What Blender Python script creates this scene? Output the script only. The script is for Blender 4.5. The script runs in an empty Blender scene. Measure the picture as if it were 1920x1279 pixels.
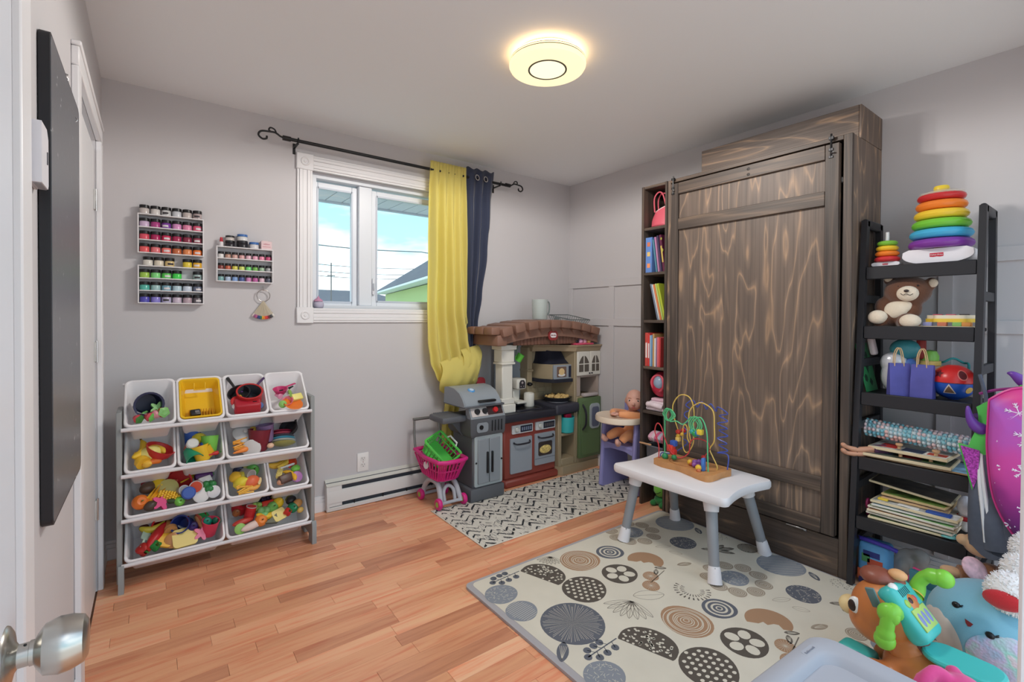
import bpy, bmesh, math, random
from mathutils import Vector, Matrix, Euler
random.seed(7)
PI = math.pi
SC = bpy.context.scene
C = SC.collection
# ------------------------------------------------------------------ camera
def setup_camera():
    yaw, pitch, roll, f = .6438, -.0122, .0055, 901.2948
    cy, sy, cp, sp = math.cos(yaw), math.sin(yaw), math.cos(pitch), math.sin(pitch)
    fwd = Vector((sy*cp, cy*cp, sp)); right = Vector((cy, -sy, 0)); up = right.cross(fwd)
    c, s = math.cos(roll), math.sin(roll)
    r2, u2 = c*right + s*up, -s*right + c*up
    cam = bpy.data.cameras.new('camera'); o = bpy.data.objects.new('camera', cam); C.objects.link(o)
    m = Matrix((r2, u2, -fwd)).transposed().to_4x4(); m.translation = (.1823, -2.9322, 1.1468)
    o.matrix_world = m
    cam.sensor_width = 36; cam.lens = f*36/1920; cam.shift_y = -31.8856/1920; cam.clip_start = .02
    SC.camera = o
setup_camera()
SC.view_settings.view_transform = 'Standard'; SC.view_settings.look = 'None'
SC.view_settings.gamma = 1; SC.view_settings.use_curve_mapping = False
SC.view_settings.exposure = 0.22
LAMP_W = 11.5          # total watts of the ceiling lamp's led ring
SKY = 1.0              # strength of the daylight sky
# ------------------------------------------------------------------ sky
def setup_world():
    w = bpy.data.worlds.new('daylight_sky'); SC.world = w; w.use_nodes = True
    n = w.node_tree.nodes; l = w.node_tree.links; n.clear()
    tc = n.new('ShaderNodeTexCoord'); sx = n.new('ShaderNodeSeparateXYZ'); l.new(tc.outputs['Generated'], sx.inputs[0])
    cr = n.new('ShaderNodeValToRGB'); l.new(sx.outputs[2], cr.inputs[0])
    e = cr.color_ramp.elements
    e[0].position = 0; e[0].color = (.95, .93, .90, 1); e[1].position = 1; e[1].color = (.30, .66, 1.25, 1)
    for q, col in ((.004, (2.3, 2.4, 2.5, 1)), (.05, (1.7, 1.9, 2.0, 1)), (.13, (.62, 1.06, 1.25, 1)), (.30, (.45, .95, 1.25, 1))):
        x = e.new(q); x.color = col
    nz = n.new('ShaderNodeTexNoise'); nz.inputs['Scale'].default_value = 2.6; nz.inputs['Detail'].default_value = 5
    mp = n.new('ShaderNodeMapping'); mp.inputs['Scale'].default_value = (1, 1, 3); mp.inputs['Location'].default_value = (1.9, .6, 0); l.new(tc.outputs['Generated'], mp.inputs[0]); l.new(mp.outputs[0], nz.inputs['Vector'])
    c2 = n.new('ShaderNodeValToRGB'); l.new(nz.outputs[0], c2.inputs[0]); c2.color_ramp.elements[0].position = .45; c2.color_ramp.elements[1].position = .66
    cl = n.new('ShaderNodeMixRGB'); cl.blend_type = 'MULTIPLY'; cl.inputs[0].default_value = 1; l.new(c2.outputs[0], cl.inputs[1]); gz = n.new('ShaderNodeMath'); gz.operation = 'GREATER_THAN'; gz.inputs[1].default_value = 0; l.new(sx.outputs[2], gz.inputs[0]); l.new(gz.outputs[0], cl.inputs[2])
    mx = n.new('ShaderNodeMixRGB'); l.new(cl.outputs[0], mx.inputs[0]); l.new(cr.outputs[0], mx.inputs[1]); mx.inputs[2].default_value = (2.5, 2.55, 2.65, 1)
    bg = n.new('ShaderNodeBackground'); bg.inputs[1].default_value = SKY; l.new(mx.outputs[0], bg.inputs[0])
    o = n.new('ShaderNodeOutputWorld'); l.new(bg.outputs[0], o.inputs[0])
setup_world()
# ------------------------------------------------------------------ materials
def lin(c):
    c /= 255
    return c/12.92 if c <= .04045 else ((c+.055)/1.055)**2.4
def rgb(t): return (lin(t[0]), lin(t[1]), lin(t[2]), 1)
MATS = {}
def mat(col, rough=.45, metal=0., var=0., vs=25, bump=0., bs=150, emit=0., trans=0., coat=0., sheen=0., ior=1.45, nm=None):
    k = (tuple(col), rough, metal, var, vs, bump, bs, emit, trans, coat, sheen, nm)
    if k in MATS: return MATS[k]
    m = bpy.data.materials.new(nm or 'mat_%02x%02x%02x' % tuple(int(c) for c in col)); MATS[k] = m
    m.use_nodes = True; n = m.node_tree.nodes; l = m.node_tree.links; b = n['Principled BSDF']
    b.inputs['Base Color'].default_value = rgb(col); b.inputs['Roughness'].default_value = rough; b.inputs['Metallic'].default_value = metal
    b.inputs['Coat Weight'].default_value = coat; b.inputs['Sheen Weight'].default_value = sheen; b.inputs['IOR'].default_value = ior
    b.inputs['Transmission Weight'].default_value = trans
    if emit:
        b.inputs['Emission Color'].default_value = rgb(col); b.inputs['Emission Strength'].default_value = emit
    if var or bump:
        tc = n.new('ShaderNodeTexCoord')
    if var:
        nz = n.new('ShaderNodeTexNoise'); nz.inputs['Scale'].default_value = vs; nz.inputs['Detail'].default_value = 3; l.new(tc.outputs['Object'], nz.inputs['Vector'])
        cr = n.new('ShaderNodeValToRGB'); l.new(nz.outputs[0], cr.inputs[0])
        a = [max(0, x*(1-var)) for x in col]; d = [min(255, x*(1+var)) for x in col]
        cr.color_ramp.elements[0].color = rgb(a); cr.color_ramp.elements[1].color = rgb(d)
        cr.color_ramp.elements[0].position = .3; cr.color_ramp.elements[1].position = .7
        l.new(cr.outputs[0], b.inputs['Base Color'])
    if bump:
        n2 = n.new('ShaderNodeTexNoise'); n2.inputs['Scale'].default_value = bs; n2.inputs['Detail'].default_value = 2; l.new(tc.outputs['Object'], n2.inputs['Vector'])
        bp = n.new('ShaderNodeBump'); bp.inputs['Strength'].default_value = bump; bp.inputs['Distance'].default_value = .004
        l.new(n2.outputs[0], bp.inputs['Height']); l.new(bp.outputs[0], b.inputs['Normal'])
    return m
def nodemat(name):
    m = bpy.data.materials.new(name); m.use_nodes = True
    return m, m.node_tree.nodes, m.node_tree.links, m.node_tree.nodes['Principled BSDF']
def ramp(n, stops):
    cr = n.new('ShaderNodeValToRGB'); e = cr.color_ramp.elements
    e[0].position, e[0].color = stops[0][0], rgb(stops[0][1]); e[1].position, e[1].color = stops[-1][0], rgb(stops[-1][1])
    for p, c in stops[1:-1]: x = e.new(p); x.color = rgb(c)
    return cr
def math_n(n, l, op, a, b=None, c=None):
    m = n.new('ShaderNodeMath'); m.operation = op
    for i, v in enumerate((a, b, c)):
        if v is None: continue
        if isinstance(v, (int, float)): m.inputs[i].default_value = v
        else: l.new(v, m.inputs[i])
    return m.outputs[0]
def wood_mat(name, dark, mid, light, axis_scale=(1, 1, .3), freq=9, lines=.2, rough=.5, rnd=True):
    """stained plywood: contour lines of a stretched noise"""
    m, n, l, b = nodemat(name)
    tc = n.new('ShaderNodeTexCoord'); mp = n.new('ShaderNodeMapping'); mp.inputs['Scale'].default_value = axis_scale
    l.new(tc.outputs['Object'], mp.inputs[0])
    if rnd:
        oi = n.new('ShaderNodeObjectInfo'); l.new(math_n(n, l, 'MULTIPLY', oi.outputs['Random'], 37.0), mp.inputs['Location'])
    nz = n.new('ShaderNodeTexNoise'); nz.inputs['Scale'].default_value = 5.2; nz.inputs['Detail'].default_value = 2.6; nz.inputs['Distortion'].default_value = .35
    l.new(mp.outputs[0], nz.inputs['Vector'])
    fr = math_n(n, l, 'FRACT', math_n(n, l, 'MULTIPLY', nz.outputs[0], freq*2))
    r1 = ramp(n, ((0, light), (lines*.5, mid), (lines*1.4, dark), (.72, dark), (.93, mid), (1, light))); l.new(fr, r1.inputs[0])
    n2 = n.new('ShaderNodeTexNoise'); n2.inputs['Scale'].default_value = 2.2; n2.inputs['Detail'].default_value = 3; l.new(mp.outputs[0], n2.inputs['Vector'])
    r2 = ramp(n, ((.38, dark), (.62, mid))); l.new(n2.outputs[0], r2.inputs[0])
    mp2 = n.new('ShaderNodeMapping'); mp2.inputs['Scale'].default_value = tuple(60*a if a >= 1 else 4*a for a in axis_scale); l.new(tc.outputs['Object'], mp2.inputs[0])
    n3 = n.new('ShaderNodeTexNoise'); n3.inputs['Scale'].default_value = 2; n3.inputs['Detail'].default_value = 2; l.new(mp2.outputs[0], n3.inputs['Vector'])
    mx = n.new('ShaderNodeMixRGB'); mx.inputs[0].default_value = .45; l.new(r1.outputs[0], mx.inputs[1]); l.new(r2.outputs[0], mx.inputs[2])
    m3 = n.new('ShaderNodeMixRGB'); m3.blend_type = 'OVERLAY'; m3.inputs[0].default_value = .55; l.new(mx.outputs[0], m3.inputs[1]); l.new(n3.outputs[0], m3.inputs[2])
    l.new(m3.outputs[0], b.inputs['Base Color']); b.inputs['Roughness'].default_value = rough
    bp = n.new('ShaderNodeBump'); bp.inputs['Strength'].default_value = .15; bp.inputs['Distance'].default_value = .003
    l.new(n3.outputs[0], bp.inputs['Height']); l.new(bp.outputs[0], b.inputs['Normal'])
    return m
# ------------------------------------------------------------------ mesh helpers
def TR(x=0, y=0, z=0, rx=0, ry=0, rz=0, s=1):
    m = Matrix.Translation((x, y, z)) @ Euler((rx, ry, rz)).to_matrix().to_4x4()
    if s != 1: m = m @ (Matrix.Diagonal((s, s, s, 1)) if isinstance(s, (int, float)) else Matrix.Diagonal((*s, 1)))
    return m
def frame(d, ref=None):
    d = Vector(d).normalized(); ref = Vector(ref or ((0, 0, 1) if abs(d.z) < .95 else (1, 0, 0)))
    a = ref.cross(d).normalized(); return a, d.cross(a)
class B:
    def __init__(s): s.v = []; s.f = []
    def add(s, vs, fs, m=None):
        o = len(s.v)
        s.v += [tuple(m @ Vector(p)) for p in vs] if m is not None else [tuple(p) for p in vs]
        s.f += [tuple(i+o for i in f) for f in fs]; return s
    def box(s, a, b, bev=0, m=None):
        a = Vector(a); b = Vector(b); c = (a+b)/2; h = (b-a)/2; h = Vector((abs(h.x), abs(h.y), abs(h.z)))
        if not bev:
            vs = [c+Vector((h.x*i, h.y*j, h.z*k)) for i in (-1, 1) for j in (-1, 1) for k in (-1, 1)]
            return s.add(vs, [(0, 1, 3, 2), (4, 6, 7, 5), (0, 4, 5, 1), (2, 3, 7, 6), (0, 2, 6, 4), (1, 5, 7, 3)], m)
        bev = min(bev, min(h)*.98); vs = []; ix = {}
        for i in (-1, 1):
            for j in (-1, 1):
                for k in (-1, 1):
                    for ax in range(3):
                        p = [h.x-bev, h.y-bev, h.z-bev]; p[ax] += bev
                        ix[i, j, k, ax] = len(vs); vs.append(c+Vector((p[0]*i, p[1]*j, p[2]*k)))
        fs = []; sg = (-1, 1)
        for i in sg: fs.append([ix[i, j, k, 0] for j, k in ((-1, -1), (1, -1), (1, 1), (-1, 1))])
        for j in sg: fs.append([ix[i, j, k, 1] for i, k in ((-1, -1), (1, -1), (1, 1), (-1, 1))])
        for k in sg: fs.append([ix[i, j, k, 2] for i, j in ((-1, -1), (1, -1), (1, 1), (-1, 1))])
        for j in sg:
            for k in sg: fs.append([ix[-1, j, k, 1], ix[1, j, k, 1], ix[1, j, k, 2], ix[-1, j, k, 2]])
        for i in sg:
            for k in sg: fs.append([ix[i, -1, k, 0], ix[i, 1, k, 0], ix[i, 1, k, 2], ix[i, -1, k, 2]])
        for i in sg:
            for j in sg: fs.append([ix[i, j, -1, 0], ix[i, j, 1, 0], ix[i, j, 1, 1], ix[i, j, -1, 1]])
        for i in sg:
            for j in sg:
                for k in sg: fs.append([ix[i, j, k, 0], ix[i, j, k, 1], ix[i, j, k, 2]])
        return s.add(vs, fs, m)
    def rbox(s, a, b, r, seg=3, m=None):
        t = bmesh.new(); bmesh.ops.create_cube(t, size=1); a = Vector(a); b = Vector(b); d = b-a
        for v in t.verts: v.co = (a+b)/2+Vector((v.co.x*d.x, v.co.y*d.y, v.co.z*d.z))
        bmesh.ops.bevel(t, geom=t.edges[:], offset=min(r, min(abs(x) for x in d)*.49), segments=seg, profile=.5, affect='EDGES')
        t.verts.index_update(); s.add([v.co for v in t.verts], [[v.index for v in f.verts] for f in t.faces], m); t.free(); return s
    def lathe(s, prof, seg=20, m=None):
        vs = []; fs = []; rows = []
        for r, z in prof:
            if r < 1e-6: rows.append([len(vs)]); vs.append((0, 0, z))
            else:
                rows.append(list(range(len(vs), len(vs)+seg))); vs += [(r*math.cos(2*PI*i/seg), r*math.sin(2*PI*i/seg), z) for i in range(seg)]
        for A, D in zip(rows, rows[1:]):
            for i in range(seg):
                j = (i+1) % seg
                if len(A) == 1 and len(D) == 1: continue
                if len(A) == 1: fs.append((A[0], D[j], D[i]))
                elif len(D) == 1: fs.append((A[i], A[j], D[0]))
                else: fs.append((A[i], A[j], D[j], D[i]))
        return s.add(vs, fs, m)
    def cyl(s, p0, p1, r0, r1=None, seg=14, m=None):
        r1 = r0 if r1 is None else r1; p0 = Vector(p0); p1 = Vector(p1); a, b = frame(p1-p0)
        vs = [p+(a*math.cos(2*PI*i/seg)+b*math.sin(2*PI*i/seg))*r for p, r in ((p0, r0), (p1, r1)) for i in range(seg)]
        fs = [(i, (i+1) % seg, seg+(i+1) % seg, seg+i) for i in range(seg)]+[tuple(range(seg)), tuple(range(seg, 2*seg))]
        return s.add(vs, fs, m)
    def tube(s, pts, r, seg=8, closed=False, m=None):
        pts = [Vector(p) for p in pts]; n = len(pts); rs = r if isinstance(r, (list, tuple)) else [r]*n
        vs = []; prev = None
        for i, p in enumerate(pts):
            d = (pts[(i+1) % n]-pts[i-1]) if closed else (pts[min(i+1, n-1)]-pts[max(i-1, 0)])
            if d.length < 1e-9: d = Vector((0, 0, 1))
            d.normalize()
            if prev is None: a, b = frame(d)
            else:
                a = prev-d*prev.dot(d)
                a = a.normalized() if a.length > 1e-6 else frame(d)[0]
                b = d.cross(a)
            prev = a
            vs += [p+(a*math.cos(2*PI*k/seg)+b*math.sin(2*PI*k/seg))*rs[i] for k in range(seg)]
        fs = []
        for i in range(n if closed else n-1):
            j = (i+1) % n
            fs += [(i*seg+k, i*seg+(k+1) % seg, j*seg+(k+1) % seg, j*seg+k) for k in range(seg)]
        if not closed: fs += [tuple(range(seg)), tuple(range((n-1)*seg, n*seg))]
        return s.add(vs, fs, m)
    def sph(s, c, r, u=14, v=9, m=None):
        r = (r, r, r) if isinstance(r, (int, float)) else r
        t = TR(*c, s=(1, 1, 1)) @ Matrix.Diagonal((*r, 1))
        if m is not None: t = m @ t
        return s.lathe([(math.sin(PI*i/v), -math.cos(PI*i/v)) for i in range(v+1)], u, t)
    def prism(s, poly, z0, z1, m=None):
        n = len(poly)
        vs = [(x, y, z0) for x, y in poly]+[(x, y, z1) for x, y in poly]
        return s.add(vs, [tuple(range(n)), tuple(range(n, 2*n))]+[(i, (i+1) % n, n+(i+1) % n, n+i) for i in range(n)], m)
    def grid(s, fn, nu, nv, thick=0, m=None, wrap=False):
        nu1 = nu if wrap else nu+1
        P = [[Vector(fn(i/nu, j/nv)) for i in range(nu1)] for j in range(nv+1)]
        vs = [p for row in P for p in row]
        fs = [(j*nu1+i, j*nu1+(i+1) % nu1, (j+1)*nu1+(i+1) % nu1, (j+1)*nu1+i) for j in range(nv) for i in range(nu if wrap else nu)]
        if not thick: return s.add(vs, fs, m)
        N = [Vector() for _ in vs]
        for f in fs:
            nn = (vs[f[1]]-vs[f[0]]).cross(vs[f[2]]-vs[f[0]])
            for k in f: N[k] += nn
        w = [p-(q.normalized()*thick if q.length > 1e-12 else q) for p, q in zip(vs, N)]; o = len(vs)
        g = [tuple(k+o for k in reversed(f)) for f in fs]
        if not wrap:
            bd = [j*nu1 for j in range(nv+1)]; be = [j*nu1+nu for j in range(nv+1)]
            g += [(a, b, b+o, a+o) for a, b in zip(bd, bd[1:])]+[(a, b, b+o, a+o) for a, b in zip(be, be[1:])]
        t0 = list(range(nu1)); t1 = [nv*nu1+i for i in range(nu1)]
        if wrap: t0.append(t0[0]); t1.append(t1[0])
        g += [(a, b, b+o, a+o) for a, b in zip(t0, t0[1:])]+[(a, b, b+o, a+o) for a, b in zip(t1, t1[1:])]
        return s.add(vs+w, fs+g, m)
def mesh(name, b, ang=38):
    me = bpy.data.meshes.new(name); me.from_pydata([tuple(v) for v in b.v], [], b.f)
    bm = bmesh.new(); bm.from_mesh(me); bmesh.ops.recalc_face_normals(bm, faces=bm.faces[:]); bm.to_mesh(me); bm.free()
    if ang:
        me.polygons.foreach_set('use_smooth', [True]*len(me.polygons)); me.set_sharp_from_angle(angle=math.radians(ang))
    return me
def O(name, b, m, par=None, M=None, ang=38, wd=False, kind=None, label=None):
    """link a mesh object; M local matrix; wd: geometry is in world space although it has a parent"""
    me = b if isinstance(b, bpy.types.Mesh) else mesh(name, b, ang)
    o = bpy.data.objects.new(name, me); C.objects.link(o)
    if not me.materials: me.materials.append(m)
    elif m is not None and me.materials[0] != m:
        o.material_slots[0].link = 'OBJECT'; o.material_slots[0].material = m
    if par is not None:
        o.parent = par
        if wd:
            q = par
            pm = par.matrix_basis.copy()
            while q.parent is not None: pm = q.parent.matrix_basis @ q.matrix_parent_inverse @ pm; q = q.parent
            o.matrix_parent_inverse = pm.inverted()
    if M is not None: o.matrix_basis = M
    if kind: o['kind'] = kind
    if label: o['label'] = label
    return o
def tag(o, label, cat, group=None):
    o['label'] = label; o['category'] = cat
    if group: o['group'] = group
    return o
def T(name, label, cat, loc=(0, 0, 0), rot=(0, 0, 0), group=None):
    o = bpy.data.objects.new(name, None); C.objects.link(o); o.empty_display_size = .05
    o.location = loc; o.rotation_euler = rot
    return tag(o, label, cat, group)
def struct(name, b, m, ang=38):
    o = O(name, b, m, ang=ang); o['kind'] = 'structure'; return o
def text(s, size, m, par, M, name='lettering', depth=.0008, wd=False):
    cu = bpy.data.curves.new('t', 'FONT'); cu.body = s; cu.size = size; cu.align_x = 'CENTER'; cu.align_y = 'CENTER'; cu.extrude = depth
    o = bpy.data.objects.new('t', cu); C.objects.link(o)
    me = bpy.data.meshes.new_from_object(o.evaluated_get(bpy.context.evaluated_depsgraph_get()))
    bpy.data.objects.remove(o); me.materials.clear()
    return O(name, me, m, par, M, wd=wd)
def soft(o, vox=.006, it=4):
    r = o.modifiers.new('remesh', 'REMESH'); r.mode = 'VOXEL'; r.voxel_size = vox; r.use_smooth_shade = True
    q = o.modifiers.new('smooth', 'SMOOTH'); q.iterations = it; q.factor = .5
    return o
def bez(p, n=24):
    """catmull-rom through points"""
    p = [Vector(q) for q in p]; out = []; k = len(p)-1
    for i in range(n+1):
        t = i/n*k; a = min(int(t), k-1); t -= a
        p0, p1, p2, p3 = p[max(a-1, 0)], p[a], p[a+1], p[min(a+2, k)]
        out.append(.5*((2*p1)+(p2-p0)*t+(2*p0-5*p1+4*p2-p3)*t*t+(3*p1-p0-3*p2+p3)*t**3))
    return out
def rrect(w, h, r, n=5, cx=0, cy=0):
    out = []
    for sx, sy, a0 in ((1, 1, 0), (-1, 1, 90), (-1, -1, 180), (1, -1, 270)):
        for i in range(n+1):
            a = math.radians(a0+90*i/n); out.append((cx+sx*(w/2-r)+r*math.cos(a), cy+sy*(h/2-r)+r*math.sin(a)))
    return out
def ell(rx, ry, n=24, cx=0, cy=0, a0=0):
    return [(cx+rx*math.cos(a0+2*PI*i/n), cy+ry*math.sin(a0+2*PI*i/n)) for i in range(n)]
WHITE = (238, 238, 238)
# ================================================================== the room
W, H, YF = 2.979, 2.25, -2.868
M_WALL = mat((206, 203, 205), .75, nm='painted_wall')
M_CEIL = mat((242, 244, 246), .85, nm='painted_ceiling')
M_TRIM = mat((236, 235, 237), .4, nm='white_trim')
M_VINYL = mat((228, 233, 240), .35, nm='white_vinyl')
M_BLACK = mat((22, 22, 25), .4, nm='black_metal')
M_CHROME = mat((200, 200, 200), .22, 1, nm='chrome')
def floor_mat():
    m, n, l, b = nodemat('laminate_plank')
    tc = n.new('ShaderNodeTexCoord'); oi = n.new('ShaderNodeObjectInfo')
    mp = n.new('ShaderNodeMapping'); mp.inputs['Scale'].default_value = (1.6, 22, 1); l.new(tc.outputs['Object'], mp.inputs[0])
    l.new(math_n(n, l, 'MULTIPLY', oi.outputs['Random'], 50.0), mp.inputs['Location'])
    nz = n.new('ShaderNodeTexNoise'); nz.inputs['Scale'].default_value = 2.2; nz.inputs['Detail'].default_value = 4; nz.inputs['Distortion'].default_value = .6; l.new(mp.outputs[0], nz.inputs['Vector'])
    r1 = ramp(n, ((0, (200, 138, 106)), (.18, (222, 158, 120)), (.5, (234, 170, 130)), (.8, (242, 180, 140)), (1, (246, 190, 152)))); l.new(oi.outputs['Random'], r1.inputs[0])
    r2 = ramp(n, ((.28, (150, 136, 126)), (.5, (186, 184, 182)), (.72, (204, 198, 194)))); l.new(nz.outputs[0], r2.inputs[0])
    mx = n.new('ShaderNodeMixRGB'); mx.blend_type = 'OVERLAY'; mx.inputs[0].default_value = .8; l.new(r1.outputs[0], mx.inputs[1]); l.new(r2.outputs[0], mx.inputs[2])
    l.new(mx.outputs[0], b.inputs['Base Color']); b.inputs['Roughness'].default_value = .3; b.inputs['Specular IOR Level'].default_value = .45
    return m
def build_floor():
    fl = struct('floor', B().box((-.1, -3.1, -.08), (W+.1, .1, -.004)), mat((96, 62, 42), .6))
    m = floor_mat(); rw = .0655; y = .0; row = 0; lens = (.30, .36, .42, .48, .55); cache = {}; rest = B(); cnt = 0
    while y > -3.1:
        x = -.02-random.random()*.4
        while x < W:
            L = random.choice(lens); x1 = min(x+L, W)
            if x1 > 0:
                a = max(x, 0); ln = round(x1-a, 3)
                hid = (a > 1.3 and y-rw < -1.26) or y < -2.25
                if hid or cnt >= 298: rest.box((a+.0004, y-rw+.0004, -.008), (x1-.0004, y-.0004, 0))
                else:
                    if ln not in cache: cache[ln] = mesh('plank', B().box((-ln/2+.0004, -rw/2+.0004, -.008), (ln/2-.0004, rw/2-.0004, 0), bev=.0004), 0)
                    O('plank', cache[ln], m, fl, TR((a+x1)/2, y-rw/2, 0)); cnt += 1
            x = x1 if x1 < W else W+1
        y -= rw; row += 1
    O('plank', rest, m, fl, ang=0, kind='stuff')
build_floor()
struct('ceiling', B().box((-.1, -3.1, H), (W+.1, .16, H+.1)), M_CEIL)
# ---- walls
OX0, OX1, OZ0, OZ1 = .93, 1.83, 1.19, 2.0
b = B()
b.box((-.1, 0, 0), (OX0, .16, H)); b.box((OX1, 0, 0), (W+.1, .16, H)); b.box((OX0, 0, 0), (OX1, .16, OZ0)); b.box((OX0, 0, OZ1), (OX1, .16, H))
struct('wall_back', b, M_WALL)
wr = struct('wall_right', B().box((W, -3.1, 0), (W+.1, 0, H)), M_WALL)
for z0, z1 in ((1.392, 1.45), (1.093, 1.147)):
    O('rail', B().box((W-.012, YF, z0), (W, 0, z1), bev=.001), M_WALL, wr)
for y in (-.026, -.469, -.95, -1.43, -1.91, -2.385, -2.80):
    O('batten', B().box((W-.0115, y-.025, .1), (W, y+.025, 1.392), bev=.001), M_WALL, wr)
b = B(); b.box((-.1, -3.1, 0), (0, -1.0, H)); b.box((-.1, -.31, 0), (0, 0, H)); b.box((-.1, -1.0, 1.87), (0, -.31, H))
struct('wall_left', b, M_WALL)
b = B(); b.box((.90, YF-.12, 0), (1.06, YF, 2.03)); b.box((2.82, YF-.12, 0), (W+.1, YF, 2.03)); b.box((-.1, YF-.12, 2.0305), (W+.1, YF, H))  # wide opening beside the doorway is added, out of view, to admit fill daylight
struct('wall_front', b, M_WALL)
# door casing of the doorway the photograph is taken from, closet door with casing
def casing(name, pieces, m=M_TRIM):
    b = B()
    for a, c in pieces: b.box(a, c, bev=.003)
    return struct(name, b, m)
casing('trim_1', [((.885, YF, 0), (.96, YF+.014, 2.08))])
casing('trim_2', [((0, -1.815, 0), (.014, -1.766, H)), ((0, -1.765, 0), (.009, -1.70, H))])
casing('trim_3', [((0, -1.065, 0), (.018, -1.0, 1.869)), ((0, -.31, 0), (.02, -.245, 1.869)), ((0, -1.065, 1.870), (.019, -.245, 1.925)), ((0, -1.068, 1.926), (.024, -.242, 1.94))])
d2 = struct('door_2', B().box((-.035, -.994, .012), (-.004, -.318, 1.835), bev=.002), mat((232, 232, 234), .4))
for z in (.35, 1.0, 1.62):
    for k in (0, 1): O('hinge_leaf', B().box((-.004, -.352+.017*k, z-.04), (.002, -.337+.017*k, z+.04), bev=.001), mat((205, 205, 203), .4, .3), d2)
    O('hinge_pin', B().cyl((.003, -.333, z-.045), (.003, -.333, z+.045), .004, seg=8), M_CHROME, d2)
d1 = struct('door_1', B().box((.022, -2.85, .012), (.06, -2.172, 2.0), bev=.002), mat((228, 231, 238), .35))
kn = O('door_knob', B().lathe([(0, .066), (.018, .0655), (.024, .062), (.0275, .052), (.0285, .042), (.025, .030), (.017, .0245), (.0125, .0225), (.0125, .019), (.0115, .0185), (.0115, .010), (.016, .007), (.026, .005), (.0315, .002), (.0325, 0), (0, 0)], 36, TR(.06, -2.225, .79, 0, PI/2, 0)), mat((190, 188, 182), .28, 1, nm='brushed_nickel'), d1)
O('privacy_hole', B().cyl((.0755, -2.2275, .8012), (.0757, -2.2275, .8021), .0013, seg=8), M_BLACK, kn)
# baseboards
def baseboard(name, a, c, n):
    b = B(); a = Vector(a); c = Vector(c); n = Vector(n)
    for z0, z1, t in ((0, .055, .014), (.055, .075, .011), (.075, .09, .007)):
        p = a+Vector((0, 0, z0)); q = c+n*t+Vector((0, 0, z1))
        b.box(p, q, bev=.0015)
    return struct(name, b, M_TRIM)
baseboard('baseboard_back', (.0, 0, 0), (1.0, 0, 0), (0, -1, 0))
baseboard('baseboard_left', (0, -.245, 0), (0, 0, 0), (1, 0, 0))
baseboard('baseboard_near', (0, -1.69, 0), (0, -1.065, 0), (1, 0, 0))
baseboard('baseboard_right', (W, -1.03, 0), (W, 0, 0), (-1, 0, 0))
baseboard('baseboard_far', (W, YF, 0), (W, -2.15, 0), (-1, 0, 0))
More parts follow.
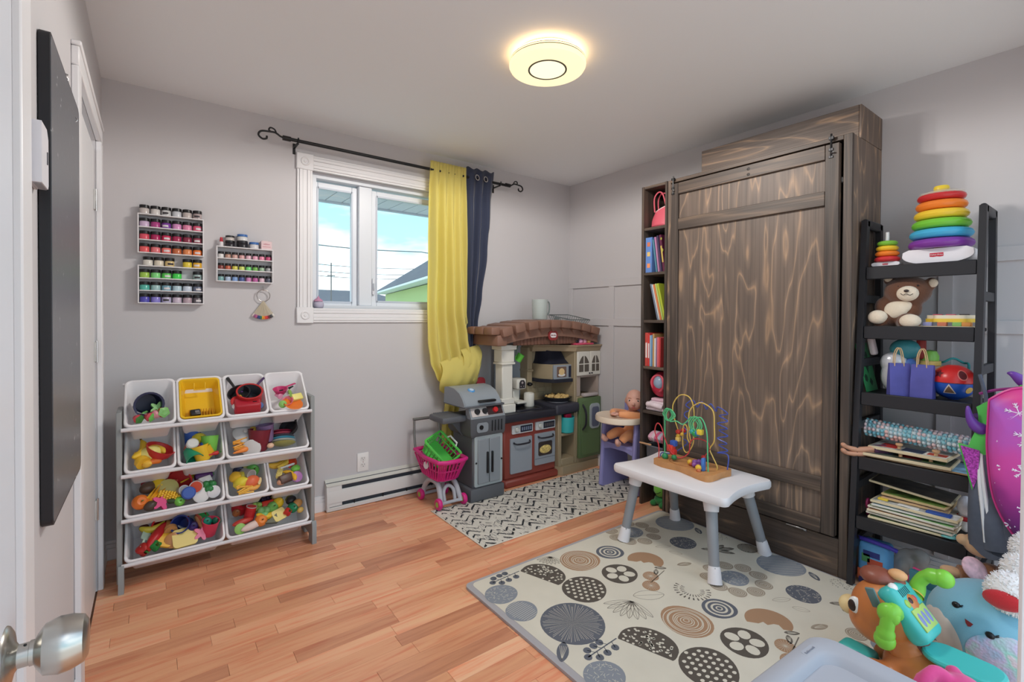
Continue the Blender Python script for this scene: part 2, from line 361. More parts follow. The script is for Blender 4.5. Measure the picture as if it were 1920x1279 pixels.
# ---- window
def build_window():
    b = B()
    b.box((OX0, .045, OZ0), (OX0+.035, .15, OZ1)); b.box((OX1-.035, .045, OZ0), (OX1, .15, OZ1)); b.box((OX0+.0355, .045, OZ0), (OX1-.0355, .15, OZ0+.03)); b.box((OX0+.0355, .045, OZ1-.03), (OX1-.0355, .15, OZ1))
    w = struct('window_1', b, M_VINYL)
    lp = mat((233, 234, 238), .45)
    b = B(); b.box((OX0-.0, 0, OZ0-.002), (OX1, .046, OZ0)); O('stool', B().box((OX0-.005, -.004, OZ0-.012), (OX1+.005, .05, OZ0), bev=.002), M_TRIM, w)
    # moulded casings
    def strip(nm, a0, a1, horiz, c):
        q = B()
        for o0, o1, t in ((-.042, -.030, .012), (-.030, -.012, .016), (-.012, .012, .013), (.012, .030, .016), (.030, .042, .012)):
            if horiz: q.box((a0, -t, c+o0), (a1, 0, c+o1), bev=.002)
            else: q.box((c+o0, -t, a0), (c+o1, 0, a1), bev=.002)
        O(nm, q, M_TRIM, w)
    xl, xr, zb, zt = .888, 1.872, 1.157, 2.036
    strip('casing', 1.157+.045, zt-.045, False, xl); strip('casing', 1.157+.045, zt-.045, False, xr)
    strip('casing', xl+.045, xr-.045, True, zb); strip('casing', xl+.045, xr-.045, True, zt)
    for x in (xl, xr):
        for z in (zb, zt):
            o = O('rosette', B().box((x-.046, -.02, z-.046), (x+.046, 0, z+.046), bev=.003), M_TRIM, w)
            O('rosette_ring', B().lathe([(0, .004), (.007, .005), (.009, .001), (.014, .001), (.018, .005), (.022, .005), (.026, 0)], 28, TR(x, -.02, z, PI/2, 0, 0)), M_TRIM, o)
    def sash(x0, x1, z0, z1, y0, y1, fw, nm):
        q = B()
        q.box((x0-fw, y0, z0-fw), (x0, y1, z1+fw), bev=.003); q.box((x1, y0, z0-fw), (x1+fw, y1, z1+fw), bev=.003)
        q.box((x0, y0, z0-fw), (x1, y1, z0), bev=.003); q.box((x0, y0, z1), (x1, y1, z1+fw), bev=.003)
        o = O(nm, q, M_VINYL, w)
        m, n, l, p = nodemat('window_glass'); n.remove(p)
        t = n.new('ShaderNodeBsdfTransparent'); t.inputs[0].default_value = (.96, .99, .98, 1); g = n.new('ShaderNodeBsdfGlossy'); g.inputs['Roughness'].default_value = 0
        mx = n.new('ShaderNodeMixShader'); mx.inputs[0].default_value = .008; l.new(t.outputs[0], mx.inputs[1]); l.new(g.outputs[0], mx.inputs[2]); l.new(mx.outputs[0], n['Material Output'].inputs[0])
        O('glass_pane', B().box((x0-.004, (y0+y1)/2-.003, z0-.004), (x1+.004, (y0+y1)/2+.003, z1+.004)), m, o, ang=0)
        O('glazing_bead', B().box((x0-.006, y0-.004, z0-.006), (x0+.004, y0, z1+.006)).box((x1-.004, y0-.004, z0-.006), (x1+.006, y0, z1+.006)).box((x0, y0-.004, z1-.004), (x1, y0, z1+.006)).box((x0, y0-.004, z0-.006), (x1, y0, z0+.004)), mat((200, 208, 220), .4), o)
    sash(.985, 1.19, 1.24, 1.925, .09, .13, .035, 'sash')
    sash(1.345, 1.765, 1.25, 1.922, .075, .115, .035, 'sash')
    O('mullion', B().box((1.225, .062, OZ0+.03), (1.31, .14, OZ1-.03), bev=.004), M_VINYL, w)
    h = O('crank_handle', B().rbox((1.312, .058, 1.29), (1.328, .072, 1.395), .005), M_VINYL, w)
    O('lever', B().rbox((1.315, .047, 1.32), (1.325, .060, 1.365), .004), mat((205, 212, 222), .3), h)
build_window()
# ---- outside
def outside():
    struct('ground', B().box((-20, .3, -.9), (45, 70, -.8)), mat((178, 178, 166), .9, var=.1, vs=2))
    e = T('roof_eave', 'white slatted roof eave just outside the top of the window', 'eave', (1.5, .16, 2.0))
    O('fascia', B().box((-.6, .70, 1.985), (4.6, .73, 2.16), bev=.004), mat((205, 212, 222), .5), e, wd=True)
    x = -.6
    while x < 4.6:
        O('soffit_panel', B().box((x+.003, .16, 2.0), (x+.117, .70, 2.012), bev=.002), mat((222, 226, 232), .6), e, wd=True); x += .12
    O('soffit_back', B().box((-.6, .16, 2.014), (4.6, .70, 2.02)), mat((150, 155, 160), .8), e, wd=True)
    def shingle():
        m, n, l, p = nodemat('shingles'); tc = n.new('ShaderNodeTexCoord'); br = n.new('ShaderNodeTexBrick'); l.new(tc.outputs['Object'], br.inputs['Vector'])
        br.inputs['Scale'].default_value = 3; br.inputs['Color1'].default_value = rgb((118, 116, 118)); br.inputs['Color2'].default_value = rgb((102, 100, 104)); br.inputs['Mortar'].default_value = rgb((84, 82, 86))
        l.new(br.outputs[0], p.inputs['Base Color']); p.inputs['Roughness'].default_value = .9; return m
    ms = shingle()
    def house(name, label, loc, rz, w, d, zw, zr, ov, wall, hip, group=None):
        t = T(name, label, 'house', loc, (0, 0, rz))
        O('wall', B().box((0, 0, -.85-loc[2]), (w, d, zw)), wall, t)
        O('eave_board', B().box((-ov, -ov, zw+.02), (w+ov, d+ov, zw+.08), bev=.01), mat((236, 240, 238), .6), t)
        r = B(); z0 = zw+.08
        r.add([(-ov, -ov, z0), (w+ov, -ov, z0), (w+ov, d+ov, z0), (-ov, d+ov, z0), (w/2 if w < d else hip, hip if w < d else d/2, zr), (w/2 if w < d else w-hip, d-hip if w < d else d/2, zr)],
              [(0, 1, 4), (1, 2, 5, 4), (2, 3, 5), (3, 0, 4, 5), (0, 3, 2, 1)] if w < d else [(0, 1, 5, 4), (1, 2, 5), (2, 3, 4, 5), (3, 0, 4), (0, 3, 2, 1)])
        O('roof', r, ms, t, ang=0)
        return t
    hs = house('neighbor_house', 'pale green house with grey shingled hip roof beyond the right window pane', (4.75, 4.6, 0), math.radians(-12.8), 7, 8.6, 1.93, 4.6, .35, mat((186, 206, 140), .8), 3.0)
    O('trim_band', B().box((-.02, 0, .9), (-.001, 8.6, 1.45)), mat((232, 242, 216), .8), hs)
    house('neighbor_house', 'distant house with low grey shingled roof beyond the left window pane', (2.5, 25, 0), 0, 12, 6, 1.6, 2.85, .4, mat((196, 190, 186), .8), 3)
    tag(O('utility_pole', B().cyl((7.75, 23, -.8), (7.75, 23, 4.0), .035, .03, 8).box((7.55, 22.98, 3.3), (7.95, 23.02, 3.35)), mat((120, 112, 108), .8)), 'thin utility pole standing far off in the left window pane', 'pole')
    for i, (za, zb, nm) in enumerate(((3.93, 3.72, 'topmost'), (3.28, 3.02, 'second'), (3.06, 2.78, 'third'), (2.92, 2.60, 'lowest'))):
        y = 15+i*.25
        pts = [(2+14*k/24, y, za+(zb-za)*k/24-.16*math.sin(PI*((k*2/24) % 1))) for k in range(25)]
        tag(O('power_line', B().tube(pts, .012 if i else .018, 5), mat((92, 92, 96), .7)), '%s dark power line crossing the sky outside the window' % nm, 'cable', 'power lines outside')
outside()
# ---- ceiling lamp
def lamp():
    cx, cy = 1.512, -1.398
    t = T('ceiling_lamp', 'round flush ceiling lamp with glowing warm disc and thin dark ring', 'lamp', (cx, cy, H))
    warm = (255, 238, 196)
    O('base', B().lathe([(0, 0), (.125, 0), (.13, -.006), (.13, -.024), (0, -.024)], 48), mat((236, 230, 220), .4), t)
    O('back_glow', B().lathe([(.131, -.012), (.140, -.012), (.140, -.020), (.131, -.020), (.131, -.012)], 48), mat((255, 214, 160), .5, emit=4.5), t)
    O('upper_diffuser', B().lathe([(0, -.024), (.150, -.024), (.156, -.029), (.156, -.037), (0, -.037)], 56), mat(warm, .4, emit=.84), t)
    O('seam', B().lathe([(.1575, -.0365), (.1578, -.0395)], 56).lathe([(.1564, -.0278), (.1566, -.0300)], 56), mat((84, 78, 66), .5), t)
    O('lower_diffuser', B().lathe([(0, -.039), (.157, -.039), (.160, -.042), (.160, -.050), (.155, -.0590), (.145, -.062), (0, -.064)], 56), mat((255, 236, 188), .4, emit=.82), t)
    O('trim_ring', B().lathe([(.074, -.0638), (.074, -.0652), (.081, -.0652), (.081, -.0632)], 48), mat((96, 92, 84), .35, .4), t)
    O('centre_cover', B().lathe([(0, -.0656), (.070, -.065), (.074, -.0638), (0, -.0630)], 40), mat((255, 248, 206), .4, emit=.86), t)
    n = 12
    for i in range(n):
        a = 2*PI*i/n; r = .115 if i % 2 else .145
        ld = bpy.data.lights.new('led', 'SPOT'); ld.energy = LAMP_W/n*4; ld.spot_size = PI; ld.spot_blend = .20; ld.shadow_soft_size = 0; ld.color = (1, .96, .91)
        lo = bpy.data.objects.new('led', ld); C.objects.link(lo); lo.parent = t; lo.location = (r*math.cos(a), r*math.sin(a), -.0675)
lamp()
# ---- curtain rod and curtains
def rod():
    y = -.09; z = 2.118
    t = T('curtain_rod', 'black metal curtain rod with scrolled ends above the window', 'curtain rod', (1.5, 0, z))
    O('pole', B().cyl((.775, y, z), (2.27, y, z-.003), .0095, seg=12), M_BLACK, t, wd=True)
    for s, x in ((-1, .775), (1, 2.27)):
        O('collar', B().cyl((x-.02, y, z), (x+.02, y, z), .0135, seg=12), M_BLACK, t, wd=True)
        o = O('finial_neck', B().tube(bez([(x, y, z), (x+s*.03, y, z+.004), (x+s*.055, y, z+.018), (x+s*.085, y, z+.018), (x+s*.125, y, z+.012), (x+s*.138, y, z-.01), (x+s*.12, y, z-.027), (x+s*.10, y, z-.022), (x+s*.098, y, z-.008)], 36), .0052, 8), M_BLACK, t, wd=True)
        O('finial_scroll', B().tube(bez([(x+s*.05, y, z+.012), (x+s*.06, y, z+.034), (x+s*.08, y, z+.04), (x+s*.088, y, z+.027), (x+s*.078, y, z+.02)], 24), .0042, 8), M_BLACK, t, wd=True)
    for x in (.832, 2.2):
        O('bracket', B().box((x-.007, -.004, z-.05), (x+.007, 0, z+.01), bev=.001).box((x-.006, -.09, z-.018), (x+.006, 0, z-.011), bev=.001).tube([(x, y-.011, z+.012), (x, y-.014, z), (x, y-.011, z-.012), (x, y+.011, z-.014)], .004, 6), M_BLACK, t, wd=True)
rod()
def cloth_mat(name, col, transl, tr, weave=420):
    m, n, l, p = nodemat(name); p.inputs['Base Color'].default_value = rgb(col); p.inputs['Roughness'].default_value = .8; p.inputs['Sheen Weight'].default_value = .3
    tl = n.new('ShaderNodeBsdfTranslucent'); tl.inputs[0].default_value = rgb(col); ts = n.new('ShaderNodeBsdfTransparent')
    tc = n.new('ShaderNodeTexCoord'); wv = n.new('ShaderNodeTexNoise'); wv.inputs['Scale'].default_value = weave; l.new(tc.outputs['Object'], wv.inputs['Vector'])
    bp = n.new('ShaderNodeBump'); bp.inputs['Strength'].default_value = .12; bp.inputs['Distance'].default_value = .002; l.new(wv.outputs[0], bp.inputs['Height']); l.new(bp.outputs[0], p.inputs['Normal'])
    a = n.new('ShaderNodeMixShader'); a.inputs[0].default_value = transl; l.new(p.outputs[0], a.inputs[1]); l.new(tl.outputs[0], a.inputs[2])
    c = n.new('ShaderNodeMixShader'); c.inputs[0].default_value = tr; l.new(a.outputs[0], c.inputs[1]); l.new(ts.outputs[0], c.inputs[2])
    l.new(c.outputs[0], n['Material Output'].inputs[0]); return m
def interp(tab, z):
    for (z0, *a), (z1, *c) in zip(tab, tab[1:]):
        if z1 <= z <= z0:
            t = (z0-z)/(z0-z1); t = t*t*(3-2*t); return [p+(q-p)*t for p, q in zip(a, c)]
    return list(tab[-1][1:])
def curtains():
    my = cloth_mat('yellow_sheer', (248, 236, 146), .45, .12); mn = cloth_mat('navy_cloth', (46, 54, 78), .04, 0)
    t = T('sheer_curtain', 'sheer yellow curtain bunched up into a swag at the bottom', 'curtain', (1.77, -.09, 2.118))
    tab = [(2.17, 1.635, 1.905), (1.9, 1.635, 1.91), (1.55, 1.635, 1.915), (1.2, 1.622, 1.925), (1.0, 1.620, 1.955), (.86, 1.635, 1.985), (.76, 1.675, 2.0), (.69, 1.73, 2.0)]
    def f(u, v):
        z = 2.17-1.48*v; a, c = interp(tab, z)
        x = a+(c-a)*u
        amp = .012+.014*min(1, v*3)
        y = -.095+amp*math.sin(u*PI*9+.6*math.sin(v*5))+.008*math.sin(u*23+v*4)-.05*max(0, v-.7)*math.sin(PI*u)
        if v < .10: k = v/.10; y = y*k+(1-k)*(-.106+.004*math.sin(u*PI*24))
        zz = z-.05*max(0, (v-.78)/.22)*math.sin(PI*min(1, u*1.1))+.03*max(0, (v-.75)/.25)*u
        return (x, y, zz)
    O('drape', B().grid(f, 72, 60, .0012), my, t, wd=True, ang=180)
    def sw(u, v):   # swag fold turned up over itself
        a = PI*v*1.15; x = 1.70+.30*u; dip = .075*math.sin(PI*min(1, max(0, u*.95)))**1
        r = .045+.02*math.sin(u*PI)
        return (x+.010*math.sin(v*7), -.115-r*math.sin(a)*.8+.006*math.sin(u*20+v*5)*v, .84-.16*v+.05*u-dip*v+r*math.cos(a)*.35)
    O('swag', B().grid(sw, 48, 18, .0012), my, t, wd=True, ang=180)
    def sw2(u, v):
        a = PI*v; x = 1.86+.145*u
        return (x+.008*math.sin(v*7), -.112-.045*math.sin(a)+.005*math.sin(u*18)*v, .93-.20*v-.05*v*math.sin(PI*u)+.03*u)
    O('swag', B().grid(sw2, 30, 14, .0012), my, t, wd=True, ang=180)
    def tail(u, v):
        z = .76-.66*v; return (1.765+.105*u+.012*math.sin(v*8)-.012*v, -.075+.012*math.sin(u*PI*5+v*3), z)
    O('tail', B().grid(tail, 24, 24, .0012), my, t, wd=True, ang=180)
    t = T('blackout_curtain', 'dark navy curtain hanging beside the yellow sheer', 'curtain', (2.03, -.09, 2.118))
    tab2 = [(2.178, 1.905, 2.138), (1.9, 1.91, 2.133), (1.6, 1.915, 2.113), (1.3, 1.92, 2.065), (1.1, 1.925, 2.025), (.98, 1.93, 2.004), (.8, 1.95, 2.015), (.55, 1.965, 2.035), (.22, 1.95, 2.04)]
    def g(u, v):
        z = 2.178-1.95*v; a, c = interp(tab2, z)
        y = -.085+.017*math.sin(u*PI*6.5+v*1.2)+.004*math.sin(u*31+v*9)+(.006*u if v > .2 else 0)
        if v < .10: k = v/.10; y = y*k+(1-k)*(-.107+.005*math.sin(u*PI*6.5))
        return (a+(c-a)*u, y, z+.008*math.sin(u*PI*6.5)*(1 if v < .02 else 0))
    O('drape', B().grid(g, 56, 50, .0016), mn, t, wd=True, ang=180)
    for x in (1.99, 2.06): O('grommet', B().lathe([(.014, -.002), (.021, -.002), (.021, .002), (.014, .002), (.014, -.002)], 20, TR(x, -.114, 2.118, 1.5, 0, .2)), M_CHROME, t, wd=True)
curtains()
# ---- electric heater and outlet
def heater():
    t = T('baseboard_heater', 'white electric baseboard heater along the wall under the window', 'heater', (1.45, 0, 0))
    m = mat((226, 226, 224), .4); dk = mat((70, 74, 82), .6); X0, X1 = 1.0, 1.98
    def ext(prof, x0, x1): return B().prism([(y, z) for y, z in prof], x0, x1, Matrix(((0, 0, 1, 0), (1, 0, 0, 0), (0, 1, 0, 0), (0, 0, 0, 1))))
    O('body', ext([(0, .012), (-.028, .012), (-.028, .165), (0, .17)], X0+.002, X1), dk, t, wd=True)
    O('end_cap', ext([(0, .008), (-.05, .004), (-.055, .03), (-.052, .09), (-.043, .15), (0, .178)], X0, X0+.012), m, t, wd=True)
    O('end_panel', ext([(-.02, .03), (-.05, .03), (-.047, .12), (-.043, .148), (-.02, .15)], X0+.012, X0+.088), m, t, wd=True)
    O('top_cover', ext([(0, .180), (-.046, .152), (-.046, .147), (-.003, .168), (0, .17)], X0, X1), mat((216, 214, 206), .45), t, wd=True)
    O('front_panel', ext([(-.040, .052), (-.053, .050), (-.053, .085), (-.047, .118), (-.038, .122)], X0+.012, X1), m, t, wd=True)
    O('bottom_rail', ext([(0, .006), (-.052, .004), (-.054, .022), (-.045, .026), (0, .012)], X0+.012, X1), m, t, wd=True)
    for x in (1.16, 1.34, 1.5, 1.68, 1.86):
        O('clip', B().box((x, -.049, .024), (x+.006, -.044, .052), bev=.0008), M_BLACK, t, wd=True)
heater()
def outlet():
    t = T('wall_outlet', 'white duplex wall outlet above the baseboard heater', 'outlet', (1.23, 0, .25))
    O('cover_plate', B().rbox((-.036, -.006, -.057), (.036, 0, .057), .003, 2), mat((240, 238, 236), .35), t)
    for s in (-1, 1):
        o = O('receptacle', B().prism(rrect(.03, .028, .008), 0, .0085, TR(0, 0, s*.0195, PI/2, 0, 0)), mat((232, 230, 228), .35), t)
        O('slot', B().box((-.008, -.0092, s*.0195+.001), (-.006, -.0084, s*.0195+.010)).box((.006, -.0092, s*.0195+.002), (.008, -.0084, s*.0195+.009)).cyl((0, -.0092, s*.0195-.006), (0, -.0084, s*.0195-.006), .0024, seg=8), mat((40, 38, 38), .5), o)
    O('screw', B().cyl((0, -.0075, 0), (0, -.006, 0), .003, seg=10), M_CHROME, t)
outlet()
# ---- things on the left wall
def left_wall_things():
    t = T('thermostat', 'white wall thermostat beside the black chalkboard', 'thermostat', (0, -1.657, 1.452))
    O('back_plate', B().box((0, -.038, -.06), (.006, .038, .06), bev=.002), mat((200, 200, 206), .5), t)
    O('housing', B().prism([(-.037, -.058), (.03, -.058), (.037, -.05), (.037, .04), (.02, .056), (-.037, .056)], .006, .021, Matrix(((0, 0, 1, 0), (1, 0, 0, 0), (0, 1, 0, 0), (0, 0, 0, 1)))), mat((226, 224, 230), .4), t)
    O('slider', B().box((.021, .018, -.012), (.0225, .022, .012)), mat((90, 90, 96), .5), t)
    O('vent', B().box((.008, -.030, -.0595), (.019, .030, -.058)), mat((150, 150, 156), .5), t)
    mb, n, l, p = nodemat('scuffed_black'); tc = n.new('ShaderNodeTexCoord'); nz = n.new('ShaderNodeTexNoise'); nz.inputs['Scale'].default_value = 26; nz.inputs['Detail'].default_value = 4; l.new(tc.outputs['Object'], nz.inputs['Vector'])
    r = ramp(n, ((.70, (26, 26, 32)), (.72, (214, 212, 208)))); l.new(nz.outputs[0], r.inputs[0]); l.new(r.outputs[0], p.inputs['Base Color']); p.inputs['Roughness'].default_value = .45
    ms, n, l, p = nodemat('chalk_surface'); tc = n.new('ShaderNodeTexCoord'); nz = n.new('ShaderNodeTexNoise'); nz.inputs['Scale'].default_value = 34; nz.inputs['Detail'].default_value = 5; l.new(tc.outputs['Object'], nz.inputs['Vector'])
    r = ramp(n, ((.60, (100, 102, 108)), (.715, (112, 114, 120)), (.73, (206, 206, 206)))); l.new(nz.outputs[0], r.inputs[0]); l.new(r.outputs[0], p.inputs['Base Color']); p.inputs['Roughness'].default_value = .34
    t = T('chalkboard', 'tall black chalkboard with scuffed edges hung by a chain', 'chalkboard', (0, -1.34, 1.22))
    yz = Matrix(((0, 0, 1, 0), (1, 0, 0, 0), (0, 1, 0, 0), (0, 0, 0, 1)))
    poly = rrect(.49, 1.015, .018)
    O('edge_frame', B().prism(poly, .002, .0195, yz), mb, t)
    O('writing_surface', B().prism(rrect(.478, 1.003, .014), .0195, .0205, yz), ms, t)
    ch = B()
    for k in range(7):
        ch.lathe([(.0035+.0012*math.cos(a), .0012*math.sin(a)) for a in [2*PI*i/6 for i in range(7)]], 10, TR(.012, .06+.013*k, .535-.011*k+.006*math.sin(k), PI/2*(k % 2), 0, .7))
    O('chain', ch, M_CHROME, t)
    O('eye_hook', B().tube([(.02+.004*math.cos(a), .155, .455+.006*math.sin(a)) for a in [2*PI*i/12 for i in range(12)]], .0016, 6, True).cyl((.018, .155, .461), (.012, .14, .478), .0014, seg=6), M_CHROME, t)
left_wall_things()
# ================================================================== big furniture
WD, WM, WL = (92, 80, 73), (126, 107, 93), (184, 150, 118)
M_PLYV = wood_mat('stained_plywood_upright', WD, WM, WL, (1, 1, .17), 5.0, .15)
M_PLYH = wood_mat('stained_plywood_flat', WD, WM, WL, (1, .17, 1.2), 4.2, .15)
M_STILE = wood_mat('stained_pine_upright', (58, 50, 46), (84, 72, 64), (104, 88, 76), (1, 1.6, .1), 4, .3)
M_RAIL = wood_mat('stained_pine_flat', (68, 58, 52), (102, 86, 74), (130, 108, 90), (1, .1, 1.6), 4, .3)
M_KICK = wood_mat('stained_pine_kick', (70, 60, 55), (98, 82, 70), (150, 120, 94), (1, .22, 1.5), 4, .2)
def bolt(t, y, z, nm='barrel_bolt'):
    o = O(nm, B().box((2.596, y-.012, z-.075), (2.600, y+.012, z+.0), bev=.001), mat((150, 150, 150), .3, .9), t, wd=True)
    O('rod', B().cyl((2.592, y, z-.06), (2.592, y, z+.045), .0045, seg=8), M_BLACK, o, wd=True)
    O('guide', B().box((2.588, y-.009, z-.03), (2.5975, y+.009, z-.018), bev=.001).box((2.588, y-.009, z-.062), (2.5975, y+.009, z-.052), bev=.001).box((2.588, y-.010, z+.02), (2.5995, y+.010, z+.034), bev=.001), mat((60, 60, 62), .35, .8), o, wd=True)
    O('lever', B().cyl((2.592, y, z-.04), (2.578, y-.012, z-.04), .0035, seg=8), M_CHROME, o, wd=True)
def wardrobe():
    F = 2.61
    t = T('fold_down_bed_cabinet', 'tall dark stained plywood cabinet with one framed door against the right wall', 'cabinet', (2.79, -1.68, 0))
    def p(nm, a, c, m, bev=.002, par=t): return O(nm, B().box(a, c, bev=bev), m, par, wd=True)
    p('side_panel', (F+.002, -2.145, 0), (W-.002, -2.122, 1.957), M_PLYV)
    p('side_panel', (F+.002, -1.235, 0), (W-.002, -1.214, 1.957), M_PLYV)
    p('face_frame', (F-.006, -2.147, 0), (F+.014, -2.112, 1.957), M_STILE)
    p('top_panel', (F-.004, -2.112, 1.937), (W-.002, -1.235, 1.957), M_RAIL)
    p('kick_board', (F-.002, -2.112, 0), (F+.02, -1.235, .176), M_KICK)
    p('back_panel', (W-.02, -2.12, .0), (W-.004, -1.236, 1.937), M_BLACK, 0)
    h = p('header_box', (2.702, -2.137, 1.957), (W-.002, -1.372, 2.106), M_PLYH)
    p('end_board', (2.704, -2.146, 1.957), (W-.004, -2.137, 2.106), M_PLYV, .001, h)
    D0, D1, Z0, Z1 = -1.246, -2.100, .186, 1.926
    d = p('door', (F-.004, D1, Z0), (F+.012, D0, Z1), M_PLYV)
    a, c = F-.018, F-.004
    p('stile', (a, D0-.05, Z0), (c, D0, Z1), M_STILE, .002, d); p('stile', (a, D1, Z0), (c, D1+.055, Z1), M_STILE, .002, d)
    for z0, z1 in ((1.862, 1.926), (1.658, 1.722), (.372, .438), (.186, .250)):
        p('rail', (a-.001, D1+.0555, z0), (c, D0-.0505, z1), M_RAIL, .002, d)
    for y, z in ((-1.7, 1.905), (-1.7, 1.878)):
        O('knot', B().sph((a-.001, y, z), (.0015, .009, .007), 10, 6), mat((40, 32, 28), .5), d, wd=True)
    bolt(d, -1.262, 1.925); bolt(d, -2.068, 1.925)
    O('hasp', B().box((F-.022, -1.99, .176), (F-.018, -1.90, .182), bev=.001).cyl((F-.022, -1.99, .178), (F-.022, -1.98, .178), .005, seg=8), mat((170, 170, 170), .3, .9), t, wd=True)
    # narrow open cubby tower beside it
    t = T('cubby_tower', 'narrow dark wooden tower of open cubbies left of the bed cabinet', 'shelf', (2.79, -1.12, 0))
    def q(nm, a, c, m, bev=.0015): return O(nm, B().box(a, c, bev=bev), m, t, wd=True)
    q('side_panel', (F-.004, -1.047, 0), (W-.002, -1.030, 1.957), M_STILE)
    q('side_panel', (F-.004, -1.2135, .0), (W-.002, -1.198, 1.957), M_STILE)
    q('back_panel', (W-.016, -1.198, 0), (W-.003, -1.047, 1.957), mat((58, 50, 50), .7, var=.15, vs=12))
    for z in (1.957, 1.703, 1.430, 1.140, .856, .585): q('shelf', (F, -1.198, z-.017), (W-.016, -1.047, z), M_RAIL)
    for y in (-1.051, -1.194): q('basket_runner', (F+.02, y-.004, .355), (W-.05, y+.004, .370), M_STILE)
    tag(O('loose_board', B().box((2.66, -1.32, 1.9575), (2.80, -1.06, 1.965), bev=.001), mat((214, 186, 150), .6, var=.06, vs=9)), 'thin pale plywood board lying on top of the cubby tower', 'board')
wardrobe()
def ladder_shelf():
    t = T('ladder_bookshelf', 'black tiered ladder bookshelf with toys between the cabinet and the right edge', 'bookshelf', (2.77, -2.35, 0))
    m = mat((40, 40, 44), .42, bump=.05, bs=60); m2 = mat((30, 30, 34), .5)
    yl, yr = -2.166, -2.543
    xf = lambda z: 2.572+.076*z
    for y in (yl, yr):
        yz = (y-.011, y+.011)
        def slanted(nm, x0, x1, x0t, x1t, z1):
            vs = [(x, yy, z) for yy in yz for x, z in ((x0, .0125 if x0 < 2.8 else 0), (x1, .0125 if x0 < 2.8 else 0), (x1t, z1), (x0t, z1))]
            return O(nm, B().add(vs, [(0, 1, 2, 3), (4, 5, 6, 7), (0, 1, 5, 4), (1, 2, 6, 5), (2, 3, 7, 6), (3, 0, 4, 7)]), m, t, wd=True, ang=30)
        slanted('post', xf(0), xf(0)+.034, xf(1.585), xf(1.585)+.034, 1.585)
        slanted('post', 2.925, 2.957, 2.925-.06, 2.957-.06, 1.585)
        for z in (.18, .43, .69, .96, 1.24): O('rung', B().box((xf(z)+.034, y-.009, z-.018), (2.925-.038*z, y+.009, z+.018), bev=.002), m, t, wd=True)
        O('top_rail', B().rbox((xf(1.585), y-.011, 1.55), (2.897, y+.011, 1.592), .01, 3), m, t, wd=True)
    for z in (1.375, 1.118, .832, .556, .305):
        x0 = xf(z)+.002
        o = O('shelf', B().box((x0+.014, yr+.012, z-.014), (2.92-.038*z, yl-.012, z), bev=.002), m2, t, wd=True)
        O('shelf_lip', B().box((x0, yr+.012, z-.052), (x0+.014, yl-.012, z+.004), bev=.003), m, o, wd=True)
ladder_shelf()
# ------------------------------------------------------------------ rugs
def zig_mat():
    m, n, l, p = nodemat('zigzag_weave'); tc = n.new('ShaderNodeTexCoord'); s = n.new('ShaderNodeSeparateXYZ'); l.new(tc.outputs['Object'], s.inputs[0])
    X, Y = s.outputs[0], s.outputs[1]
    # rows run along x ; triangle wave displaces y
    tri = math_n(n, l, 'PINGPONG', X, .055)
    yy = math_n(n, l, 'ADD', Y, math_n(n, l, 'MULTIPLY', tri, 1.05))
    fr = math_n(n, l, 'FRACT', math_n(n, l, 'MULTIPLY', yy, 1/.058))
    def nz(sc, scale, det=3):
        mp = n.new('ShaderNodeMapping'); mp.inputs['Scale'].default_value = sc; l.new(tc.outputs['Object'], mp.inputs[0])
        q = n.new('ShaderNodeTexNoise'); q.inputs['Scale'].default_value = scale; q.inputs['Detail'].default_value = det; l.new(mp.outputs[0], q.inputs['Vector']); return q.outputs[0]
    a = nz((1, .5, 1), 34, 2); c = nz((1, 1, 1), 9); e = nz((1, .10, 1), 210, 2)
    band = math_n(n, l, 'LESS_THAN', fr, math_n(n, l, 'MULTIPLY', math_n(n, l, 'SUBTRACT', c, .22), .85))
    patch = math_n(n, l, 'GREATER_THAN', a, .45)
    dk = math_n(n, l, 'MULTIPLY', band, patch)
    thin = math_n(n, l, 'MULTIPLY', math_n(n, l, 'GREATER_THAN', e, .585), math_n(n, l, 'GREATER_THAN', math_n(n, l, 'FRACT', math_n(n, l, 'MULTIPLY', yy, 1/.116)), .42))
    r = ramp(n, ((.3, (206, 200, 188)), (.7, (226, 221, 210)))); l.new(e, r.inputs[0])
    m1 = n.new('ShaderNodeMixRGB'); l.new(thin, m1.inputs[0]); l.new(r.outputs[0], m1.inputs[1]); m1.inputs[2].default_value = rgb((134, 132, 130))
    m2 = n.new('ShaderNodeMixRGB'); l.new(dk, m2.inputs[0]); l.new(m1.outputs[0], m2.inputs[1]); m2.inputs[2].default_value = rgb((40, 42, 46))
    l.new(m2.outputs[0], p.inputs['Base Color']); p.inputs['Roughness'].default_value = .95
    return m
t = T('zigzag_rug', 'cream rug with dark broken zigzag stripes in front of the toy kitchen', 'rug', (2.2, -.67, 0))
O('weave', B().box((1.507, -.952, .0005), (2.90, -.388, .006), bev=.002), zig_mat(), t, wd=True)
O('binding', B().box((1.500, -.958, .0005), (1.508, -.382, .0065), bev=.002).box((1.5, -.958, .0005), (2.905, -.951, .0065), bev=.002), mat((222, 215, 200), .9), t, wd=True)
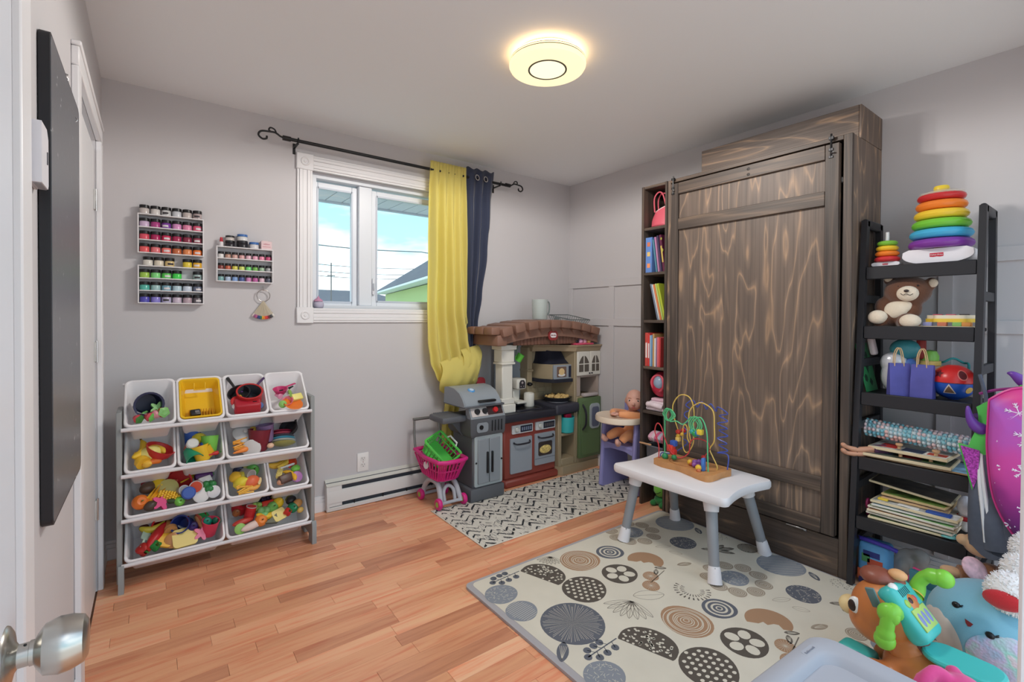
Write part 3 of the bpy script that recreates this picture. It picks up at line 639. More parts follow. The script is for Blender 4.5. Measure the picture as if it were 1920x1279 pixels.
# ---- big play mat with printed motifs (flat print laid on the foam)
def playmat():
    X0, X1, Y0, Y1 = 1.243, 2.601, -2.90, -1.186
    t = T('play_mat', 'large cream foam play mat printed with grey and brown plant motifs', 'play mat', (1.9, -2.0, 0))
    b = B(); pl = rrect(X1-X0, Y1-Y0, .03, 5, (X0+X1)/2, (Y0+Y1)/2)
    O('edge_band', B().prism(pl, .0005, .011), mat((172, 168, 170), .7), t, wd=True)
    O('foam', B().prism(rrect(X1-X0-.036, Y1-Y0-.03, .025, 5, (X0+X1)/2+.009, (Y0+Y1)/2), .004, .0118), mat((216, 209, 192), .7, var=.02, vs=6, bump=.08, bs=500), t, wd=True)
    Z = .01195
    COL = dict(grey_blue=(136, 141, 149), slate=(96, 99, 108), taupe=(112, 104, 94), dark=(88, 80, 72), tan=(170, 134, 104), beige=(164, 150, 132), cream=(216, 209, 192))
    L = {}
    def flush(stuff=False):
        base = None
        for k in [q for q in L if q != 'cream']+[q for q in L if q == 'cream']:
            if k == 'cream' and base is not None: O('printed_detail', L[k], mat(COL[k], .75), base, wd=True, ang=0, kind='stuff')
            else:
                o = O('printed_motif', L[k], mat(COL[k], .75), t, wd=True, ang=0, kind='stuff' if stuff else None); base = base or o
        L.clear()
    def mo(fn, *a, stuff=False, **k): fn(*a, **k); flush(stuff)
    zz = {'grey_blue': Z, 'slate': Z, 'taupe': Z, 'dark': Z, 'tan': Z, 'beige': Z, 'cream': Z+.00022}
    rnd = random.Random(3)
    def poly(k, pts, up=0):
        pts = [(x, y) for x, y in pts]
        if any(x < X0+.018 or x > X1 or y < Y0 or y > Y1-.016 for x, y in pts):
            pts = [(min(max(x, X0+.018), X1-.001), min(max(y, Y0+.01), Y1-.016)) for x, y in pts]
        z = zz[k]+up*.00022
        if max(y for x, y in pts) < -2.66 or max(y for x, y in pts)-min(y for x, y in pts) < 1e-4: return
        L.setdefault(k, B()).add([(x, y, z) for x, y in pts], [tuple(range(len(pts)))])
    def blob(cx, cy, r, n=28, w=.05, ph=0): return [(cx+r*(1+w*math.sin(2*a+ph)+w*.5*math.sin(3*a+ph*2))*math.cos(a), cy+r*(1+w*math.sin(2*a+ph)+w*.5*math.sin(3*a+ph*2))*math.sin(a)) for a in [2*PI*i/n for i in range(n)]]
    def line(k, pts, w, up=0):
        for (x0, y0), (x1, y1) in zip(pts, pts[1:]):
            d = math.hypot(x1-x0, y1-y0) or 1; nx, ny = -(y1-y0)/d*w/2, (x1-x0)/d*w/2
            poly(k, [(x0+nx, y0+ny), (x1+nx, y1+ny), (x1-nx, y1-ny), (x0-nx, y0-ny)], up)
    def ring(k, cx, cy, r, w, n=30, sx=1, up=0):
        line(k, [(cx+r*sx*math.cos(2*PI*i/n), cy+r*math.sin(2*PI*i/n)) for i in range(n+1)], w, up)
    def disc_spiral(cx, cy, r, k='beige'):
        poly(k, blob(cx, cy, r, 28, .04, rnd.random()*6))
        n = 5 if r < .05 else 9
        for i in range(1, n): ring('cream', cx+rnd.uniform(-.04, .04)*r, cy+rnd.uniform(-.04, .04)*r, r*i/n, .0016 if r < .05 else .003)
    def disc_stripe(cx, cy, r, k='grey_blue', ang=.3):
        poly(k, blob(cx, cy, r, 30, .03, ang))
        for i in range(-6, 7):
            o = i/7*r; h = math.sqrt(max(0, r*r-o*o))*rnd.uniform(.7, .93); c, s = math.cos(ang), math.sin(ang)
            line('cream', [(cx-h*c-o*s, cy-h*s+o*c), (cx+h*c-o*s, cy+h*s+o*c)], .0016)
    def disc_speck(cx, cy, r, k='grey_blue'):
        poly(k, blob(cx, cy, r, 28, .03, 1))
        for i in range(int(60*r/.07)):
            a = rnd.random()*2*PI; q = r*.92*math.sqrt(rnd.random()); b0 = rnd.random()*PI; s = .006
            x, y = cx+q*math.cos(a), cy+q*math.sin(a); line('cream', [(x-s*math.cos(b0), y-s*math.sin(b0)), (x+s*math.cos(b0), y+s*math.sin(b0))], .0013)
    def radial(cx, cy, r):
        poly('slate', blob(cx, cy, r, 36, .015, 0))
        for i in range(72):
            a = 2*PI*i/72+rnd.uniform(-.03, .03); r1 = r*rnd.uniform(.75, .98)
            poly('cream', [(cx, cy), (cx+r1*math.cos(a-.006), cy+r1*math.sin(a-.006)), (cx+r1*math.cos(a+.006), cy+r1*math.sin(a+.006))])
    def target(cx, cy, r):
        poly('slate', blob(cx, cy, r, 28, .04, 2)); ring('cream', cx, cy, r*.72, r*.13); ring('cream', cx, cy, r*.42, r*.13); ring('cream', cx, cy, r*.17, r*.08, 14)
    def petals(cx, cy, r):
        poly('dark', blob(cx, cy, r, 30, .03, 1))
        for i in range(5):
            a = 2*PI*i/5+.5; ca, sa = math.cos(a), math.sin(a)
            poly('cream', [(cx+ca*(r*.53+r*.32*math.cos(q))-sa*r*.27*math.sin(q), cy+sa*(r*.53+r*.32*math.cos(q))+ca*r*.27*math.sin(q)) for q in [2*PI*k/14 for k in range(14)]])
    def scales(cx, cy, r):
        poly('dark', blob(cx, cy, r, 32, .03, .5))
        for i in range(-5, 6):
            for j in range(-5, 6):
                x = (i+(j % 2)*.5)*r*.30; y = j*r*.22
                if math.hypot(x, y) < r*.90: poly('cream', [(cx+x+r*.10*math.cos(q)*(1 if math.cos(q) > 0 else .6), cy+y+r*.07*math.sin(q)) for q in [2*PI*k/10 for k in range(10)]])
    def dome(cx, cy, w, rot=.0):
        c, s = math.cos(rot), math.sin(rot); R = w/2
        def tf(x, y): return (cx+x*c-y*s, cy+x*s+y*c)
        poly('dark', [tf(R*math.cos(a), R*.82*max(math.sin(a), -.30)+(.12*R if math.sin(a) > 0 else 0)-.2*R) for a in [2*PI*i/36 for i in range(36)]])
        for i in range(90):
            x, y = rnd.uniform(-R, R), rnd.uniform(-.40*R, .70*R)
            if (x/R)**2+(max(y+.1*R, 0)/(R*.8))**2 < .80: poly('cream', [(tf(x, y)[0]+.0052*math.cos(q), tf(x, y)[1]+.0052*math.sin(q)) for q in [2*PI*k/7 for k in range(7)]])
    def crescent(cx, cy, w):
        R = w/2
        o = [(cx+R*math.cos(a), cy+R*.95*math.sin(a)) for a in [math.radians(-50+g*10) for g in range(0, 24)]]
        i = [(cx-R*.55, cy-.15*R), (cx-R*.28, cy-.05*R), (cx-.2*R, cy-.28*R), (cx+.12*R, cy-.22*R), (cx+.30*R, cy-.30*R), (cx+.32*R, cy-.62*R)]
        ca, sa = math.cos(-.6), math.sin(-.6); poly('tan', [(cx+(x-cx)*ca-(y-cy)*sa, cy+(x-cx)*sa+(y-cy)*ca) for x, y in o+i])
    def berries(cx, cy, w, a):
        c, s = math.cos(a), math.sin(a); R = w/2
        line('slate', [(cx-R*c, cy-R*s), (cx+R*c, cy+R*s)], .005)
        for k, (u, v) in enumerate(((-1, .0), (-.7, .32), (-.25, .34), (.15, .33), (-.6, -.34), (-.1, -.36), (.45, -.36))):
            x, y = cx+R*(u*c-v*s), cy+R*(u*s+v*c); bx = u+.18
            line('slate', [(cx+R*bx*c, cy+R*bx*s), (x, y)], .0028); poly('slate', blob(x, y, .013 if w < .15 else .015, 12))
    def leaf(cx, cy, w, a, k='beige', fill=True, asp=.42):
        c, s = math.cos(a), math.sin(a); R = w/2
        pts = [(cx+R*(x*c-y*s), cy+R*(x*s+y*c)) for x, y in [(math.cos(q)*(1), math.sin(q)*asp*(1-.0*math.cos(q))*abs(math.sin(q))**.4) for q in [2*PI*i/24 for i in range(24)]]]
        if fill:
            poly(k, pts)
            for j in range(-2, 3): line('cream', [(cx-R*.8*c-j*.0*s, cy-R*.8*s), (cx+R*(.55*c-j*.13*s), cy+R*(.55*s+j*.13*c))], .0012)
        else: line(k, pts+[pts[0]], .0018); line(k, [(cx-R*c, cy-R*s), (cx+R*c, cy+R*s)], .0014)
    def fan(cx, cy, w, a):
        for k in range(8):
            q = a+(k-3.5)*.27; leaf(cx+w*.42*math.cos(q), cy+w*.42*math.sin(q), w*.8, q, 'taupe', False, .22)
    def dashes(cx, cy, r, a0, a1):
        for R in (r*.62, r):
            n = 16
            for i in range(n):
                a = a0+(a1-a0)*i/n; poly('dark', [(cx+(R-.009)*math.cos(a-.03), cy+(R-.009)*math.sin(a-.03)), (cx+(R+.008)*math.cos(a-.05), cy+(R+.008)*math.sin(a-.05)), (cx+(R+.008)*math.cos(a+.05), cy+(R+.008)*math.sin(a+.05)), (cx+(R-.009)*math.cos(a+.03), cy+(R-.009)*math.sin(a+.03))])
    def hand(cx, cy, w, a):
        for k, (q, ln) in enumerate(((a, .62), (a+.55, .5), (a-.6, .55), (a+PI-.3, .42), (a+PI+.6, .4))):
            leaf(cx+w*ln*.5*math.cos(q), cy+w*ln*.5*math.sin(q), w*ln*1.15, q, 'taupe', True, .36)
    def dots(cx, cy, r):
        for i in range(60):
            a = rnd.random()*6.28; q = r*math.sqrt(rnd.random()); poly('taupe', [(cx+q*math.cos(a)+.0022*math.cos(b), cy+q*math.sin(a)+.0022*math.sin(b)) for b in (0, 1.26, 2.5, 3.8, 5)])
    def sprig(y):
        line('taupe', [(1.90, -1.65+y), (2.03, -1.625+y)], .004); leaf(1.99, -1.61+y, .05, .6, 'taupe'); leaf(2.035, -1.60+y, .055, 2.4, 'taupe')
    def floret(x, y, r):
        poly('tan', blob(x, y, r))
        for i in range(20):
            a = 2*PI*i/20; line('cream', [(x, y), (x+r*.9*math.cos(a), y+r*.9*math.sin(a))], .0009)
    for y in (0, -.563, -1.126):
        mo(disc_spiral, 1.788, -1.333+y, .094, 'tan'); mo(target, 1.962, -1.363+y, .066); mo(crescent, 2.037, -1.516+y, .165); mo(petals, 1.848, -1.522+y, .080); mo(scales, 1.633, -1.515+y, .095)
        mo(dome, 1.577, -1.323+y, .205, -1.25); mo(berries, 1.425, -1.245+y, .15, .05, stuff=True); mo(disc_speck, 1.330, -1.339+y, .068); mo(disc_stripe, 1.328, -1.478+y, .064, 'grey_blue', .15)
        mo(radial, 1.437, -1.648+y, .122); mo(fan, 1.725, -1.69+y, .145, 3.6, stuff=True); mo(leaf, 1.814, -1.704+y, .13, -.55, 'taupe', False, .5, stuff=True); mo(leaf, 1.300, -1.741+y, .10, .75, 'slate')
        mo(floret, 1.942, -1.618+y, .036); mo(floret, 1.880, -1.666+y, .038); mo(sprig, y, stuff=True); mo(dashes, 1.990, -1.790+y, .066, 1.7, 5.9, stuff=True)
        mo(disc_speck, 2.224, -1.282+y, .062)
        for k in range(9):
            a = 2*PI*k/9+.25; mo(disc_spiral, 2.226+.117*math.cos(a), -1.287+y+.108*math.sin(a), .036)
        mo(disc_speck, 2.338, -1.517+y, .066, 'slate'); mo(disc_stripe, 2.505, -1.352+y, .100, 'grey_blue', 2.6); mo(hand, 2.40, -1.655+y, .15, -.5, stuff=True)
        mo(disc_stripe, 2.545, -1.741+y, .048, 'taupe', .9); mo(leaf, 2.525, -1.485+y, .075, .9, 'slate'); mo(leaf, 2.154, -1.645+y, .075, -.4, 'beige'); mo(leaf, 2.222, -1.481+y, .08, -.5, 'beige', False, .35, stuff=True); mo(leaf, 2.216, -1.557+y, .06, -1.1, 'beige', False, .5, stuff=True)
        mo(dots, 2.548, -1.585+y, .045, stuff=True)
    mo(fan, 1.70, -1.225, .09, 3.9, stuff=True)
playmat()
# ------------------------------------------------------------------ kids table
def kids_table():
    t = T('kids_table', 'small white plastic play table with splayed grey legs on the play mat', 'table', (2.335, -1.545, 0))
    hx, hy = .215, .315; top = .385
    poly = []
    def edge(p, q, bulge, n=10):
        p = Vector((*p, 0)); q = Vector((*q, 0)); d = (q-p); nn = Vector((d.y, -d.x, 0)).normalized()
        for i in range(n): s = i/n; v = p+d*s+nn*bulge*math.sin(PI*s); poly.append((v.x, v.y))
    c = .03
    P = [(-hx+c, -hy), (hx-c, -hy), (hx, -hy+c), (hx, hy-c), (hx-c, hy), (-hx+c, hy), (-hx, hy-c), (-hx, -hy+c)]
    for i in range(8): edge(P[i], P[(i+1) % 8], (-.028 if i in (0, 4) else .012 if i in (2, 6) else .009), 14 if i in (0, 2, 4, 6) else 5)
    b = B(); n = len(poly); rows = []
    for s, z in ((.90, top-.045), (.985, top-.04), (1.0, top-.030), (1.0, top-.012), (.985, top-.002), (.96, top)):
        rows.append([(x*s, y*s, z) for x, y in poly])
    vs = [p for r in rows for p in r]; fs = [(j*n+i, j*n+(i+1) % n, (j+1)*n+(i+1) % n, (j+1)*n+i) for j in range(len(rows)-1) for i in range(n)]
    fs += [tuple(range(n)), tuple(range((len(rows)-1)*n, len(rows)*n))]
    O('top', b.add(vs, fs), mat((236, 232, 234), .35), t)
    mg = mat((146, 148, 152), .4); mw = mat((232, 228, 230), .4)
    for sx in (-1, 1):
        for sy in (-1, 1):
            a = Vector((sx*.150, sy*.205-.005, top-.04)); e = Vector((sx*.222, sy*.25-.025, .0125)); d = e-a
            l = O('leg', B().tube([a+d*.08, a+d*.45, a+d*.84], [.026, .024, .0225], 16), mg, t)
            O('socket', B().tube([a, a+d*.06, a+d*.16], [.034, .035, .031], 16), mw, l)
            O('foot', B().tube([a+d*.80, a+d*.84, a+d*.95, e], [.0235, .0265, .029, .031], 16), mw, l)
            O('pin', B().sph(a+d*.80+Vector((-.018*1, -.015, 0)), .0035, 8, 6), M_CHROME, l)
kids_table()
# ================================================================== toy food and bins
def toy(k, s, c, c2=None):
    """parts of a small toy around its own origin: [(part name, builder, colour), ...]"""
    G, BK = (70, 130, 60), (38, 38, 40)
    if k == 'fruit': return [('body', B().lathe([(0, -.85*s), (.45*s, -.88*s), (.85*s, -.5*s), (s, 0), (.88*s, .5*s), (.5*s, .82*s), (.12*s, .74*s), (0, .70*s)], 16), c), ('stem', B().cyl((0, 0, .68*s), (.1*s, 0, 1.1*s), .09*s, seg=6), c2 or (92, 70, 40))]
    if k == 'berry': return [('body', B().lathe([(0, -1.1*s), (.5*s, -.7*s), (.9*s, .1*s), (.75*s, .55*s), (0, .7*s)], 14), c), ('leaves', B().lathe([(.0, .72*s), (.5*s, .85*s), (1.0*s, .6*s), (.5*s, .7*s), (0, .68*s)], 5), c2 or G)]
    if k == 'lemon': return [('lemon', B().lathe([(0, -1.35*s), (.15*s, -1.2*s), (.75*s, -.75*s), (s, 0), (.75*s, .75*s), (.15*s, 1.2*s), (0, 1.35*s)], 14), c)]
    if k == 'egg': return [('egg', B().sph((0, 0, 0), (s, .78*s, .74*s), 16, 10), c)]
    if k == 'long': return [('long', B().sph((0, 0, 0), (s*1.7, .55*s, .5*s), 16, 10), c)]
    if k == 'banana': return [('body', B().tube(bez([(-1.7*s, .55*s, 0), (-.9*s, -.05*s, 0), (0, -.25*s, 0), (.9*s, -.05*s, 0), (1.7*s, .55*s, 0)], 14), [.12*s, .3*s, .42*s, .5*s, .52*s, .54*s, .54*s, .54*s, .54*s, .53*s, .5*s, .44*s, .34*s, .2*s, .1*s], 9), c), ('tip', B().cyl((1.66*s, .52*s, 0), (1.95*s, .78*s, 0), .12*s, seg=6), (110, 84, 40))]
    if k == 'carrot': return [('root', B().lathe([(0, -1.9*s), (.16*s, -1.6*s), (.42*s, -.2*s), (.55*s, .7*s), (.4*s, 1.0*s), (0, 1.0*s)], 12, TR(0, 0, 0, 0, PI/2, 0)), c), ('leaf_top', B().cyl((.95*s, 0, 0), (1.6*s, .1*s, .05*s), .14*s, .28*s, 6), c2 or G)]
    if k == 'corn':
        b = B()
        for i in range(9):
            x = -1.3*s+i*.32*s; r = .5*s*math.sqrt(max(.08, 1-((i-3.5)/6.2)**2))
            for j in range(10): b.sph((x, r*math.cos(j*PI/5+.3*(i % 2)), r*math.sin(j*PI/5+.3*(i % 2))), .17*s, 6, 4)
        b.cyl((-1.35*s, 0, 0), (1.3*s, 0, 0), .44*s, seg=8)
        return [('kernels', b, c), ('husk', B().sph((1.2*s, 0, -.1*s), (.8*s, .5*s, .4*s), 10, 6), (86, 130, 60))]
    if k == 'pepper':
        def f(u, v):
            a = 2*PI*u; r = s*(.85+.14*math.cos(4*a))*math.sin(PI*min(.98, .04+.96*v))**.6*(1-.25*v)
            return (r*math.cos(a), r*math.sin(a), s*(1-2*v)-.2*s*math.exp(-30*(r/s)**2)*(1 if v < .3 else 0))
        return [('body', B().grid(f, 24, 12, wrap=True), c), ('stem', B().cyl((0, 0, .7*s), (.12*s, 0, 1.35*s), .14*s, .1*s, 8), G)]
    if k == 'cup': return [('cup', B().lathe([(0, -.95*s), (.7*s, -s), (.78*s, -.9*s), (.98*s, s), (1.04*s, 1.02*s), (.9*s, 1.0*s), (.72*s, -.8*s), (0, -.84*s)], 20), c), ('handle', B().tube([(.8*s+.5*s*math.sin(a), 0, .55*s*math.cos(a)) for a in [PI*i/8 for i in range(9)]], .12*s, 6), c2 or c)]
    if k == 'beaker': return [('beaker', B().lathe([(0, -.95*s), (.7*s, -s), (.78*s, -.9*s), (.98*s, s), (1.04*s, 1.02*s), (.9*s, 1.0*s), (.72*s, -.8*s), (0, -.84*s)], 20), c)]
    if k == 'bucket': return [('pail', B().lathe([(0, -.95*s), (.72*s, -s), (.8*s, -.9*s), (.98*s, .9*s), (1.08*s, .92*s), (1.08*s, 1.02*s), (.92*s, 1.0*s), (.74*s, -.8*s), (0, -.84*s)], 24), c), ('bail', B().tube([(1.08*s*math.cos(a), -.75*s*math.sin(a), .85*s+.2*s*math.sin(a)) for a in [PI*i/14 for i in range(15)]], .035*s, 5), (150, 150, 150)), ('print', B().box((-.25*s, .845*s, -.2*s), (.3*s, .875*s, .05*s), m=TR(0, 0, 0, .09)), (226, 226, 226))]
    if k == 'bowl': return [('bowl', B().lathe([(0, -.45*s), (.45*s, -.45*s), (.85*s, -.05*s), (s, .45*s), (1.04*s, .46*s), (.94*s, .44*s), (.8*s, 0), (.42*s, -.38*s), (0, -.38*s)], 22), c)]
    if k == 'pan': return [('pan', B().lathe([(0, -.3*s), (.8*s, -.3*s), (.95*s, .28*s), (1.02*s, .3*s), (.9*s, .3*s), (.76*s, -.22*s), (0, -.22*s)], 22), c), ('handle', B().tube([(.95*s, 0, .2*s), (1.5*s, 0, .34*s), (2.3*s, 0, .4*s)], [.12*s, .13*s, .17*s], 8), c2 or BK)]
    if k == 'pot': return [('pot', B().lathe([(0, -.6*s), (.92*s, -.6*s), (s, -.5*s), (s, .58*s), (1.06*s, .6*s), (.92*s, .6*s), (.92*s, -.48*s), (0, -.5*s)], 24), c), ('lining', B().lathe([(0, -.46*s), (.9*s, -.46*s), (.905*s, .56*s)], 24), (72, 74, 80)), ('handle', B().tube([(s, 0, .4*s), (1.6*s, 0, .5*s), (2.2*s, 0, .5*s)], .11*s, 8), c2 or BK)]
    if k == 'plate': return [('plate', B().lathe([(0, -.05*s), (.6*s, -.05*s), (.95*s, .1*s), (s, .13*s), (.95*s, .15*s), (.6*s, .02*s), (0, .02*s)], 26), c)]
    if k == 'lid': return [('lid', B().lathe([(0, .30*s), (.55*s, .24*s), (.85*s, .1*s), (s, 0), (.97*s, -.06*s), (.5*s, .16*s), (0, .22*s)], 24), c), ('knob', B().lathe([(0, .52*s), (.16*s, .5*s), (.2*s, .42*s), (.08*s, .36*s), (.1*s, .28*s)], 12), c2 or c)]
    if k == 'slice': return [('slice', B().prism(rrect(2*s, 1.7*s, .35*s, 4), -.16*s, .16*s), c)]
    if k == 'round': return [('round', B().lathe([(0, -.2*s), (.85*s, -.2*s), (s, -.1*s), (s, .1*s), (.85*s, .2*s), (0, .2*s)], 20), c)]
    if k == 'wedge': return [('wedge', B().prism([(-s, -.6*s), (s, -.75*s), (.8*s, .7*s)], -.4*s, .4*s), c)]
    if k == 'block': return [('block', B().rbox((-s, -.62*s, -.5*s), (s, .62*s, .5*s), .18*s, 3), c)]
    if k == 'can': return [('can', B().lathe([(0, -s), (.66*s, -s), (.7*s, -.95*s), (.7*s, .95*s), (.66*s, s), (0, s)], 20), c), ('paper_band', B().lathe([(.715*s, -.6*s), (.715*s, .6*s)], 20), c2 or (226, 226, 222)), ('rim', B().lathe([(.62*s, s), (.72*s, 1.03*s), (.72*s, .92*s)], 20), (190, 190, 190))]
    if k == 'shaker': return [('jar', B().lathe([(0, -s), (.55*s, -s), (.6*s, -.9*s), (.6*s, .45*s), (0, .45*s)], 16), c), ('cap', B().lathe([(.62*s, .42*s), (.62*s, .9*s), (.5*s, s), (0, s)], 16), c2 or (60, 90, 170)), ('print', B().lathe([(.612*s, -.5*s), (.612*s, .1*s)], 16), (206, 120, 90))]
    if k == 'grapes':
        b = B(); r = random.Random(int(c[0]*7+s*1e4))
        for i in range(22):
            a = r.random()*6.28; q = r.random()
            b.sph((s*(1.7*q-.9), s*.55*(1-.6*q)*math.cos(a), s*.4*(1-.5*q)*math.sin(a)), .3*s, 8, 6)
        return [('grapes', b, c)]
    if k == 'lettuce':
        b = B(); r = random.Random(5)
        for i in range(12):
            a = i*2.4; b.sph((.5*s*math.cos(a), .5*s*math.sin(a), .4*s*math.sin(i)), (.55*s, .55*s, .5*s), 8, 6)
        return [('lettuce', b, c)]
    if k == 'spoon': return [('spoon', B().tube([(-2.0*s, 0, .1*s), (-.5*s, 0, 0), (.3*s, 0, -.1*s)], [.16*s, .14*s, .2*s], 8).sph((.9*s, 0, -.1*s), (.75*s, .5*s, .16*s), 14, 7), c)]
    if k == 'scoop': return [('bowl', B().lathe([(0, -.45*s), (.55*s, -.38*s), (s, .4*s), (.9*s, .4*s), (.45*s, -.28*s), (0, -.32*s)], 18), c), ('handle', B().box((.9*s, -.18*s, .28*s), (2.6*s, .18*s, .42*s), bev=.05*s), c2 or c)]
    if k == 'spatula': return [('blade', B().prism(rrect(1.5*s, 1.2*s, .25*s, 4), -.06*s, .06*s), c), ('handle', B().box((-2.2*s, -.16*s, -.08*s), (-.7*s, .16*s, .08*s), bev=.04*s), c2 or c)]
    if k == 'knife': return [('blade', B().prism([(-.3*s, -.25*s), (1.6*s, -.2*s), (1.9*s, .1*s), (1.5*s, .25*s), (-.3*s, .22*s)], -.06*s, .06*s), c), ('handle', B().rbox((-1.7*s, -.2*s, -.12*s), (-.3*s, .2*s, .12*s), .08*s, 2), c2 or c)]
    if k == 'tongs': return [('tongs', B().tube([(-1.8*s, .5*s, 0), (-.4*s, .2*s, 0), (1.5*s, 0, 0)], .13*s, 6).tube([(-1.8*s, -.4*s, 0), (-.4*s, -.12*s, 0), (1.5*s, 0, 0)], .13*s, 6), c)]
    if k == 'taco':
        def f(u, v):
            a = PI*u; q = (v-.5)*1.9; return (s*1.3*math.cos(a)*(1-.15*abs(q)), s*.35*q, s*(math.sin(a)*.95*abs(q)**.5-.5))
        return [('taco', B().grid(f, 16, 10, .06*s), c)]
    if k == 'bun': return [('bun', B().sph((0, .22*s, 0), (1.6*s, .38*s, .45*s), 14, 8).sph((0, -.22*s, 0), (1.6*s, .38*s, .45*s), 14, 8), c), ('sausage', B().tube([(-1.7*s, 0, .2*s), (0, 0, .26*s), (1.7*s, 0, .2*s)], [.2*s, .27*s, .2*s], 10), c2 or (186, 84, 60))]
    if k == 'eggplant': return [('body', B().lathe([(0, -1.5*s), (.5*s, -1.35*s), (.78*s, -.7*s), (.6*s, .3*s), (.4*s, 1.0*s), (0, 1.1*s)], 16, TR(0, 0, 0, 0, PI/2, 0)), c), ('calyx', B().lathe([(0, 1.25*s), (.2*s, 1.2*s), (.45*s, .85*s), (.38*s, .95*s), (0, 1.1*s)], 10, TR(0, 0, 0, 0, PI/2, 0)), G)]
    if k == 'cone': return [('cone', B().lathe([(0, -1.2*s), (.25*s, -1.2*s), (.6*s, 0), (.7*s, .1*s), (.7*s, .6*s), (0, .6*s)], 14), c)]
    if k == 'fries':
        b = B(); r = random.Random(9)
        for i in range(9): b.box((-s, -.1*s, -.1*s), (s, .1*s, .1*s), bev=.03*s, m=TR(0, (i-4)*.17*s, .15*s*(i % 3), r.uniform(-.2, .2), r.uniform(-.2, .2), r.uniform(-.4, .4)))
        return [('fries', b, c)]
    if k == 'flower':
        return [('flower', B().prism([((s*(.72+.28*math.cos(5*a)))*math.cos(a), (s*(.72+.28*math.cos(5*a)))*math.sin(a)) for a in [2*PI*i/30 for i in range(30)]], -.2*s, .2*s), c)]
    if k == 'crab': return [('shell', B().sph((0, 0, 0), (1.2*s, .75*s, .4*s), 14, 8), c), ('claw', B().sph((-1.2*s, .5*s, 0), (.5*s, .25*s, .2*s), 10, 6).sph((-1.3*s, -.5*s, 0), (.5*s, .25*s, .2*s), 10, 6).tube([(1, 0, 0), (1, 0, 0)], .0001, 3) if 0 else B().sph((-1.2*s, .5*s, 0), (.55*s, .25*s, .2*s), 10, 6), c), ('claw', B().sph((-1.2*s, -.5*s, 0), (.55*s, .25*s, .2*s), 10, 6), c)]
    raise KeyError(k)
def put_toy(name, kind, s, c, M, label, cat, group=None, c2=None, rough=.38):
    parts = toy(kind, s, c, c2)
    if len(parts) == 1:
        return tag(O(name, parts[0][1], mat(parts[0][2], rough), None, M), label, cat, group)
    t = T(name, label, cat, group=group); t.matrix_basis = M
    for nm, b, col in parts: O(nm, b, mat(col, rough), t)
    return t
BINL = .247
def bin_rack():
    t = T('toy_bin_rack', 'grey toy organizer rack holding four rows of white bins', 'rack', (.455, -.29, 0))
    mg = mat((150, 153, 153), .45, bump=.03, bs=40); mw = mat((226, 222, 224), .35)
    for x0, x1 in ((.064, .083), (.829, .848)):
        sd = O('side_board', B().box((x0, -.372, .03), (x1, -.19, .745), bev=.003), mg, t, wd=True)
        O('foot', B().prism([(-.405, 0), (-.335, 0), (-.335, .03), (-.372, .10), (-.395, .115), (-.405, .10)], x0-.001 if x0 > .5 else x0+.006, x1+.001 if x0 > .5 else x1+.006, Matrix(((0, 0, 1, 0), (1, 0, 0, 0), (0, 1, 0, 0), (0, 0, 0, 1)))), mg, sd, wd=True)
        O('foot', B().box((x0, -.24, 0), (x1, -.17, .03), bev=.003), mg, sd, wd=True)
    ROW = (.682, .488, .301, .115)
    for z in ROW:
        O('front_rail', B().tube([(.080, -.378, z-.010), (.832, -.378, z-.010)], .0085, 10), mw, t, wd=True)
        O('rear_rail', B().tube([(.080, -.184, z+.158), (.832, -.184, z+.158)], .0055, 8), mw, t, wd=True)
    mb = mat((242, 238, 239), .32)
    def bin_mesh(w):
        L = BINL; b = B()
        rings = [(w-.024, L-.024, -.130, .012), (w-.018, L-.018, -.020, .02), (w-.012, L-.010, -.014, .02), (w, L, -.012, .024), (w, L, -.002, .024), (w-.004, L-.004, 0, .023), (w-.016, L-.016, 0, .02), (w-.020, L-.020, -.003, .02), (w-.026, L-.026, -.125, .014)]
        sh = {0: .03, 8: .03}
        vs = []; fs = []; n = 24
        for i, (a, c, z, r) in enumerate(rings):
            f = 1
            if i in sh: a -= .030; c -= .085
            vs += [(x, y+BINL/2+(-.034 if i in sh else 0), z) for x, y in rrect(a, c, r, 5)]
        for j in range(len(rings)-1): fs += [(j*n+i, j*n+(i+1) % n, (j+1)*n+(i+1) % n, (j+1)*n+i) for i in range(n)]
        fs += [tuple(range(n)), tuple(range((len(rings)-1)*n, len(rings)*n))]
        return mesh('bin', b.add(vs, fs), 50)
    ms, ml = bin_mesh(.181), bin_mesh(.366)
    fr = {}
    X0 = .0865; cw = .1845
    lay = [(0, 0, 1, 'top left bin'), (0, 1, 1, 'tray bin'), (0, 2, 1, 'third top bin'), (0, 3, 1, 'top right bin'),
           (1, 0, 1, 'second row left bin'), (1, 1, 1, 'second row middle bin'), (1, 2, 2, 'second row wide bin'),
           (2, 0, 2, 'third row wide bin'), (2, 2, 1, 'third row middle bin'), (2, 3, 1, 'third row right bin'),
           (3, 0, 2, 'bottom left wide bin'), (3, 2, 2, 'bottom right wide bin')]
    for r, c, span, ph in lay:
        xc = X0+cw*(c+span/2); z = ROW[r]+.004
        M = Matrix(((1, 0, 0, xc), (0, .7071, -.7071, -.383), (0, .7071, .7071, z), (0, 0, 0, 1)))
        o = O('toy_bin', ms if span == 1 else ml, mb, None, M)
        tag(o, 'white plastic bin of the grey toy rack, the %s' % ph.replace('tray bin', 'second one of the top row'), 'bin', 'white bins of the toy rack')
        fr[r, c] = (M, cw*span-.004, ph)
    return fr
BINS = bin_rack()
R_, Y_, G_, OR, PK, PU, BL, BR, BK, GY = (196, 44, 44), (236, 192, 48), (66, 158, 72), (232, 122, 48), (222, 74, 132), (126, 78, 150), (44, 88, 170), (124, 82, 56), (36, 36, 40), (150, 150, 154)
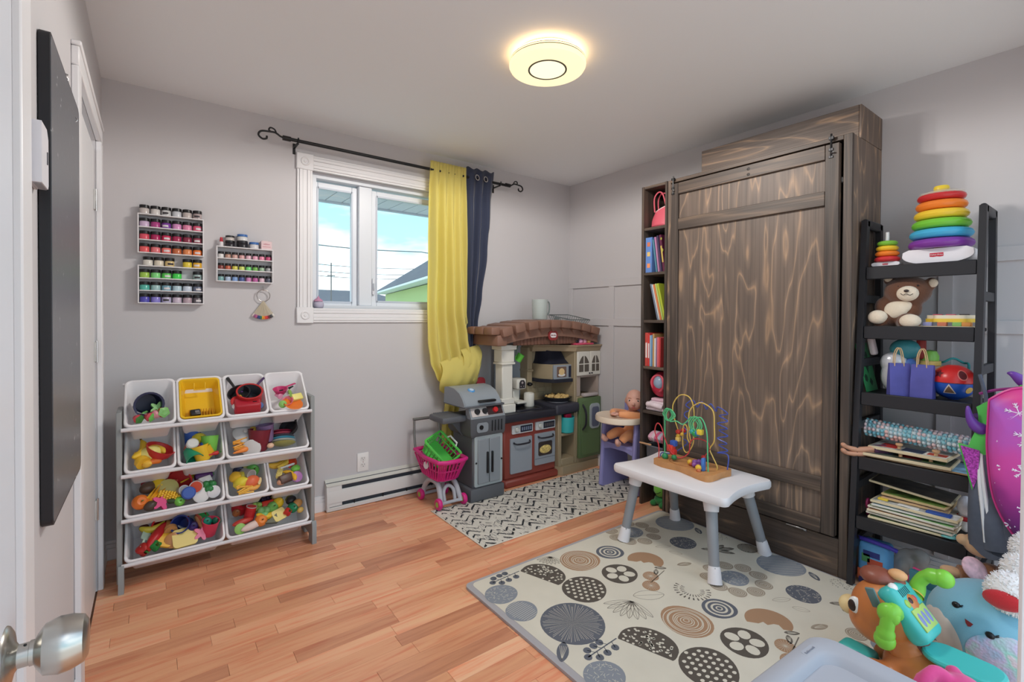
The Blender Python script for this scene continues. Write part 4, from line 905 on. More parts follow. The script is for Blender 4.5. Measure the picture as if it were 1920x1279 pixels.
PY, MG, TE, LG, MR, NV = (238, 224, 130), (200, 52, 110), (40, 160, 132), (120, 196, 80), (120, 32, 48), (34, 36, 72)
# (kind, size, colour, a across, b up the bin, rx, ry, rz, name, description [, second colour] [, extra height])
FOOD = {
 (0, 0): [('bucket', .037, NV, .38, .46, .75, .1, .1, 'toy_bucket', 'dark navy toy bucket tipped forward'),
          ('berry', .015, (206, 74, 84), .16, .10, 1.2, .3, .6, 'fabric_strawberry', 'red fabric strawberry in the near left corner'), ('berry', .016, (206, 84, 92), .46, .12, 1, 1.2, .4, 'fabric_strawberry', 'red fabric strawberry in front of the navy bucket', (110, 190, 90)), ('berry', .016, (226, 150, 160), .62, .16, 1.4, .4, 2, 'fabric_strawberry', 'pale pink fabric strawberry', (150, 200, 120)), ('berry', .018, (180, 66, 44), .83, .20, .6, .5, 0, 'fabric_strawberry', 'brownish red fabric strawberry at the right', (130, 190, 110)), ('flower', .022, (150, 206, 130), .70, .32, .3, .2, 0, 'fabric_leaf', 'pale green fabric leaf cluster'), ('knife', .014, (130, 200, 120), .36, .24, .5, .8, 1.2, 'fabric_sprig', 'light green fabric stem sticking up')],
 (0, 1): [],
 (0, 2): [('pan', .036, BK, .24, .50, -.25, .2, 1.9, 'toy_pan', 'black toy frying pan with a long handle'), ('pot', .040, (190, 46, 46), .66, .44, -.15, .15, .9, 'toy_pot', 'red toy pot with dark inside', (70, 40, 90)), ('block', .040, (178, 36, 52), .50, .17, -.35, 0, .0, 'toy_purse', 'red padded toy purse with black clasp'), ('spoon', .018, Y_, .30, .36, .3, .3, 1.4, 'toy_spoon', 'yellow toy spoon standing up'), ('round', .020, R_, .16, .30, .2, .3, 0, 'toy_tomato_half', 'red toy tomato half'), ('can', .014, (170, 90, 150), .14, .16, 1.2, .3, .2, 'toy_tin', 'small purple toy tin'), ('egg', .017, (84, 116, 170), .88, .14, 0, .3, .4, 'toy_egg', 'blue toy egg'), ('spoon', .016, PU, .66, .66, .1, .4, .3, 'toy_ladle', 'purple toy ladle leaning on the rim')],
 (0, 3): [('scoop', .026, MG, .24, .50, -.5, .2, .5, 'measuring_cup', 'magenta toy measuring cup'), ('tongs', .020, BK, .60, .62, .2, .3, .7, 'toy_tongs', 'black toy tongs'), ('spatula', .015, (226, 222, 220), .52, .40, .5, .8, 1.45, 'toy_server', 'white toy server standing up'), ('scoop', .021, (236, 130, 150), .46, .17, -.4, 0, 1.4, 'toy_ladle', 'pink toy scoop with white handle', (230, 226, 224)), ('block', .020, PY, .82, .28, .2, .2, .3, 'toy_butter', 'pale yellow toy butter block'), ('plate', .034, OR, .66, .10, -.2, .15, 0, 'toy_plate', 'orange toy plate lying at the front'), ('round', .022, (140, 180, 84), .64, .36, .2, 1.1, .3, 'toy_pickle', 'green toy pickle slice'), ('fruit', .014, (150, 206, 110), .27, .12, .6, .2, 0, 'toy_apple', 'small light green toy apple'), ('cone', .014, (240, 160, 190), .20, .36, 1.2, .4, .6, 'toy_cupcake', 'pink toy cupcake')],
 (1, 0): [('banana', .024, Y_, .22, .42, .4, .3, 1.3, 'toy_banana', 'yellow toy banana leaning on the left side'), ('cone', .030, (232, 182, 50), .20, .18, 1.3, .4, .3, 'toy_pear_half', 'deep yellow hollow toy squeezer'), ('egg', .032, PY, .48, .30, .2, .1, .3, 'toy_melon', 'pale yellow toy melon'), ('bowl', .040, R_, .78, .30, -.5, .5, 0, 'toy_bowl', 'red toy bowl tilted on its side'), ('carrot', .021, OR, .56, .12, .1, .1, .2, 'toy_carrot', 'orange toy carrot at the front', OR), ('banana', .018, (226, 186, 60), .66, .40, .2, .2, 2.6, 'toy_banana', 'small dull yellow toy banana behind the melon'), ('lemon', .013, (240, 190, 70), .40, .08, 1, .2, 1, 'toy_lemon', 'tiny yellow toy lemon at the front edge')],
 (1, 1): [('beaker', .025, BL, .24, .62, -.9, .2, .1, 'toy_beaker', 'blue toy beaker at the back'), ('lemon', .023, (214, 198, 50), .44, .54, .6, .2, .5, 'toy_lemon', 'yellow green toy lemon'), ('shaker', .028, (206, 60, 66), .16, .36, .2, .1, .2, 'toy_jar', 'red toy jar with white lid', (214, 214, 210)), ('beaker', .025, (36, 150, 110), .20, .14, 1.35, .3, .2, 'toy_beaker', 'teal green toy beaker on its side'), ('cup', .026, Y_, .50, .16, -.9, .3, .5, 'toy_cup', 'yellow toy cup with two rings'), ('beaker', .027, LG, .80, .36, -.9, .5, .3, 'toy_beaker', 'bright green toy beaker'), ('cup', .018, (226, 176, 40), .70, .18, -.9, .2, .9, 'toy_cup', 'small yellow toy cup'), ('fruit', .014, BL, .58, .34, .2, .2, 0, 'toy_plum', 'blue toy plum'), ('carrot', .013, R_, .86, .10, .1, .1, .2, 'toy_chili', 'red toy chili in the corner'), ('fruit', .013, (150, 40, 40), .40, .30, .2, .2, 0, 'toy_cherry', 'dark red toy cherry')],
 (1, 2): [('lid', .038, (190, 190, 190), .15, .50, -.15, .2, 0, 'pot_lid', 'silver toy pot lid'), ('fries', .024, (232, 160, 50), .10, .22, .2, .2, .2, 'toy_fries', 'orange toy fries'), ('carrot', .017, (240, 140, 60), .13, .08, .1, .1, .3, 'toy_carrot', 'light orange toy carrot stub', OR), ('cup', .037, MR, .36, .30, -.8, .35, .2, 'toy_kettle', 'maroon toy kettle lying open'), ('round', .030, (206, 202, 200), .24, .10, .5, -.5, .2, 'toy_dish', 'light grey toy dish on edge'), ('beaker', .030, (140, 110, 150), .48, .46, -.8, .2, .3, 'toy_tumbler', 'translucent purple toy tumbler'), ('egg', .020, (226, 186, 70), .33, .62, .1, .1, .1, 'toy_potato', 'yellow toy potato at the back'), ('pan', .034, BK, .88, .55, -.4, -.5, .6, 'toy_pan', 'black toy pan at the right end'), ('egg', .012, (230, 190, 160), .52, .10, .1, .1, .1, 'toy_egg', 'small peach toy egg')]
        + [('plate', .050, col, .72, .20+.062*i, -1.25, .32, 0, 'toy_plate', d) for i, (col, d) in enumerate((((176, 170, 96), 'olive toy plate at the bottom of the plate stack'), ((226, 226, 222), 'white toy plate low in the plate stack'), ((90, 170, 196), 'blue toy plate in the middle of the plate stack'), ((104, 92, 100), 'grey toy plate in the plate stack'), ((222, 96, 116), 'pink toy plate near the top of the plate stack'), ((150, 44, 70), 'dark red toy plate topmost of the plate stack')))],
 (2, 0): [('fruit', .023, OR, .075, .22, .3, .2, 0, 'toy_orange', 'toy orange in the left corner', (90, 120, 50)), ('egg', .024, (92, 70, 56), .16, .52, .2, .2, .4, 'toy_mushroom', 'dark brown toy mushroom'), ('lemon', .027, (226, 190, 40), .27, .60, .6, .2, .3, 'toy_lemon', 'large yellow toy lemon at the back'), ('taco', .030, (236, 180, 50), .22, .34, .3, .3, 1.0, 'toy_taco', 'yellow toy taco shell'), ('taco', .030, (226, 160, 40), .29, .40, .3, .3, 1.1, 'toy_taco', 'orange yellow toy taco shell behind the first'), ('egg', .020, (76, 60, 50), .20, .10, .2, .2, .4, 'toy_burger', 'dark brown toy burger patty'), ('flower', .028, PK, .31, .14, .4, .3, .2, 'toy_candy', 'hot pink toy wrapped candy'), ('corn', .024, (238, 190, 50), .43, .24, .2, .1, -.35, 'toy_corn', 'yellow toy corn cob'), ('round', .030, (190, 180, 110), .39, .42, .3, .1, 0, 'toy_melon_slice', 'olive toy melon slice'), ('pan', .042, R_, .53, .62, -.8, .1, 2.9, 'toy_skillet', 'red toy skillet with handle to the left', R_), ('can', .022, GY, .56, .30, .4, .2, .3, 'toy_tin', 'grey toy tin', (170, 170, 172)), ('shaker', .032, (214, 206, 200), .64, .22, .4, .1, -.1, 'toy_shaker', 'white toy spice shaker with blue cap'), ('can', .028, (204, 74, 44), .76, .36, .5, -.3, .2, 'toy_tin', 'orange red toy soup tin', (206, 160, 130)), ('round', .024, (226, 222, 220), .80, .13, .5, .2, 0, 'toy_saucer', 'white toy saucer at the front'), ('block', .020, (232, 230, 228), .85, .46, .3, .3, .4, 'toy_milk', 'white toy milk carton'), ('lettuce', .022, (50, 130, 70), .90, .30, .1, .1, .1, 'toy_broccoli', 'dark green toy broccoli'), ('round', .020, (220, 218, 220), .955, .16, .6, .3, 0, 'toy_saucer', 'small white toy saucer in the right corner'), ('eggplant', .022, (96, 52, 110), .87, .64, .1, .1, .2, 'toy_eggplant', 'purple toy eggplant at the back'), ('spoon', .017, (226, 180, 50), .67, .66, .2, .3, .6, 'toy_spoon', 'yellow toy spoon sticking up'), ('fruit', .015, LG, .53, .08, .3, .2, 0, 'toy_lime', 'light green toy lime'), ('bun', .016, (186, 140, 80), .40, .56, .2, .2, .3, 'toy_bread_roll', 'tan toy bread roll'), ('carrot', .016, (60, 80, 50), .46, .11, .1, .1, 2.8, 'toy_pickle', 'dark green toy pickle')],
 (2, 2): [('lemon', .020, (232, 186, 50), .14, .42, .6, .1, .9, 'toy_lemon', 'golden toy lemon at the left'), ('fruit', .020, (38, 40, 66), .28, .60, .2, .2, 0, 'toy_plum', 'dark navy toy plum'), ('egg', .030, (222, 206, 120), .52, .70, .2, .1, .1, 'toy_melon', 'pale yellow toy melon at the back'), ('fruit', .022, (82, 160, 64), .76, .54, .2, .2, 0, 'toy_apple', 'green toy apple'), ('can', .024, (160, 160, 156), .54, .46, .9, .2, .5, 'toy_tin', 'silver toy tin on its side', (150, 150, 148)), ('lemon', .022, (226, 206, 60), .28, .26, .3, .8, .4, 'toy_lemon', 'bright yellow toy lemon in front'), ('egg', .020, (190, 180, 60), .36, .42, .2, .1, .1, 'toy_pear', 'olive yellow toy pear'), ('egg', .028, (226, 110, 70), .66, .24, .1, .1, .3, 'toy_steak', 'salmon toy fish fillet'), ('fries', .024, (236, 180, 60), .38, .10, .2, .1, .3, 'toy_fries', 'yellow toy fries at the front'), ('banana', .014, (232, 170, 80), .70, .09, .2, .1, .2, 'toy_shrimp', 'orange yellow toy shrimp'), ('long', .012, (232, 206, 150), .90, .22, .2, .4, 1.3, 'toy_bread_stick', 'beige toy bread stick')],
 (2, 3): [('banana', .022, (226, 176, 60), .24, .66, .2, .2, .4, 'toy_banana', 'dull yellow toy banana at the back left'), ('banana', .020, (236, 200, 80), .46, .62, .3, .3, .9, 'toy_banana', 'light yellow toy banana at the back'), ('crab', .024, (214, 70, 36), .82, .66, .4, .3, 1.4, 'toy_lobster', 'orange red toy lobster'), ('corn', .016, (236, 216, 130), .20, .34, .3, .2, 1.2, 'toy_corn', 'pale toy corn standing up'), ('knife', .016, (226, 224, 222), .52, .48, .4, .2, .3, 'toy_knife', 'white toy knife'), ('block', .024, (84, 56, 46), .36, .16, .2, .1, .3, 'toy_chocolate', 'dark brown toy chocolate bar'), ('banana', .018, (236, 180, 50), .58, .24, .3, .2, 2.2, 'toy_banana', 'small golden toy banana in the middle'), ('round', .020, (176, 120, 176), .80, .16, .3, .2, 0, 'toy_onion_slice', 'lilac toy onion slice'), ('egg', .017, LG, .80, .38, .1, .1, .2, 'toy_pea_pod', 'green toy pea pod'), ('egg', .014, (206, 150, 120), .20, .09, .1, .1, .2, 'toy_egg', 'tan toy egg in the corner')],
 (3, 0): [('bowl', .052, (178, 28, 34), .40, .66, .9, .2, 0, 'toy_bowl', 'large red toy bowl turned over at the back'), ('bowl', .044, (172, 26, 32), .72, .74, .9, -.2, 0, 'toy_bowl', 'dark red toy bowl at the back right'), ('spatula', .026, (50, 156, 76), .84, .60, .5, .2, .7, 'toy_spatula', 'green toy spatula'), ('long', .030, (190, 36, 40), .26, .36, .3, .2, 1.0, 'toy_sausage', 'red toy sausage'), ('pepper', .024, (176, 40, 36), .10, .13, .9, .3, .2, 'toy_pepper', 'red toy bell pepper in the left corner'), ('pepper', .021, (36, 132, 62), .24, .14, .3, .3, .2, 'toy_pepper', 'dark green toy bell pepper'), ('slice', .026, (236, 180, 46), .35, .24, .3, .1, 1.3, 'toy_cheese', 'orange yellow toy cheese slice'), ('round', .024, (186, 128, 74), .45, .17, .4, .1, 0, 'toy_bread', 'brown toy bread slice'), ('slice', .034, (236, 214, 130), .60, .18, .15, .1, .1, 'toy_bread', 'pale yellow toy toast slice'), ('cup', .028, (34, 52, 126), .59, .48, -.5, .2, 2.6, 'toy_cup', 'dark blue toy mug'), ('bowl', .028, (226, 224, 226), .62, .66, .6, .1, 0, 'toy_bowl', 'white toy bowl behind the blue mug'), ('cone', .026, (206, 150, 92), .42, .46, 1.2, .1, .1, 'toy_cone', 'tan toy ice cream cone'), ('fruit', .017, (60, 44, 110), .69, .38, .2, .2, 0, 'toy_plum', 'violet toy plum'), ('bun', .019, (192, 136, 90), .79, .46, .2, .2, 1.9, 'toy_hot_dog', 'tan toy hot dog bun'), ('flower', .026, (236, 130, 160), .81, .20, .5, .2, .1, 'toy_flower', 'light pink toy flower'), ('beaker', .026, (216, 60, 90), .92, .28, -.5, .2, .1, 'toy_beaker', 'pink red toy beaker'), ('fruit', .018, TE, .86, .42, .2, .2, 0, 'toy_apple', 'teal toy apple'), ('spatula', .020, (190, 216, 196), .14, .40, .5, .3, 1.3, 'toy_turner', 'pale mint toy turner'), ('banana', .020, (206, 190, 60), .22, .56, .2, .2, .2, 'toy_banana', 'olive yellow toy banana'), ('fruit', .014, (40, 130, 100), .985, .40, .2, .2, 0, 'toy_lime', 'small sea green toy lime at the right'), ('egg', .014, (96, 50, 40), .13, .62, .2, .1, .1, 'toy_date', 'dark maroon toy date')],
 (3, 2): [('fruit', .030, (186, 32, 40), .13, .68, .2, .2, 0, 'toy_apple', 'large red toy apple'), ('can', .024, (206, 44, 50), .25, .42, -.6, .4, .2, 'toy_tin', 'red toy tin facing forward', (196, 40, 46)), ('grapes', .030, (50, 34, 66), .48, .68, .1, .1, .3, 'toy_grapes', 'dark purple toy grape bunch'), ('eggplant', .026, (40, 30, 48), .58, .80, .1, .1, .4, 'toy_eggplant', 'black purple toy eggplant'), ('lettuce', .022, (130, 190, 120), .44, .36, .2, .1, .1, 'toy_lettuce', 'pale green toy lettuce'), ('fruit', .020, (120, 186, 96), .58, .44, .2, .2, 0, 'toy_apple', 'light green toy apple in the middle'), ('lettuce', .018, (150, 186, 90), .36, .54, .2, .1, .1, 'toy_lettuce', 'yellow green toy lettuce'), ('lemon', .021, (226, 200, 50), .67, .70, .3, .3, .3, 'toy_lemon', 'yellow toy lemon at the back'), ('lemon', .020, (232, 196, 44), .67, .52, .3, .3, .9, 'toy_lemon', 'golden toy lemon in the middle'), ('egg', .022, (206, 216, 130), .70, .84, .3, .3, .9, 'toy_pear', 'pale green toy pear'), ('block', .020, (206, 52, 36), .52, .55, .2, .1, .1, 'toy_tomato', 'red toy tomato chunk'), ('knife', .020, (232, 228, 226), .78, .68, .4, .2, .9, 'toy_knife', 'white toy knife leaning diagonally'), ('banana', .022, (232, 190, 50), .50, .28, .2, .2, .15, 'toy_banana', 'yellow toy banana in front'), ('fruit', .021, (240, 140, 60), .39, .18, .3, .1, 0, 'toy_orange', 'toy orange in front'), ('wedge', .022, (110, 110, 90), .53, .16, .2, .2, 0, 'toy_fish', 'grey green toy fish wedge'), ('slice', .024, (240, 222, 140), .66, .22, .2, .2, .4, 'toy_cheese', 'pale yellow toy cheese slice'), ('pepper', .018, (196, 44, 40), .78, .24, .3, .3, .2, 'toy_pepper', 'red toy bell pepper at the front right'), ('fruit', .019, (30, 130, 86), .87, .32, .2, .2, 0, 'toy_avocado', 'deep green toy avocado'), ('egg', .020, (30, 30, 34), .87, .52, .2, .2, .5, 'toy_olive', 'shiny black toy olive'), ('egg', .020, (196, 140, 80), .955, .40, .2, .2, .5, 'toy_potato', 'brown toy potato at the right'), ('egg', .013, (206, 170, 90), .965, .22, .2, .2, .5, 'toy_potato', 'small yellow brown toy potato'), ('long', .024, (232, 206, 196), .27, .11, .1, .1, .3, 'toy_baguette', 'pinkish white toy baguette'), ('round', .018, (150, 196, 100), .10, .09, .5, .1, 0, 'toy_lime_slice', 'light green toy lime slice'), ('long', .020, (190, 60, 50), .14, .24, .1, .1, .2, 'toy_sausage', 'brick red toy sausage'), ('fruit', .013, (150, 90, 50), .08, .48, .2, .2, 0, 'toy_onion', 'small brown toy onion'), ('banana', .016, (196, 180, 60), .88, .76, .2, .2, 1.2, 'toy_banana', 'thin olive toy banana at the back'), ('bun', .015, (232, 176, 60), .33, .80, .2, .2, .2, 'toy_bread_roll', 'golden toy roll at the back')],
}
def fill_bins():
    for key, items in FOOD.items():
        M, w, ph = BINS[key]
        for it in items:
            k, s, c, a, b, rx, ry, rz, nm, de = it[:10]; c2 = it[10] if len(it) > 10 else None
            s *= 1.38
            v = .018+b*(BINL-.036); u = (a-.5)*(w-.028-1.1*s)
            rr = s*(.75 if k in ('fruit', 'lemon', 'pepper', 'lettuce', 'bucket', 'cup', 'beaker', 'can', 'pot') else .4)
            n = max(-.092+rr, min(-.002-rr*.1, .115-.9*v-rr*.4))
            if de.find('stack') > 0: n = -.045; s *= .8; u = .075
            put_toy(nm, k, s, c, M @ TR(u, v, n, rx, ry, rz), '%s in the %s' % (de, ph), nm.split('_')[-1], 'toy food in the bins', c2)
    M, w, ph = BINS[0, 1]
    t = T('yellow_tray', 'yellow plastic tray with ridged rack fitted in a top bin', 'tray'); t.matrix_basis = M
    my = mat((240, 190, 36), .4); md = mat((214, 150, 26), .45)
    b = B(); n = 24; vs = []; fs = []
    rings = [(.120, .170, -.068, .01), (.150, .208, -.006, .016), (.160, .220, -.004, .018), (.160, .220, .002, .018), (.148, .206, .002, .015), (.142, .196, -.006, .014), (.114, .160, -.062, .01)]
    for a, c, z, r in rings: vs += [(x, y+BINL/2, z) for x, y in rrect(a, c, r, 5)]
    for j in range(len(rings)-1): fs += [(j*n+i, j*n+(i+1) % n, (j+1)*n+(i+1) % n, (j+1)*n+i) for i in range(n)]
    fs += [tuple(range(n)), tuple(range((len(rings)-1)*n, len(rings)*n))]
    O('tub', b.add(vs, fs), my, t)
    O('grip', B().tube([(-.022, .205, .004), (-.022, .178, -.012), (.022, .178, -.012), (.022, .205, .004)], .0035, 6), my, t)
    for i in range(9): O('ridge', B().box((-.045+.0112*i, .045, -.064), (-.0415+.0112*i, .088, -.040), bev=.001), md, t)
    t2 = T('toy_clip', 'small black toy camera resting in the yellow tray', 'toy'); t2.matrix_basis = M @ TR(-.022, .058, -.028, .1, .1, .15)
    O('body', B().rbox((-.020, -.015, -.010), (.020, .015, .010), .004, 2), mat((36, 34, 36), .4), t2); O('plate', B().box((-.002, -.006, .010), (.014, .006, .012)), mat((120, 116, 116), .4), t2)
fill_bins()
O('clasp', B().rbox((-.010, -.006, .0), (.012, .006, .010), .003, 2), mat((30, 30, 32), .4), bpy.data.objects['toy_purse'], TR(.028, -.01, .018)) if 'toy_purse' in bpy.data.objects else None
# ------------------------------------------------------------------ powder jars on wall racks
def jar_mesh():
    body = mesh('jar', B().lathe([(0, 0), (.46, 0), (.5, .03), (.5, .58), (.44, .66), (0, .66)], 18)); lid = mesh('lid', B().lathe([(.5, .64), (.52, .66), (.52, .97), (.48, 1.0), (0, 1.0)], 18)); lab = mesh('paper', B().grid(lambda u, v: (.506*math.cos(-2.2+u*1.3), .506*math.sin(-2.2+u*1.3), .18+.22*v), 6, 1))
    return body, lid, lab
JB, JL, JP = jar_mesh()
JN = {}
def jar(x, y, z, d, h, col, label, group, lidc=(30, 28, 30), lab=False):
    t = T('powder_jar', label, 'jar', (x, y, z), group=group); t.scale = (d, d, h); t.rotation_euler = (0, 0, random.uniform(-.3, .3))
    O('glass', JB, mat(col, .25, coat=.3), t); O('lid', JL, mat(lidc, .3), t)
    if lab: O('paper_label', JP, mat((60, 54, 58) if sum(col) > 500 else (226, 220, 222), .5), t)
def rack(name, label, x0, x1, z0, z1, ns):
    t = T(name, label, 'rack', ((x0+x1)/2, 0, z0)); m = mat((236, 234, 236), .4); d = .052; th = .005
    O('back', B().box((x0, -.003, z0), (x1, 0, z1)), mat((208, 208, 212), .5), t, wd=True)
    for x in (x0, x1-th): O('side', B().box((x, -d+.0002, z0+th), (x+th, -.003, z1-th), bev=.0008), m, t, wd=True)
    for i in range(ns+1):
        z = z0+(z1-z0-th)*i/ns; O('shelf', B().box((x0+(th if 0 < i < ns else 0), -d, z), (x1-(th if 0 < i < ns else 0), -.003, z+th), bev=.0008), m, t, wd=True)
rack('jar_rack', 'upper left white wall rack with three shelves of powder jars', .131, .396, 1.448, 1.636, 3)
rack('jar_rack', 'lower left white wall rack with three shelves of powder jars', .131, .396, 1.208, 1.390, 3)
rack('jar_rack', 'right white wall rack of smaller powder jars above the nail sample ring', .450, .715, 1.328, 1.511, 3)
ordn = ('first', 'second', 'third', 'fourth', 'fifth', 'sixth', 'seventh', 'eighth')
J1 = [('upper left rack, on top', 1.636, [('pale grey', (206, 196, 192)), ('off white', (216, 210, 206)), ('silver grey', (200, 200, 200)), ('silver', (204, 206, 212)), ('taupe grey', (196, 184, 180)), ('mauve grey', (180, 162, 162))]),
      ('upper left rack, top shelf', 1.574, [('pale lilac', (212, 186, 216)), ('magenta', (176, 66, 132)), ('violet', (124, 62, 160)), ('orchid pink', (222, 150, 200)), ('candy pink', (230, 140, 176)), ('rose pink', (224, 92, 126))]),
      ('upper left rack, middle shelf', 1.513, [('coral red', (226, 84, 104)), ('dark magenta', (176, 34, 92)), ('crimson', (206, 46, 90)), ('raspberry', (172, 46, 88)), ('wine', (140, 46, 72)), ('dusty maroon', (146, 62, 82))]),
      ('upper left rack, bottom shelf', 1.453, [('coral', (238, 96, 100)), ('salmon', (232, 122, 128)), ('light coral', (240, 124, 116)), ('copper', (196, 108, 66)), ('apricot', (226, 140, 86)), ('bright orange', (240, 124, 50))]),
      ('lower left rack, on top', 1.390, [('cream', (224, 220, 210)), ('ivory', (226, 216, 196)), ('pale gold', (222, 196, 136)), None, ('yellow', (232, 206, 64)), ('golden', (232, 176, 50))]),
      ('lower left rack, top shelf', 1.330, [('lime', (164, 204, 84)), ('mint green', (132, 220, 132)), ('green', (96, 206, 92)), ('bright green', (70, 216, 84)), None, ('pale blue grey', (164, 186, 186))]),
      ('lower left rack, middle shelf', 1.270, [('turquoise', (86, 186, 170)), ('pale aqua', (164, 200, 200)), ('steel blue', (124, 170, 188)), ('ice blue', (186, 212, 222)), ('powder blue', (206, 216, 230)), ('slate', (104, 112, 134))]),
      ('lower left rack, bottom shelf', 1.213, [('indigo', (88, 82, 184)), ('lavender', (140, 130, 212)), ('pale lavender', (190, 182, 210)), ('pale mauve', (206, 188, 206)), ('dusty pink', (186, 162, 172)), ('charcoal', (100, 94, 102))])]
for ph, z, cols in J1:
    for i, cc in enumerate(cols):
        if cc: jar(.1575+.0425*i+(.013 if 'lower left rack, on top' in ph and i < 3 else 0), -.027, z+.0002, .0385, .042, cc[1], 'black lidded jar of %s powder, %s' % (cc[0], ph), 'powder jars on the left racks', lab=(i+int(z*100)) % 3 == 0)
J2 = [('right rack, top shelf', 1.450, [('white', (226, 222, 220)), ('tan', (190, 146, 128)), ('peach', (214, 170, 160)), ('blush', (216, 164, 164)), ('pale pink', (226, 182, 196)), ('light pink', (236, 170, 194)), ('pink', (236, 142, 172)), ('magenta pink', (196, 76, 120))]),
      ('right rack, middle shelf', 1.390, [('brown red', (134, 60, 54)), ('rust', (190, 92, 62)), ('yellow', (214, 206, 84)), ('lemon', (212, 226, 110)), ('spring green', (122, 220, 124)), ('leaf green', (120, 182, 84)), ('sage', (160, 190, 160)), ('grey', (156, 158, 160))]),
      ('right rack, bottom shelf', 1.333, [('seafoam', (130, 176, 176)), ('pale blue', (176, 194, 220)), ('light blue', (132, 164, 214)), ('denim blue', (74, 92, 150)), ('orchid', (208, 134, 184)), ('purple pink', (192, 96, 160)), ('pale rose', (224, 190, 204)), ('dark slate', (84, 88, 104))])]
for ph, z, cols in J2:
    for i, cc in enumerate(cols):
        jar(.472+.0318*i, -.027, z+.0002, .0265, .034, cc[1], 'tiny jar of %s powder, %s' % (cc[0], ph), 'powder jars on the right rack')
def rack_top():
    z = 1.5112
    t = T('glue_bottle', 'little white bottle with red cap at the left end of the right rack top', 'bottle', (.474, -.03, z))
    O('body', B().lathe([(0, 0), (.009, 0), (.0095, .002), (.0095, .02), (.006, .026), (0, .026)], 14), mat((230, 222, 224), .35), t); O('cap', B().lathe([(.0075, .024), (.008, .026), (.006, .046), (0, .047)], 12), mat((190, 40, 56), .35), t)
    def pot(x, zz, d, h, c, lc, label):
        q = T('powder_pot', label, 'jar', (x, -.028, zz), group='pots on the right rack'); q.scale = (d, d, h); O('glass', JB, mat(c, .3), q); O('lid', JL, mat(lc, .3), q)
        return q
    pot(.513, z, .043, .032, (44, 40, 46), (30, 28, 32), 'black pot under another on the right rack top, left of the blue lids'); pot(.513, z+.0322, .040, .026, (206, 198, 192), (30, 28, 32), 'pale pot with black lid stacked on a black pot')
    pot(.570, z, .050, .036, (40, 38, 44), (40, 38, 44), 'larger black pot under the tall blue lidded pot'); pot(.570, z+.0362, .048, .034, (220, 220, 220), (66, 112, 178), 'white pot with blue lid stacked on a larger black pot')
    pot(.625, z, .045, .034, (220, 218, 220), (66, 112, 178), 'white pot with blue lid standing beside the pink box')
    t = T('pink_box', 'small pale pink carton with lettering at the right end of the rack top', 'box', (.683, -.027, z))
    O('carton', B().box((-.026, -.022, 0), (.026, .022, .044), bev=.001), mat((232, 206, 208), .6), t); O('flap', B().box((-.020, -.004, .044), (.010, .008, .050), bev=.001), mat((226, 214, 214), .6), t)
    text('edition', .011, mat((206, 120, 140), .6), t, TR(0, -.0223, .028, PI/2)); O('stripe', B().box((-.02, -.0225, .012), (.02, -.0221, .015)), mat((214, 150, 160), .6), t)
    # ring of nail tips
    t = T('nail_sample_ring', 'metal ring of fanned clear nail sample sticks hanging under the right rack', 'sample ring', (.672, -.012, 1.262))
    O('ring', B().tube([(.032*math.cos(a), -.006, .032*math.sin(a)) for a in [2*PI*i/32 for i in range(32)]], .0022, 8, True), M_CHROME, t)
    O('hook', B().tube([(0, .012, .05), (0, -.004, .046), (0, -.010, .034), (0, -.004, .028)], .0016, 6), M_CHROME, t)
    tips = [(206, 190, 190), (150, 90, 130), (190, 90, 140), (60, 60, 110), (30, 60, 130), (40, 110, 80), (232, 170, 40), (236, 140, 40), (220, 60, 50), (190, 40, 60), (120, 30, 40), (60, 50, 60), (90, 90, 90), (226, 220, 214)]
    cl, n, l, p = nodemat('clear_plastic'); n.remove(p); tr = n.new('ShaderNodeBsdfTransparent'); df = n.new('ShaderNodeBsdfDiffuse'); df.inputs[0].default_value = rgb((222, 210, 186)); mx = n.new('ShaderNodeMixShader'); mx.inputs[0].default_value = .45; l.new(tr.outputs[0], mx.inputs[1]); l.new(df.outputs[0], mx.inputs[2]); l.new(mx.outputs[0], n['Material Output'].inputs[0])
    for i, c in enumerate(tips):
        a = math.radians(-33+66*i/(len(tips)-1)); Mx = TR(0, -.006-.0012*(i % 3), -.030, 0, -a, 0)
        s = O('sample_stick', B().prism([(-.0022, 0), (.0022, 0), (.0042, -.082), (-.0042, -.082)], -.0007, .0007, TR(0, 0, 0, PI/2)), cl, t, Mx)
        O('nail_tip', B().sph((0, 0, -.090), (.0052, .0016, .0105), 10, 6), mat(c, .2), s)
rack_top()
